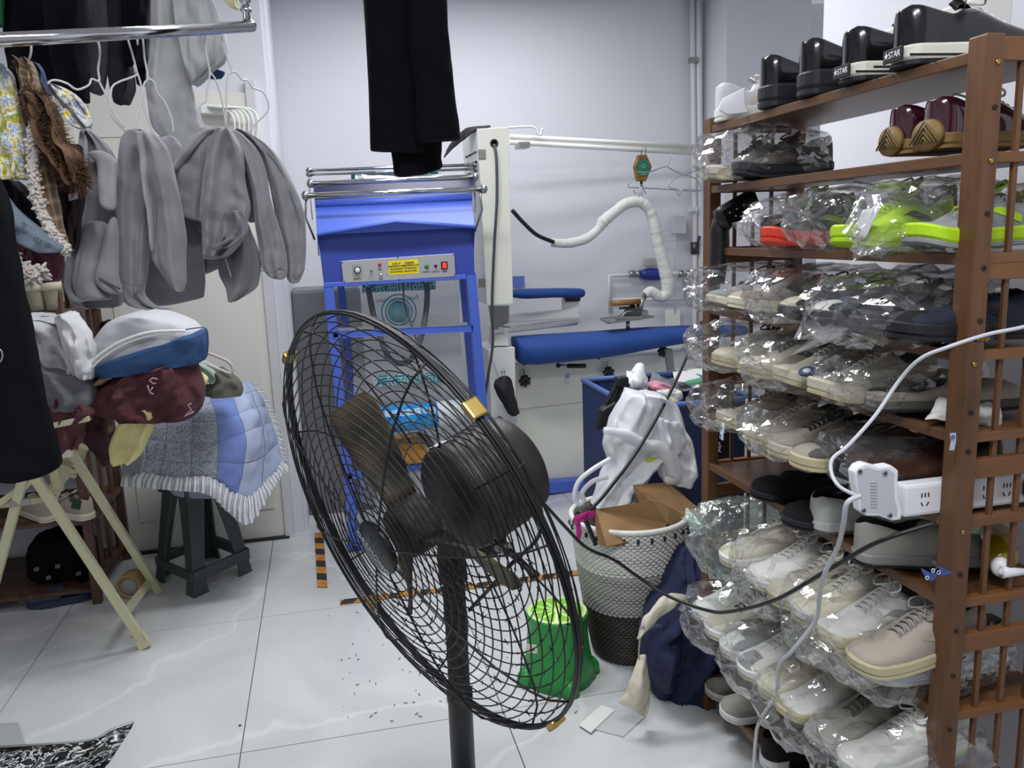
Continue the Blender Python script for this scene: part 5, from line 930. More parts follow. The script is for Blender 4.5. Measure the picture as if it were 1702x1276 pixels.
# crumbs of lint on the floor
tag(tubes('floor_lint', [([Vector(px(rg.uniform(540, 960), rg.uniform(985, 1200), Z=.003)) + Vector((0, 0, 0)), ] * 0 + [q0, q0 + Vector((rg.uniform(-.012, .012), rg.uniform(-.012, .012), .001))], .0012, False) for q0 in [Vector(px(rg.uniform(540, 960), rg.uniform(930, 1200), Z=.003)) for _ in range(140)]], tp2, None, 4), 'dark lint crumbs scattered on the tiles under the fan', 'lint', kind='stuff')
tag(lathe('dark_speck', [(.004, 0), (.004, .003), (.001, .004)], px(399, 1206, Z=.0), blackpl, None, 10), 'single dark speck on the tile near the lower seam', 'speck')
# left floor things
sp = thing('navy_slipper', 'dark navy moulded slipper on the floor under the back rack', 'slipper')
sc = px(103, 1000, Z=0)
def slab(name, c, L, W, H, ang, m, par, toe=1.0, n=24, z0=0):
    V = []; F = []; hs = [0, .25, .7, 1]
    for hi in hs:
        k = 1 - .06 * abs(hi - .3)
        for i in range(n):
            a = 2 * PI * i / n; x = math.cos(a) * L / 2 * k; y = math.sin(a) * W / 2 * k * (1 + .18 * math.cos(a)) * (1 - .12 * math.exp(-((math.cos(a) + .1) / .3) ** 2)); V.append((c[0] + x * math.cos(ang) - y * math.sin(ang), c[1] + x * math.sin(ang) + y * math.cos(ang), z0 + H * hi))
    F = [(j * n + i, j * n + (i + 1) % n, (j + 1) * n + (i + 1) % n, (j + 1) * n + i) for j in range(3) for i in range(n)] + [tuple(range(n))[::-1], tuple(3 * n + i for i in range(n))]
    return mesh(name, V, F, m, par, False)
nvy = mat('navy_eva', '2c3048', .6)
slab('sole', sc, .27, .115, .035, PI + .1, nvy, sp)
def strap(c, L, W, H, ang, m, par, z0=.03, off=-.02, name='strap'):
    V = []; F = []; nu, nv_ = 14, 8
    for j in range(nv_):
        for i in range(nu):
            a = PI * i / (nu - 1); t = j / (nv_ - 1); x = off + (t - .5) * L + .02 * math.sin(a) * (t - .3); y = math.cos(a) * W / 2; z = z0 + max(0, math.sin(a)) ** .7 * H * (1 - .35 * t)
            V.append((c[0] + x * math.cos(ang) - y * math.sin(ang), c[1] + x * math.sin(ang) + y * math.cos(ang), z))
    F = [(j * nu + i, j * nu + i + 1, (j + 1) * nu + i + 1, (j + 1) * nu + i) for j in range(nv_ - 1) for i in range(nu - 1)]
    o = mesh(name, V, F, m, par, True); s = o.modifiers.new('t', 'SOLIDIFY'); s.thickness = .008; return o
strap(sc, .12, .11, .045, PI + .1, nvy, sp, off=.05)
tr_ = thing('tape_roll', 'roll of tan packing tape standing under the cream stand leg', 'tape roll')
rc = Vector(px(220, 970, Z=.055)); ax_ = Vector((-.25, -1, 0)).normalized()
lathe('tape_ring', [(.055, -.035), (.055, .035), (.042, .035), (.042, -.035)], rc, mat('tan_tape', 'a98a50', .45), tr_, 36, ax_); lathe('core_disc', [(.041, .02), (.041, .03), (.002, .03)], rc, mat('pale_core', '9a9894', .6), tr_, 30, ax_)
jr = thing('small_glass_jar', 'small clear jar with white rings on the floor at far left', 'jar')
jc = px(42, 1000, Z=0); lathe('glass', [(.026, 0), (.028, .01), (.028, .055), (.030, .058)], jc, film('jar_glass', (.85, .9, .8), .25, .08, .5, .1, 5, .05), jr, 24)
for h in (.045, .056): tube('white_ring', [Vector((jc[0] + math.cos(a) * .029, jc[1] + math.sin(a) * .029, h)) for a in np.linspace(0, 6.28, 19)[:-1]], .0018, whitepl, jr, 5, True)
# back rack contents
tag(loft('black_clothes_heap', [(60, 890, 130, 880), (50, 905, 160, 900), (48, 930, 172, 925), (50, 958, 172, 955)], bk, None, 3.82, .12, 44, 30, (5, .3, .4), 15, .02), 'heap of black clothes on the lowest shelf of the back rack', 'clothing')
for i, (x, y) in enumerate(((60, 946), (95, 941), (130, 953), (80, 960))): tag(plate('garment_tag', [px(x - 4, y - 2, Y=3.66), px(x + 4, y - 4, Y=3.66), px(x + 5, y + 2, Y=3.66), px(x - 3, y + 4, Y=3.66)], .002, mat('tag_grey', '5d5d5c', .6), None, (0, 1, 0)), ['small grey tag at the left of the black clothes heap', 'small pale tag in the middle of the black clothes heap', 'small pale tag at the right of the black clothes heap', 'small tag below the black clothes heap'][i], 'tag')
# foil / glossy printed plastic at the lower left
zb = mat('zebra_print', 'b9bcbe', .18); nt = zb.node_tree; tcn = nt.nodes.new('ShaderNodeTexCoord'); mpn = nt.nodes.new('ShaderNodeMapping'); mpn.inputs['Scale'].default_value = (14, 14, 46); mpn.inputs['Rotation'].default_value = (0, .6, 0)
nz = nt.nodes.new('ShaderNodeTexNoise'); nz.inputs['Scale'].default_value = 1.4; nz.inputs['Distortion'].default_value = 2.2; nt.links.new(tcn.outputs['Object'], mpn.inputs[0]); nt.links.new(mpn.outputs[0], nz.inputs[0])
rz = nt.nodes.new('ShaderNodeValToRGB'); rz.color_ramp.interpolation = 'CONSTANT'; rz.color_ramp.elements[0].color = (*lin('111214'), 1); rz.color_ramp.elements[1].position = .51; rz.color_ramp.elements[1].color = (*lin('c6c9ca'), 1); e_ = rz.color_ramp.elements.new(.57); e_.color = (*lin('3a3b38'), 1)
nt.links.new(nz.outputs[0], rz.inputs[0]); nt.links.new(rz.outputs[0], nt.nodes['Principled BSDF'].inputs['Base Color'])
pg = thing('printed_plastic_bag', 'glossy black and white leaf patterned plastic bag curling up at the lower left corner', 'bag')
patch('front_sheet', [[(-60, 1246, 2.15), (60, 1240, 2.15), (150, 1232, 2.16), (185, 1215, 2.18), (222, 1200, 2.2)], [(-60, 1275, 2.08), (60, 1270, 2.08), (130, 1262, 2.1), (172, 1245, 2.14), (210, 1222, 2.18)], [(-60, 1340, 2.02), (60, 1340, 2.02), (110, 1335, 2.04), (150, 1300, 2.08), (180, 1270, 2.12)]], zb, pg, 60, 30, .003, wr=.008, ws=14)
tube('rolled_edge', [px(x, y, Y=Y_) for x, y, Y_ in ((-60, 1244, 2.15), (60, 1238, 2.15), (150, 1230, 2.16), (185, 1213, 2.18), (222, 1200, 2.2))], .0035, steel, pg, 8, sm=6)
tag(plate('grey_paper', [fp0(-40, 1205, .004), fp0(30, 1200, .004), fp0(44, 1242, .004), fp0(-40, 1250, .004)], .001, mat('grey_paper', 'a9abad', .7), None, (0, 0, 1)), 'flat grey sheet on the tiles behind the patterned plastic bag', 'paper')
# ---------------- tall wooden shoe rack (right) ----------------
rk_ = thing('shoe_rack', 'tall brown bamboo shoe rack packed with bagged shoes along the right side', 'rack')
X0, X1, Y0, Y1 = 1.085, 1.345, 1.212, 2.19; PW = .034
for (x, y) in ((X0, Y0), (X0, Y1), (X1, Y0), (X1, Y1)): bar('post', (x, y, 0), (x, y, 1.785), PW, PW * 1.25, woodr, rk_, .003)
ZS_ = [.086, .33, .57, .80, .956, 1.115, 1.262, 1.43, 1.598, 1.76]
for z in ZS_:
    box('shelf', ((X0 + X1) / 2, (Y0 + Y1) / 2, z - .006), (X1 - X0 - .01, Y1 - Y0 - .03, .008), woodh, rk_, .001)
    box('shelf_front_edge', (X0 - .006, (Y0 + Y1) / 2, z - .006), (.016, Y1 - Y0 - .04, .020), woodh, rk_, .002)
    box('shelf_rail', ((X0 + X1) / 2, Y0, z - .006), (X1 - X0 - .03, .02, .018), woodx, rk_, .002)
    box('shelf_rail', ((X0 + X1) / 2, Y1, z - .006), (X1 - X0 - .03, .02, .018), woodx, rk_, .002)
for z in (.20, .375, .712, 1.05, 1.405, 1.765):
    for y in (Y0, Y1): box('end_rail', ((X0 + X1) / 2, y, z), (X1 - X0 - .03, .018, .036), woodx, rk_, .002)
for y in (Y0, Y1):
    for k in (1, 2, 3):
        x = X0 + .013 + .057 * k; bar('end_bar', (x, y, .05), (x, y, 1.75), .010, .008, woodr, rk_, .001)
for z in (1.74, 1.67, 1.585, 1.50, 1.41, 1.32, 1.245, 1.16, 1.09, .94, .86, .75, .66, .55, .45, .35):
    lathe('screw', [(.0045, 0), (.0045, .002), (.0015, .0025), (.0015, .001)], (X0 + (.004 if z > 1.3 else -.002), Y0 - PW * .63, z), brass if z in (1.74, 1.585, 1.245, .94, .35) else mat('screw_hole', '2b1c12', .8), rk_, 10, (0, -1, 0))
# ---------------- shoes ----------------
def SP(name, col, rough=.6, **k): return mat(name, col, rough, **k)
linm = mat('shoe_lining', '8d8a84', .9); linb = mat('shoe_lining_black', '15151a', .9); lace_w = mat('lace_white', 'd7d7d2', .85)
CACHE = {}
def shoe_meshes(kind, L):
    key = (kind, L)
    if key in CACHE: return CACHE[key]
    K = {'sneaker': dict(hb=.092, ho=.070, toe=.046, sole=.028, w=.048, op=.40, sp=.010), 'runner': dict(hb=.098, ho=.072, toe=.044, sole=.034, w=.046, op=.38, sp=.016),
         'canvas': dict(hb=.088, ho=.072, toe=.048, sole=.030, w=.047, op=.42, sp=.004), 'dress': dict(hb=.098, ho=.078, toe=.052, sole=.042, w=.046, op=.44, sp=.006),
         'slipper': dict(hb=.040, ho=.036, toe=.050, sole=.022, w=.048, op=.52, sp=.004)}[kind]
    ns, nk = 34, 22; UV_, UF, LF_ = [], [], []
    def W(s): 
        e = math.sqrt(max(0, 1 - ((s - .88) / .12) ** 2)) if s > .88 else (math.sqrt(max(0, 1 - ((.10 - s) / .10) ** 2)) if s < .10 else 1)
        return (K['w'] * (.72 + .28 * math.sin(min(1, max(0, (s - .12) / .58)) * PI / 2 * 1.0) ** 1.5 - (.12 * ((s - .7) / .3) ** 2 if s > .7 else 0))) * max(e, .02)
    def H(s):
        xs_ = [0, .04, .12, .30, K['op'], K['op'] + .08, .62, .78, .9, .97, 1]; hb, ho, t = K['hb'], K['ho'], K['toe']
        ys_ = [hb * .92, hb, hb * .96, ho, hb * .99 if kind != 'slipper' else t * 1.15, hb * .93 if kind != 'slipper' else t * 1.18, (hb + t) / 2 * .98, t * 1.1, t, t * .78, t * .45]
        return float(np.interp(s, xs_, ys_))
    def O(s):  # half opening
        if s > K['op']: return 0
        return W(s) * .70 * min(1, (K['op'] - s) / .07) * (1 if s > .05 else .8)
    zt = K['sole'] * .8; ss = [0, .008, .022] + list(np.linspace(.045, .95, ns - 6)) + [.975, .992, 1.0]; ns = len(ss); spr = lambda s: K['sp'] * max(0, (s - .72) / .28) ** 2
    for s in ss:
        w, h, o = W(s), H(s), O(s); x = s * L
        pts = []
        m = nk // 2
        for k in range(m + 1):  # outer right side bottom -> rim
            t = k / m; a = t * PI / 2; yy = w - (w - o) * max(0, 1 - math.cos(a)) ** 1.25; zz = zt + (h - zt) * max(0, math.sin(a)) ** .85
            pts.append((yy * (1 + .05 * math.sin(PI * t)), zz))
        dep = min(1, o / (K['w'] * .35)) * (h - zt - .006)
        inn = [(o * .86, h - dep * .1), (o * .95, h - dep * .55), (o * .8, h - dep), (0, h - dep)]
        full = pts + inn; row = [(x, -y, z + spr(s)) for y, z in full] + [(x, y, z + spr(s)) for y, z in full[::-1][1:]]
        UV_ += row; n1 = len(row); m1 = m
    for i in range(ns - 1):
        for k in range(n1 - 1):
            q = (i * n1 + k, i * n1 + k + 1, (i + 1) * n1 + k + 1, (i + 1) * n1 + k); (LF_ if m1 < k + .5 < n1 - 1 - m1 and ss[i] < K['op'] + .02 else UF).append(q)
    UF.append(tuple(range(n1))); UF.append(tuple((ns - 1) * n1 + k for k in range(n1))[::-1])
    def md(n, V, F, sm=True):
        used = sorted({i for f in F for i in f}); mp = {u: i for i, u in enumerate(used)}; me = bpy.data.meshes.new(n); me.from_pydata([V[u] for u in used], [], [tuple(mp[i] for i in f) for f in F])
        bm = bmesh.new(); bm.from_mesh(me); bmesh.ops.remove_doubles(bm, verts=bm.verts, dist=1e-5); bmesh.ops.recalc_face_normals(bm, faces=bm.faces); bm.to_mesh(me); bm.free()
        if sm: me.polygons.foreach_set('use_smooth', [True] * len(me.polygons))
        me.materials.append(linm); return me
    out = {'upper': md('upper', UV_, UF), 'lining': md('lining', UV_, LF_)}
    def sole(z0, z1, gr, nm):
        V = []; F = []; N = 28
        ol = [(s * L * (1 + .02) - .01 * L, -(W(s) * gr + .001)) for s in ss] + [(s * L * 1.02 - .01 * L, W(s) * gr + .001) for s in ss[::-1]]; n = len(ol)
        for z, g in ((z0, .97), (z0 + (z1 - z0) * .2, 1), (z0 + (z1 - z0) * .85, 1.0), (z1, .97)):
            for x, y in ol: V.append((L / 2 + (x - L / 2) * g, y * g, z + spr(max(0, min(1, x / L)))))
        F = [(j * n + i, j * n + (i + 1) % n, (j + 1) * n + (i + 1) % n, (j + 1) * n + i) for j in range(3) for i in range(n)] + [tuple(range(n))[::-1], tuple(3 * n + i for i in range(n))]
        return md(nm, V, F, False)
    s_ = K['sole']; out['outsole'] = sole(0, s_ * .28, 1.06, 'outsole'); out['midsole'] = sole(s_ * .28, s_, 1.08, 'midsole')
    if kind in ('sneaker', 'runner', 'canvas'):
        V = []; F = []; rows = 6
        for r in range(rows):
            s = K['op'] + .035 + r * .042; y = W(s) * (.42 + .0 * r); z = H(s) + spr(s) + .001
            s2 = s + .03; z2 = H(s2) + spr(s2) + .001
            for a, b in (((s * L, -y, z - .007), (s2 * L, y, z2 - .007)), ((s * L, y, z - .007), (s2 * L, -y, z2 - .007))):
                c = ((a[0] + b[0]) / 2, 0, max(a[2], b[2]) + .009); v, f = tube_data([a, (a[0] * .7 + b[0] * .3, a[1] * .45, c[2] - .001), (a[0] * .3 + b[0] * .7, b[1] * .45, c[2]), b], .0024, 6); o_ = len(V); V += [tuple(q) for q in v]; F += [tuple(i + o_ for i in q) for q in f]
        s = K['op'] + .02; z = H(s) + .006
        for sg in (-1, 1):
            v, f = tube_data(smoothpts([(s * L, 0, z), (s * L - .008, sg * .018, z + .012), (s * L + .006, sg * .036, z + .004), (s * L + .02, sg * .022, z - .004), (s * L + .004, sg * .004, z)], 5), .0022, 6); o_ = len(V); V += [tuple(q) for q in v]; F += [tuple(i + o_ for i in q) for q in f]
        out['laces'] = md('laces', V, F)
        V = []; F = []
        for i in range(8):
            for j in range(5):
                s = K['op'] - .05 + i * .035; y = (j / 4 - .5) * W(max(s, .3)) * .8; V.append((s * L, y, H(max(s, K['op'])) * 1.0 + .004 + (.012 if i == 0 else .006 if i == 1 else 0) - abs(y) * .25 - .003))
        F = [(i * 5 + j, i * 5 + j + 1, (i + 1) * 5 + j + 1, (i + 1) * 5 + j) for i in range(7) for j in range(4)]; out['tongue'] = md('tongue', V, F)
        # side overlay stripe and toe cap
        for sg in (-1, 1):
            V = []; F = []; o_ = 0
            for i in range(9):
                t = i / 8; s = .30 + .32 * t
                for dz in (0, 1):
                    z = zt + (.012 + .030 * t if dz == 0 else .026 + .034 * t * .9); z = min(z, H(s) * .8); fr = (z - zt) / max(1e-4, H(s) - zt); a = math.asin(min(1, max(0, fr)) ** (1 / .85)); ww, oo = W(s), O(s); y = ww - (ww - oo) * (1 - math.cos(a)) ** 1.25; y *= (1 + .05 * math.sin(PI * a / (PI / 2)))
                    V.append((s * L, sg * (y + .0012), z + spr(s)))
            F += [(o_ + 2 * i, o_ + 2 * i + 1, o_ + 2 * i + 3, o_ + 2 * i + 2) for i in range(8)]
            out['side_stripe' + ('' if sg < 0 else '2')] = md('side_stripe', V, F)
    V = []; F = []; cap = [s for s in ss if s >= (.80 if kind != 'dress' else 2)]
    if cap and kind in ('canvas', 'runner'):
        for s in cap:
            w, h = W(s) + .0012, H(s) + .001
            for k in range(13):
                a = PI * k / 12; V.append((s * L + .001, -w * math.cos(a), zt + (h - zt) * max(0, math.sin(a)) ** .85 * (.55 if kind == 'runner' else 1) + spr(s)))
        F = [(i * 13 + k, i * 13 + k + 1, (i + 1) * 13 + k + 1, (i + 1) * 13 + k) for i in range(len(cap) - 1) for k in range(12)]; out['toe_cap'] = md('toe_cap', V, F)
    CACHE[key] = out; return out
def setm(o, m): o.material_slots[0].link = 'OBJECT'; o.material_slots[0].material = m
def shoe(lbl, pos, ang, kind, cols, L=.275, tilt=0, roll=0, grp=None, name=None, drop=()):
    'cols = upper, midsole, outsole, lining, laces, stripe; pos = toe-side centre of the shoe'
    M_ = shoe_meshes(kind, L); nm = name or {'dress': 'leather_shoe', 'slipper': 'slipper', 'canvas': 'canvas_shoe', 'runner': 'running_shoe'}.get(kind, 'sneaker')
    e = thing(nm, lbl, 'slipper' if kind == 'slipper' else 'shoe', grp); c = list(cols) + [None] * 6
    mp = {'upper': c[0], 'midsole': c[1], 'outsole': c[2] or c[1], 'lining': c[3] or linm, 'laces': c[4] or lace_w, 'tongue': c[0], 'side_stripe': c[5], 'side_stripe2': c[5], 'toe_cap': c[5] or c[1]}
    for k, me in M_.items():
        if mp[k] is None or k.rstrip('2') in drop: continue
        o = bpy.data.objects.new(k.rstrip('2'), me); COL.objects.link(o); o.parent = e; setm(o, mp[k])
    e.location = pos; e.rotation_euler = (roll, tilt, ang); e['kept'] = 1
    return e
# colours
cW = SP('shoe_white', 'dcdcd8', .55, bump=.1, bs=300); cC = SP('shoe_cream', 'cfc9b4', .6, bump=.1, bs=300); cCd = SP('sole_cream', 'bdb592', .6); cG = SP('shoe_grey_suede', '9a9790', .9, bump=.2, bs=300); cGd = SP('shoe_dark_grey', '57554f', .85, bump=.15, bs=300)
cB = SP('shoe_black_leather', '0b0b0e', .22, coat=.6, bump=.06, bs=120); cBs = SP('sole_black', '14161d', .6); cN = SP('shoe_navy', '171d30', .8); cM = SP('maroon_patent', '3a1220', .15, coat=1); cGum = SP('gum_sole', '7c6238', .6, bump=.2, bs=60)
cL = SP('neon_lime', 'b4dc1e', .6, bump=.2, bs=200); cGL = SP('grey_mesh', '8f9292', .7, bump=.4, bs=400); cR = SP('neon_red', 'd8402c', .6); cT = SP('shoe_taupe', 'a39a8e', .85, bump=.2, bs=300); cBr = SP('shoe_brown', '3c2418', .5); cMesh = SP('cream_knit', 'c3bdae', .85, bump=.5, bs=350); cTeal = SP('dark_teal_shoe', '1c3a40', .8)
cNs = SP('navy_stripe', '26345c', .6); cOl = SP('olive_stripe', '4c4a36', .8); cP = SP('pink_dots', 'c2386c', .6); cBk = SP('shoe_black_cloth', '111116', .9, bump=.2, bs=200); cGs = SP('green_stripe', '8fb03a', .6)
FX = X0
def rowY(x, y, X): return px(x, y, X=X)[1]
def slot(xpx, X, Z):
    lo, hi = .9, 2.6
    for _ in range(40):
        m = (lo + hi) / 2; v = np.array([X, m, Z]) - CP; xx = 851 + CF * (v @ CR) / (v @ CW)
        if xx > xpx: lo = m
        else: hi = m
    return lo
bagm = film('shoe_bag_film', (.985, .985, .985), .035, .045, .8, .05, 20, .28)
bagm2 = film('shoe_bag_film_green', (.93, .985, .965), .07, .04, .7, .06, 17, .8, (.75, .92, .88))
def bag(lbl, c, s, seed, ang=0, tail=.05, m=None, taild=(-1, 0, .1), amp=.012):
    'crumpled clear bag around the shoes, gathered tail sticking out towards the room'
    s = (s[0] + .015, s[1], s[2] + .01); c = (c[0] - .01, c[1], c[2])
    bm = bmesh.new(); bmesh.ops.create_icosphere(bm, subdivisions=4, radius=1); R = Matrix.Rotation(ang, 3, 'Z'); off = Vector((seed * 3.7, seed * 1.3, seed * 7.1)); td = Vector(taild).normalized(); brg = random.Random(seed)
    for v in bm.verts:
        p = v.co.copy(); n = p.copy(); mx = max(abs(p.x), abs(p.y), abs(p.z)); p = p * (.62 + .38 / mx * .95) 
        q = Vector((p.x * s[0] / 2, p.y * s[1] / 2, p.z * s[2] / 2))
        k = n.dot(td)
        if k > .72:
            t = (k - .72) / .28; fr = noise.noise(n * 9 + off); q = q * (1 - .45 * t * t) + td * tail * t ** 1.5 * (1 + .8 * fr) + Vector((0, fr, noise.noise(n * 8 - off))) * tail * .5 * t
        f = amp * ((.6 - 2.4 * abs(noise.noise(Vector((q.x * 9, q.y * 20, q.z * 12)) + off))) + .5 * (.5 - 2 * abs(noise.noise(Vector((q.x * 18, q.y * 44, q.z * 26)) + off))) + .12 * (.5 - 2 * abs(noise.noise(q * 80 - off))))
        jr_ = brg.uniform(-1, 1); q = q + Vector((brg.uniform(-1, 1), brg.uniform(-1, 1), brg.uniform(-1, 1))) * .0035
        v.co = R @ (q + n * (f + jr_ * .0035)) + Vector(c)
    o = bmobj('plastic_bag', bm, m or bagm); return tag(o, lbl, 'bag', 'clear shoe bags on the rack')
PIN = PI
def pairrow(z, specs, X=1.0, th=.14, lift=0, ymin=1.268, dx=.285, bagz=.12, tname='', bags=True):
    'specs: (toe pixel x, label, kind, cols)'
    out = []
    for i, q in enumerate(specs):
        xp, lbl, kind, cols = q[:4]; X_ = q[4] if len(q) > 4 else X; L = q[5] if len(q) > 5 else .275
        Y = max(slot(xp, X_, z + .03 + lift), ymin + .098 * (len(specs) - 1 - i)); hx = X_ + L * math.cos(th)
        ang = PI + (q[6] if len(q) > 6 else 0)
        shoe(lbl, (hx, Y, z + .006 + lift + max(0, L * math.sin(th) * .45)), ang, kind, cols, L, th, 0, None); out.append(Y)
    return out
WW = (cW, cW, cCd, None, None, None)
# --- top shelf (z 1.76): heels towards the room
ZT = 1.767
s_ = shoe('white sneaker with perforated edging, heel to the room, leftmost on the top shelf', (1.06, 2.12, ZT), -.15, 'runner', (mat('leather_white', 'cfcfd2', .5), cW, cW, linm, lace_w, cC), .27)
tag(patch('loose_insole', [[(1.03, 2.02, 1.812), (1.08, 2.00, 1.835)], [(1.01, 2.005, 1.785), (1.07, 1.98, 1.795)], [(1.025, 1.985, 1.768), (1.07, 1.965, 1.770)]], mat('insole_white', 'c4c4cc', .6), None, 14, 18, .004, wr=0, world=True), 'loose white tongue shaped insole leaning between the white sneaker and the black shoe', 'insole')
BL = (cB, cBs, cBs, linb, None, None)
SCL = []
bl1 = shoe('black leather shoe with thick sole, next to the white sneaker on the top shelf', (1.055, 1.875, ZT), -.02, 'dress', BL, .29); bl1.scale = (1, 1.1, 1.22)
bl2 = shoe('black leather shoe with thick sole, third from the left on the top shelf', (1.055, 1.705, ZT), -.02, 'dress', BL, .29); bl2.scale = (1, 1.1, 1.22)
ST = (cB, SP('foxing_white', 'd9d9cc', .45), cBs, cW, lace_w, None)
for i, (y, l) in enumerate(((1.545, 'black and white sneaker with star heel patch, fourth from left on the top shelf'), (1.39, 'black and white sneaker with star heel patch, nearest the post on the top shelf'))):
    e = shoe(l, (1.052, y, ZT), -.05 - .02 * i, 'canvas', ST, .30, drop=('toe_cap',)); e.scale = (1, 1.1, 1.2)
    hp = SP('heel_patch', '101014', .5); bm = bmesh.new(); add_box(bm, (-.0065, 0, .019), (.004, .052, .020), None, .001); bmobj('heel_patch', bm, hp, e)
    t = text('lettering', '\u2605STAR', (-.0092, 0, .019), (0, -1, 0), (0, 0, 1), .0135, whitepl, e)
    
    for sy in (.050, -.050): bm = bmesh.new(); add_box(bm, (.05, sy, .011), (.12, .0012, .0035), None, 0); bmobj('sole_line', bm, cBs, e)
tag(box('white_shoebox', (1.30, 1.60, ZT + .075), (.07, .34, .14), cW, None, .006), 'white box standing behind the black shoes on the top shelf', 'box')
# --- second shelf (1.598)
Z2 = 1.604
shoe('grey mesh trainer in a clear bag at the left end of the second shelf', (1.30, 2.09, Z2 + .02), PI, 'runner', (cGL, cC, cCd, linb, linb, cT), .275, .08)
shoe('dark grey trainer in a clear bag behind the grey one on the second shelf', (1.31, 1.97, Z2 + .01), PI, 'runner', (cGd, cBs, cBs, linb, linb, cBk), .27, .04)
bag('clear bag around the two grey trainers on the second shelf', (1.155, 2.03, Z2 + .068), (.34, .25, .125), 1, tail=.06)
MP = (cM, cGum, cGum, cW, lace_w, cM)
for i, (y, a, l) in enumerate(((1.435, -.1, 'maroon patent shoe with gum sole, left of the pair on the second shelf'), (1.335, .05, 'maroon patent shoe with white laces, right of the pair on the second shelf'))):
    e = shoe(l, (1.085, y, Z2 + .012), a, 'sneaker', MP, .28, -.0, drop=('side_stripe',))
    V = []
    hs = mat('gum_tread', '6f5a33', .6); bm = bmesh.new()
    b = lathe('heel_tread', [(.036, 0), (.034, .010), (.001, .012)], (0, 0, 0), cGum, e, 28, (-1, 0, .0)); b.data.transform(Matrix.Translation((.002, 0, .026)) @ Matrix.Diagonal((1, 1.0, .8, 1)))
    for k in range(4):
        r = .008 + k * .008; tube('tread_ridge', [(-.0105, -r * 1.1, .012), (-.0115, 0, .012 + r * 1.2), (-.0105, r * 1.1, .012)], .0017, hs, e, 6)
# --- third shelf (1.43)
Z3 = 1.436
stm = thing('garment_steamer', 'black handheld garment steamer standing head up at the left end of the third shelf', 'steamer')
sv = slot(1225, 1.10, 1.5); SC = Vector((1.09, 2.11, Z3))
tube('handle', [SC + Vector((-.03, 0, -.10)), SC + Vector((-.02, 0, 0.0)), SC + Vector((-.02, 0, .05)), SC + Vector((.0, 0, .08))], [.022, .026, .026, .03], blackpl, stm, 16, sm=4)
hd = box('head', SC + Vector((.012, -.03, .098)), (.125, .05, .062), blackpl, stm, .028, Matrix.Rotation(-.45, 3, 'Y'), True)
box('steam_plate', SC + Vector((.012, -.058, .098)), (.108, .006, .048), mat('black_gloss_plate', '0d0d10', .15), stm, .022, Matrix.Rotation(-.45, 3, 'Y'), True)
for k in range(6):
    o_ = Vector((-.035 + .022 * (k % 3) + (k // 3) * .012, 0, .008 - .016 * (k // 3))); lathe('steam_hole', [(.003, 0), (.003, .001)], SC + Vector((.012, -.0615, .098)) + Matrix.Rotation(-.45, 3, 'Y') @ o_, steel, stm, 8, (0, -1, 0))
pairrow(Z3, [(1262, 'bagged red and black trainer, left of the neon shoes on the third shelf', 'runner', (cBk, cR, cR, linb, linb, cL), .99, .27, .1),
             (1372, 'bright lime trainer in a clear bag in the middle of the third shelf', 'runner', (cL, cL, cL, linb, cL, cGd), .985, .28, .15),
             (1505, 'grey mesh trainer with lime sole, nearest the front post on the third shelf', 'runner', (cGL, cL, cGL, cL, cL, cL), 1.01, .285, .05)], th=.02)
shoe('dark teal trainer in a bag behind the red one on the third shelf', (1.30, 1.86, Z3 + .03), PI + .1, 'runner', (cTeal, cBs, cBs, linb, cL, cTeal), .25)
shoe('dark trainer with pale laces lying behind the lime one on the third shelf', (1.33, 1.55, Z3 + .03), PI - .1, 'runner', (cBk, cTeal, cBs, linb, lace_w, cOl), .24)
bag('clear bag around the red trainer on the third shelf', (1.15, 1.80, Z3 + .062), (.30, .18, .11), 2, .05, .07)
bag('clear bag around the lime trainer on the third shelf', (1.15, 1.585, Z3 + .065), (.34, .22, .125), 3, .1, .06)
bag('clear bag with a gathered hanging end around the grey and lime trainer', (1.15, 1.35, Z3 + .062), (.33, .20, .125), 4, .05, .09, taild=(-1, .15, -.5))
tag(patch('white_label_card', [[(1.01, 1.41, 1.515), (1.03, 1.385, 1.52)], [(.995, 1.425, 1.465), (1.01, 1.40, 1.46)]], whitepl, None, 6, 6, .001, wr=0, world=True), 'white folded card inside the bag of the grey and lime trainer', 'card')
bm = bmesh.new()
for k in range(3): add_box(bm, (.985 + .0, 0, 0), (.001, .001, .001))
bm.free()
# --- fourth shelf (1.262)
Z4 = 1.268
D4 = (cN, cBs, cBs, linb, linb, cBk)
pairrow(Z4, [(1178, 'grey toed dark trainer in a clear bag at the left end of the fourth shelf', 'sneaker', (cGL, cC, cGd, linb, linb, cBk), .955, .275, .0),
             (1215, 'pale grey trainer beside the leftmost one on the fourth shelf', 'sneaker', (cT, cC, cC, linb, linb, cGd), .975, .275, .0),
             (1300, 'navy shoe with a pale toe cap in a clear bag, third on the fourth shelf', 'canvas', (cN, cBs, cBs, linb, linb, cC), .98, .28),
             (1352, 'navy shoe with white toe edge in a clear bag, fourth on the fourth shelf', 'canvas', (cN, cBs, cBs, linb, linb, cW), .98, .28),
             (1420, 'black cloth shoe in a crumpled bag, second from the front post on the fourth shelf', 'canvas', (cBk, cBs, cBs, linb, linb, cBk), .97, .28),
             (1490, 'black cloth shoe in a crumpled bag, nearest the front post on the fourth shelf', 'canvas', D4, .98, .28)], th=-.04)
bag('clear bag around the two grey trainers at the left of the fourth shelf', (1.125, 2.0, Z4 + .06), (.36, .26, .12), 5, 0, .06)
bag('clear bag around the navy shoes on the fourth shelf', (1.13, 1.70, Z4 + .062), (.35, .27, .125), 6, 0, .05, taild=(-1, 0, -.3))
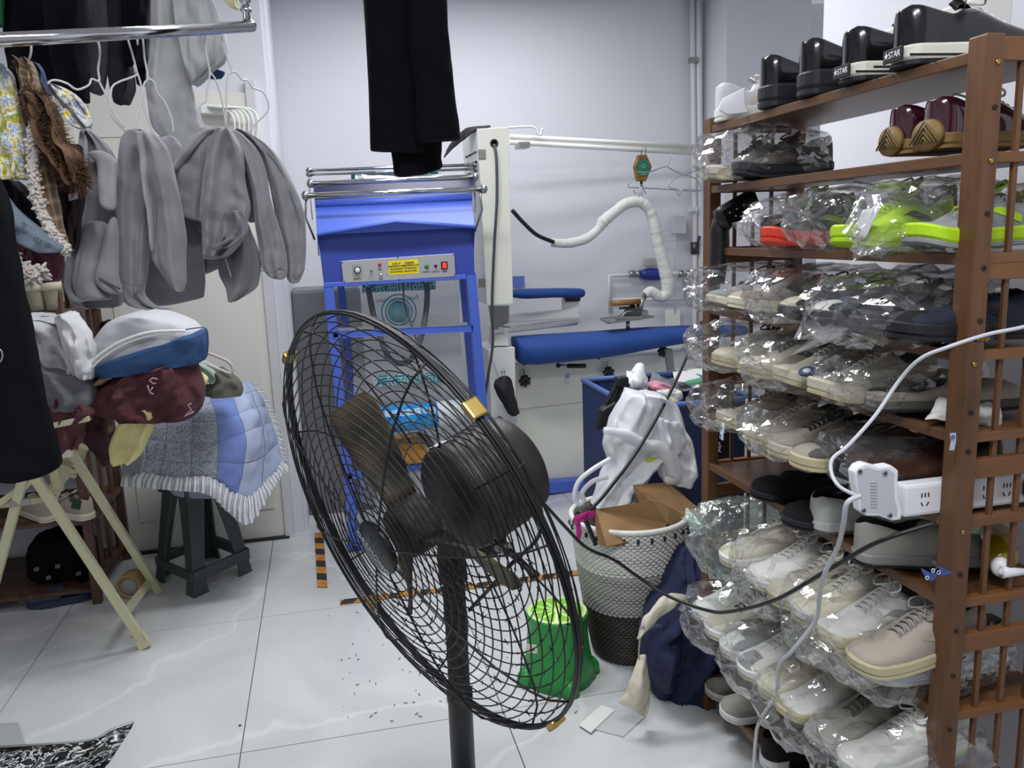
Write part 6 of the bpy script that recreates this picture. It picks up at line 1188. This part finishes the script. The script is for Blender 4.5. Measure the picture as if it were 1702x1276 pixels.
bag('heavily crumpled clear bag around the black shoes on the fourth shelf', (1.12, 1.40, Z4 + .058), (.36, .29, .13), 7, 0, .09, taild=(-1, .1, -.4), amp=.018)
# --- fifth shelf (1.115)
Z5 = 1.121
pairrow(Z5, [(1188, 'cream trainer with dark laces in a bag, left end of the fifth shelf', 'sneaker', (cC, cCd, cCd, linb, linb, cGd), .965, .275),
             (1232, 'cream trainer with dark laces, second on the fifth shelf', 'sneaker', (cC, cCd, cCd, linb, linb, cGd), .955, .275),
             (1290, 'cream knitted trainer in a clear bag, third on the fifth shelf', 'runner', (cMesh, cC, cCd, cNs, lace_w, cMesh), .965, .28),
             (1350, 'cream knitted trainer with a small badge on the toe, fourth on the fifth shelf', 'runner', (cMesh, cC, cCd, cNs, lace_w, cMesh), .955, .28)], th=-.03)
bd2 = thing('toe_badge', 'small pale blue edged oval badge on the knitted trainer toe, fifth shelf', 'badge'); yb2 = slot(1345, .99, Z5 + .07)
lathe('badge_rim', [(.017, 0), (.017, .003), (.014, .0045)], (.985, yb2, Z5 + .062), cNs, bd2, 24, (-.35, -.3, .9)); lathe('badge_face', [(.014, .004), (.001, .0052)], (.985, yb2, Z5 + .062), mat('badge_pale', 'c2cdd2', .4), bd2, 24, (-.35, -.3, .9))
slp = shoe('taupe slipper showing its dark opening in a bag, fifth shelf left of the front post', (1.02, 1.385, Z5 + .01), -.25, 'slipper', (cT, cGd, cBs, linb, None, None), .29)
slp2 = shoe('dark lined slipper tucked behind the taupe one on the fifth shelf', (1.04, 1.50, Z5 + .008), -.2, 'slipper', (cT, cBs, cBs, linb, None, None), .27)
bag('clear bag around the cream trainers at the left of the fifth shelf', (1.115, 1.97, Z5 + .06), (.36, .26, .125), 8, 0, .07)
bag('clear bag around the knitted trainers on the fifth shelf', (1.12, 1.70, Z5 + .062), (.36, .26, .13), 9, 0, .06)
bag('clear bag around the taupe slippers on the fifth shelf', (1.14, 1.44, Z5 + .055), (.33, .22, .11), 10, 0, .05)
tag(patch('white_tissue', [[(1555, 668, 1.30), (1590, 655, 1.32), (1640, 660, 1.30), (1662, 672, 1.28)], [(1545, 684, 1.27), (1592, 676, 1.26), (1630, 682, 1.25), (1668, 690, 1.26)], [(1538, 696, 1.26), (1580, 700, 1.25), (1608, 708, 1.25), (1665, 706, 1.26)]], mat('tissue', 'd2d0cc', .8), None, 36, 24, .001, wr=.012, ws=24), 'crumpled white tissue sheet beside the front post on the fifth shelf', 'tissue')
# --- sixth shelf (.956)
Z6 = .962
pairrow(Z6, [(1195, 'pale mesh trainer in a clear bag at the left end of the sixth shelf', 'runner', (cMesh, cC, cCd, cGd, lace_w, cC), .965, .275),
             (1240, 'pale ribbed mesh trainer in a clear bag, second on the sixth shelf', 'runner', (cT, cC, cCd, cGd, lace_w, cMesh), .95, .275),
             (1292, 'taupe low shoe in a clear bag, third on the sixth shelf', 'canvas', (cT, cC, cCd, linb, linb, cT), .96, .27),
             (1345, 'dark taupe shoe with cream sole in a clear bag, fourth on the sixth shelf', 'canvas', (cGd, cCd, cCd, linb, linb, cT), .955, .27),
             (1430, 'dark brown leather shoe in a bag, second from the front post on the sixth shelf', 'dress', (cBr, cBs, cBs, linb, None, None), .99, .28),
             (1500, 'dark brown leather shoe in a bag, nearest the front post on the sixth shelf', 'dress', (cBr, cBs, cBs, linb, None, None), 1.0, .28)], th=-.03, ymin=1.335)
bag('clear bag around the pale mesh trainers on the sixth shelf', (1.115, 1.96, Z6 + .06), (.36, .25, .125), 11, 0, .06)
bag('clear bag around the taupe shoes on the sixth shelf', (1.12, 1.69, Z6 + .056), (.35, .26, .12), 12, 0, .05)
bag('clear bag around the dark brown shoes on the sixth shelf', (1.15, 1.44, Z6 + .055), (.32, .22, .12), 13, 0, .04)
lb = thing('paper_label', 'small white paper label with blue grid print on the bag of the pale mesh trainers', 'label'); yl_ = slot(1206, .95, Z6 + .03)
plate('sheet', [(.948, yl_ + .015, Z6 + .048), (.942, yl_ - .012, Z6 + .048), (.936, yl_ - .012, Z6 + .008), (.942, yl_ + .015, Z6 + .008)], .001, cW, lb, (-1, 0, 0))
for k in range(4): a_ = Vector((.9425 - .0035 * (k // 2), yl_ + .008 - (k % 2) * .013, Z6 + .038 - (k // 2) * .018)); plate('grid_print', [a_, a_ + Vector((0, -.009, 0)), a_ + Vector((0, -.009, -.012)), a_ + Vector((0, 0, -.012))], .0008, mat('grid_blue', '5f87a5', .6), lb, (-1, 0, 0))
# --- seventh shelf (.80)
Z7 = .806
SPL = (cBk, cBs, cBs, linb, None, None)
shoe('black cloth slipper, left of the two on the seventh shelf', (1.30, slot(1240, 1.02, Z7), Z7), PI + .12, 'slipper', SPL, .275)
shoe('black cloth slipper, right of the two on the seventh shelf', (1.27, slot(1292, .99, Z7), Z7), PI + .12, 'slipper', SPL, .275)
PG = SP('pale_grey_leather', 'bfc1c0', .45, bump=.06, bs=100)
shoe('pale grey leather shoe, heel to the room, right of the black slippers', (1.035, slot(1350, 1.035, Z7 + .03), Z7), -.02, 'canvas', (PG, PG, cGd, linb, None, None), .28, drop=('laces', 'tongue', 'toe_cap'))
gz = shoe('large grey suede shoe with lettering, heel to the room, below the power strip', (1.02, slot(1420, 1.02, Z7 + .03), Z7), -.30, 'sneaker', (cG, mat('grey_sole', '8f8f8c', .6), cBs, linb, linb, None), .315, drop=('laces', 'tongue'))
text('lettering', 'MON', (.165, -.0565, .045), (.62, .0, .78), (-.78, .10, .62), .036, mat('suede_print', 'b2b0a9', .8), gz, .001)
pbt = thing('pump_bottle', 'yellow soap bottle with white pump lying on the shelf behind the end bars', 'bottle')
q0 = px(1652, 915, Y=1.36); q1 = px(1660, 975, Y=1.24)
q0[2] = max(q0[2], Z7 + .04); q1[2] = Z7 + .035
ax2 = Vector(q1) - Vector(q0)
ym = mat('yellow_liquid', 'b39a16', .12); ym.node_tree.nodes['Principled BSDF'].inputs['Transmission Weight'].default_value = .35
q0 = Vector(q1) - ax2.normalized() * .15
lathe('bottle_body', [(.026, 0), (.033, .012), (.034, .11), (.024, .14), (.014, .15)], q0, ym, pbt, 28, tuple(ax2))
lathe('pump_collar', [(.016, .148), (.017, .152), (.017, .17), (.012, .174)], q0, whitepl, pbt, 24, tuple(ax2)); tip = q0 + ax2.normalized() * .185
cyl('pump_stem', q0 + ax2.normalized() * .17, tip, .005, whitepl, pbt, 12); tube('pump_spout', [tip, tip + Vector((.01, -.003, 0)), tip + Vector((.05, -.012, .0))], [.012, .010, .005], whitepl, pbt, 12)
# --- eighth shelf (.57)
Z8 = .578
pairrow(Z8, [(1203, 'cream white trainer in a green tinted bag, left end of the eighth shelf', 'sneaker', (cC, cW, cCd, linm, lace_w, cC), .93, .285),
             (1250, 'off white trainer in a clear bag, second on the eighth shelf', 'sneaker', (cW, cW, cCd, linm, lace_w, cC), .93, .285),
             (1302, 'cream trainer with khaki panels in a clear bag, third on the eighth shelf', 'sneaker', (cMesh, cCd, cCd, linm, lace_w, cOl), .93, .285),
             (1348, 'cream trainer with a white label in a clear bag, fourth on the eighth shelf', 'runner', (cC, cW, cCd, linm, lace_w, cMesh), .93, .285),
             (1396, 'white trainer with untied laces in a clear bag, fifth on the eighth shelf', 'runner', (cW, cCd, cCd, linm, lace_w, cGL), .92, .285),
             (1462, 'taupe suede shoe with a thick cream sole, sixth on the eighth shelf', 'sneaker', (cT, cCd, cCd, linm, linm, cT), .93, .285)], th=.12, lift=.08)
bag('green tinted clear bag around the cream white trainer, left end of the eighth shelf', (1.09, 1.90, Z8 + .095), (.34, .25, .20), 14, 0, .07, bagm2, (-1, .55, .35))
bag('clear bag around the khaki panelled trainers on the eighth shelf', (1.08, 1.65, Z8 + .10), (.35, .25, .19), 15, 0, .05)
bag('clear bag around the untied white trainer on the eighth shelf', (1.08, 1.41, Z8 + .10), (.36, .26, .19), 16, 0, .05)
shoe('flat white shoe lying low in a bag under the taupe suede one', (1.24, 1.40, Z8 + .01), PI + .1, 'canvas', (cW, cW, cC, linm, lace_w, cW), .27, .1)
shoe('white shoe in the bag below the flat white one', (1.235, 1.51, Z8 + .01), PI + .1, 'canvas', (cW, cC, cC, linm, lace_w, cC), .27, .1)
bag('clear bag around the flat white shoes lying lowest on the eighth shelf', (1.10, 1.45, Z8 + .04), (.35, .24, .10), 17, .1, .05)
# big white trainer with navy stripes seen side on at the near end
bg_ = shoe('big white trainer with navy side bars, bagged, low behind the front post', (1.28, 1.285, Z8 + .03), PI - .1, 'runner', (cW, SP('blue_white_sole', 'c9cedb', .5), cW, linm, lace_w, None), .31, .02)
for k in range(2):
    bm = bmesh.new(); add_box(bm, (.125 + .05 * k, .0475, .058 + .0 * k), (.014, .003, .03), Matrix.Rotation(.5, 3, 'Y'), .001); bmobj('navy_bar', bm, cNs, bg_)
bag('clear bag around the big white trainer at the near end', (1.13, 1.30, Z8 + .06), (.36, .15, .14), 18, .05, .05)
# --- ninth shelf (.33)
Z9 = .338
pairrow(Z9, [(1198, 'white and olive court shoe in a clear bag, left end of the ninth shelf', 'sneaker', (cW, cW, cCd, linb, lace_w, cOl), .93, .285),
             (1238, 'white court shoe with olive side in a clear bag, second on the ninth shelf', 'sneaker', (cMesh, cW, cCd, linb, linb, cOl), .92, .285),
             (1275, 'pale grey and white sneaker in a clear bag, third on the ninth shelf', 'canvas', (cGL, cW, cCd, linb, lace_w, cW), .915, .285),
             (1312, 'white sneaker with an outlined oval on the toe, fourth on the ninth shelf', 'canvas', (cW, cW, cCd, linb, lace_w, cGL), .91, .285),
             (1360, 'white lace up sneaker in a clear bag, fifth on the ninth shelf', 'sneaker', (cC, cC, cCd, linb, lace_w, cW), .91, .285),
             (1418, 'cream white trainer with brown edged sole in a clear bag, sixth on the ninth shelf', 'runner', (cW, cCd, cBr, linb, lace_w, cC), .90, .285),
             (1485, 'grey suede shoe in a clear bag, seventh on the ninth shelf', 'sneaker', (cG, cG, cBs, linb, linb, cG), .91, .285),
             (1560, 'white perforated trainer in a clear bag, nearest the front post on the ninth shelf', 'runner', (cW, cW, cGs, linb, lace_w, cW), .92, .285)], th=.14, lift=.10)
bag('clear bag around the olive and white court shoes on the ninth shelf', (1.08, 1.93, Z9 + .10), (.36, .24, .17), 19, 0, .05)
bag('clear bag around the grey and white sneakers on the ninth shelf', (1.08, 1.70, Z9 + .10), (.36, .22, .17), 20, 0, .05)
bag('clear bag around the lace up sneakers on the ninth shelf', (1.07, 1.50, Z9 + .10), (.37, .22, .17), 21, 0, .05)
bag('clear bag around the grey suede shoe on the ninth shelf', (1.07, 1.30, Z9 + .10), (.36, .22, .17), 22, 0, .05)
# --- bottom shelf (.086)
ZA = .094
shoe('dark slide with a speckled edge at the left end of the bottom shelf', (1.30, 2.10, ZA), PI, 'slipper', (cGd, cG, cG, linb, None, None), .26)
shoe('pale speckled slide beside the dark one on the bottom shelf', (1.29, 1.985, ZA), PI, 'slipper', (cG, cW, cW, linb, None, None), .26)
BW = (cBk, cW, cW, linb, linb, None)
shoe('black sneaker with white sole, heel to the room, left of two on the bottom shelf', (1.03, 1.76, ZA), .0, 'sneaker', BW, .28)
shoe('black sneaker with white sole, heel to the room, right of two on the bottom shelf', (1.03, 1.63, ZA), .0, 'sneaker', BW, .28)
shoe('white and green trainer on the bottom shelf near the front post', (1.29, 1.32, ZA), PI, 'runner', (cW, cGs, cGs, linb, lace_w, cGs), .28)
bag('clear bag around the green trimmed trainer on the bottom shelf', (1.15, 1.32, ZA + .06), (.34, .2, .13), 23, 0, .05)
# --- power strip, plugs, cables
ps = thing('power_strip', 'white power strip with five socket sets running across the front post', 'power strip')
a0 = Vector(px(1494, 818, Y=1.25)); a1 = Vector(px(1700, 800, Y=1.25)); up_ = Vector((0, 0, 1))
a0.z = a1.z = Z6 + .0305; dv = (a1 - a0); dv.normalize(); L_ = .36
R_ = Matrix((dv, Vector((0, 0, 1)).cross(dv), Vector((0, 0, 1)))).transposed()
bm = bmesh.new(); add_box(bm, (0, 0, 0), (L_, .034, .060), None, .006); o = bmobj('strip_body', bm, whitepl, ps); o.data.transform(Matrix.Translation(a0 + dv * L_ / 2) @ R_.to_4x4())
sl_ = mat('slot_black', '1a1a1c', .6)
def onstrip(s, h, d=.0165): return a0 + dv * s + Vector((0, 0, h)) - Vector((0, 0, 1)).cross(dv) * d
for k in range(5):
    s = .042 + k * .044
    for j in range(3): bm = bmesh.new(); add_box(bm, (0, 0, 0), (.0028, .0016, .0085)); q = bmobj('socket_slot', bm, sl_, ps); q.data.transform(Matrix.Translation(onstrip(s - .007 + .007 * j, .009)) @ R_.to_4x4())
    for sg in (-1, 1): bm = bmesh.new(); add_box(bm, (0, 0, 0), (.0026, .0016, .0085), Matrix.Rotation(sg * .5, 3, 'Y')); q = bmobj('socket_slot', bm, sl_, ps); q.data.transform(Matrix.Translation(onstrip(s + sg * .006, -.008)) @ R_.to_4x4())
tag(box('black_plug', onstrip(.262, .002, .035), (.026, .034, .034), blackpl, None, .008), 'black plug pushed into the right end of the power strip', 'plug')
bkP = [(1428, 775), (1440, 770), (1462, 776), (1482, 773), (1494, 782), (1493, 800), (1494, 830), (1500, 852), (1498, 864), (1484, 866), (1462, 858), (1442, 858), (1430, 850), (1428, 830), (1423, 805), (1421, 785)]
pk_ = thing('square_plug_block', 'white square plug block with four corner screws, on the left end of the power strip', 'plug')
plate('back_cover', [px(x, y, Y=1.195) for x, y in bkP], .022, whitepl, pk_, (0, 1, 0), .003); gp_ = mat('pale_grey_plastic', 'c3c6cc', .4)
cxp, cyp = 1459, 818
plate('grey_inset', [px(cxp - 2 + (x - cxp) * .86, cyp + (y - cyp) * .86, Y=1.1945) for x, y in bkP], .003, gp_, pk_, (0, 1, 0))
for x, y in ((1429, 783), (1471, 786), (1435, 848), (1479, 856)): l_ = lathe('corner_screw', [(.0045, 0), (.0045, .0015), (.003, .0016)], px(x, y, Y=1.194), steel, pk_, 16, (0, -1, 0)); lathe('screw_dimple', [(.0022, .0017), (.0022, .0019)], px(x, y, Y=1.194), sl_, l_, 10, (0, -1, 0))
pim = mat('moulded_text', 'aeb2b8', .5)
for k in range(9): plate('moulded_line', [px(1447, 801 + k * 5, Y=1.1935), px(1458, 801 + k * 5.1, Y=1.1935), px(1458, 803 + k * 5.1, Y=1.1935), px(1447, 803 + k * 5, Y=1.1935)], .001, pim, pk_, (0, 1, 0))
wc = mat('white_cable', 'c3c6cc', .45)
def cable(pts, r, m, lbl, Y=None, sm=8): return tag(tube('cable', [px(p[0], p[1], Y=(p[2] if len(p) > 2 else Y)) for p in pts], r, m, None, 10, sm=sm), lbl, 'cable')
cable([(1760, 525, 1.08), (1702, 543, 1.1), (1640, 556, 1.12), (1575, 577, 1.14), (1530, 596, 1.17), (1495, 632, 1.2), (1455, 690, 1.2), (1410, 740, 1.2), (1384, 762, 1.2), (1382, 785, 1.18), (1395, 808, 1.14), (1424, 824, 1.12)], .0032, wc, 'thin white cable looping down from the right edge to the square plug block')
cable([(1430, 824, 1.12), (1408, 836, 1.12), (1402, 870, 1.14), (1392, 910, 1.2), (1370, 955, 1.25), (1362, 990, 1.3), (1356, 1030, 1.35), (1318, 1080, 1.4), (1295, 1105, 1.45), (1290, 1150, 1.5), (1262, 1200, 1.6), (1256, 1230, 1.62), (1252, 1290, 1.62)], .0042, wc, 'thicker white cable hanging from the plug block down past the bagged shoes')
cable([(1166, 535, 3.0), (1120, 640, 2.7), (1062, 745, 2.55), (1010, 815, 2.45), (988, 840, 2.42), (975, 852, 2.42)], .006, blackpl, 'black cable slanting down across the white carrier bag to the basket rim')
cable([(905, 838, 1.75), (940, 876, 1.8), (975, 910, 1.82), (1020, 930, 1.85), (1060, 958, 1.85), (1110, 990, 1.8), (1175, 1014, 1.7), (1215, 1016, 1.6), (1290, 996, 1.45), (1380, 945, 1.3), (1460, 900, 1.2), (1556, 869, 1.16)], .0042, blackpl, 'black cable sagging from the fan past the basket to the power strip')
# stickers and a tag on the post
kt = thing('hanging_tag', 'small blue and white printed paper tag hanging at the front post below the grey shoe', 'tag')
kb = mat('tag_blue', '3c56a0', .5)
for a in (((1531, 944), (1548, 952), (1560, 943), (1562, 950), (1550, 966), (1541, 962), (1534, 952)), ((1548, 946), (1562, 942), (1586, 952), (1562, 957))): plate('tag_sheet', [px(x, y, Y=1.155) for x, y in a], .001, kb, kt, (0, 1, 0))
for x, y in ((1551, 948), (1560, 951), (1541, 960)): tube('printed_ring', [Vector(px(x, y, Y=1.153)) + Vector((math.cos(a) * .0032, 0, math.sin(a) * .0032)) for a in np.linspace(0, 6.28, 13)[:-1]], .0008, whitepl, kt, 4, True)
sk_ = thing('post_sticker', 'small white and blue sticker on the front post just above the power strip', 'sticker')
plate('sticker_sheet', [px(x, y, Y=1.185) for x, y in ((1579, 720), (1589, 719), (1589, 733), (1586, 748), (1578, 748), (1581, 733))], .0008, mat('pale_blue_sticker', 'aebfdc', .5), sk_, (0, 1, 0))
tube('printed_ring', [Vector(px(1584, 726, Y=1.183)) + Vector((math.cos(a) * .003, 0, math.sin(a) * .003)) for a in np.linspace(0, 6.28, 13)[:-1]], .0009, kb, sk_, 4, True)
wm_ = thing('wrapped_marker', 'black cable clip with yellow lettering on the white cable beside the front post', 'clip')
box('clip_body', px(1635, 563, Y=1.13), (.036, .006, .009), blackpl, wm_, .002); text('lettering', 'Klarge', px(1635, 563, Y=1.126), (1, 0, .03), (0, 0, 1), .009, mat('yellow_print', 'd9b520', .5), wm_)
# --- shoes on the back left rack
for i, (xx, lbl) in enumerate(((62, 'cream heeled shoe, leftmost on the upper shelf of the back rack'), (88, 'cream heeled shoe, second from the left on the upper shelf of the back rack'))):
    hs_ = thing('heeled_shoe', lbl, 'shoe'); q = Vector(px(xx, 500, Y=3.62)); q.z = 1.256
    lathe('block_heel', [(.026, 0), (.028, .03), (.034, .075), (.036, .082)], q, mat('heel_taupe', '8f8a76', .5), hs_, 16); lathe('heel_cup', [(.036, .078), (.04, .10), (.034, .125), (.02, .14), (.002, .142)], q, mat('cream_patent', 'cfc9ac', .3), hs_, 24)
    loft('vamp', [(xx - 4, 470, xx + 12, 470, 3.68, .02), (xx - 3, 490, xx + 16, 486, 3.74, .03), (xx, 505, xx + 18, 505, 3.8, .02)], mat('cream_patent', 'cfc9ac', .3), hs_, th=.03, nu=18, nv=12, folds=(1, 0, 0), wr=0)
tag(loft('beige_shoe_toe', [(112, 472, 124, 474), (112, 485, 129, 490), (116, 496, 126, 498)], mat('beige_shoe', 'a39c80', .6), None, 3.72, .03, 20, 14, (1, .1, 0), 2, .002), 'beige shoe toe right of the cream heeled shoes', 'shoe')
sneakL = px(62, 870, Y=3.55)
shoe('dusty white sneaker, left of the pair on the back rack', (px(60, 860, Y=3.6)[0] + .05, 3.62, .378), 2.2, 'sneaker', (cT, cC, cC, linm, lace_w, cT), .28)
e = shoe('dusty white sneaker with a dark label, right of the pair on the back rack', (px(128, 860, Y=3.6)[0] + .05, 3.60, .378), 2.4, 'sneaker', (cT, cC, cC, linm, lace_w, cT), .28)
tag(box('sneaker_label', px(127, 838, Y=3.46), (.035, .003, .04), mat('dark_green_label', '17301f', .5), None, .001, Matrix.Rotation(.3, 3, 'Y')), 'small dark green square label on the right dusty sneaker', 'label')
finish()
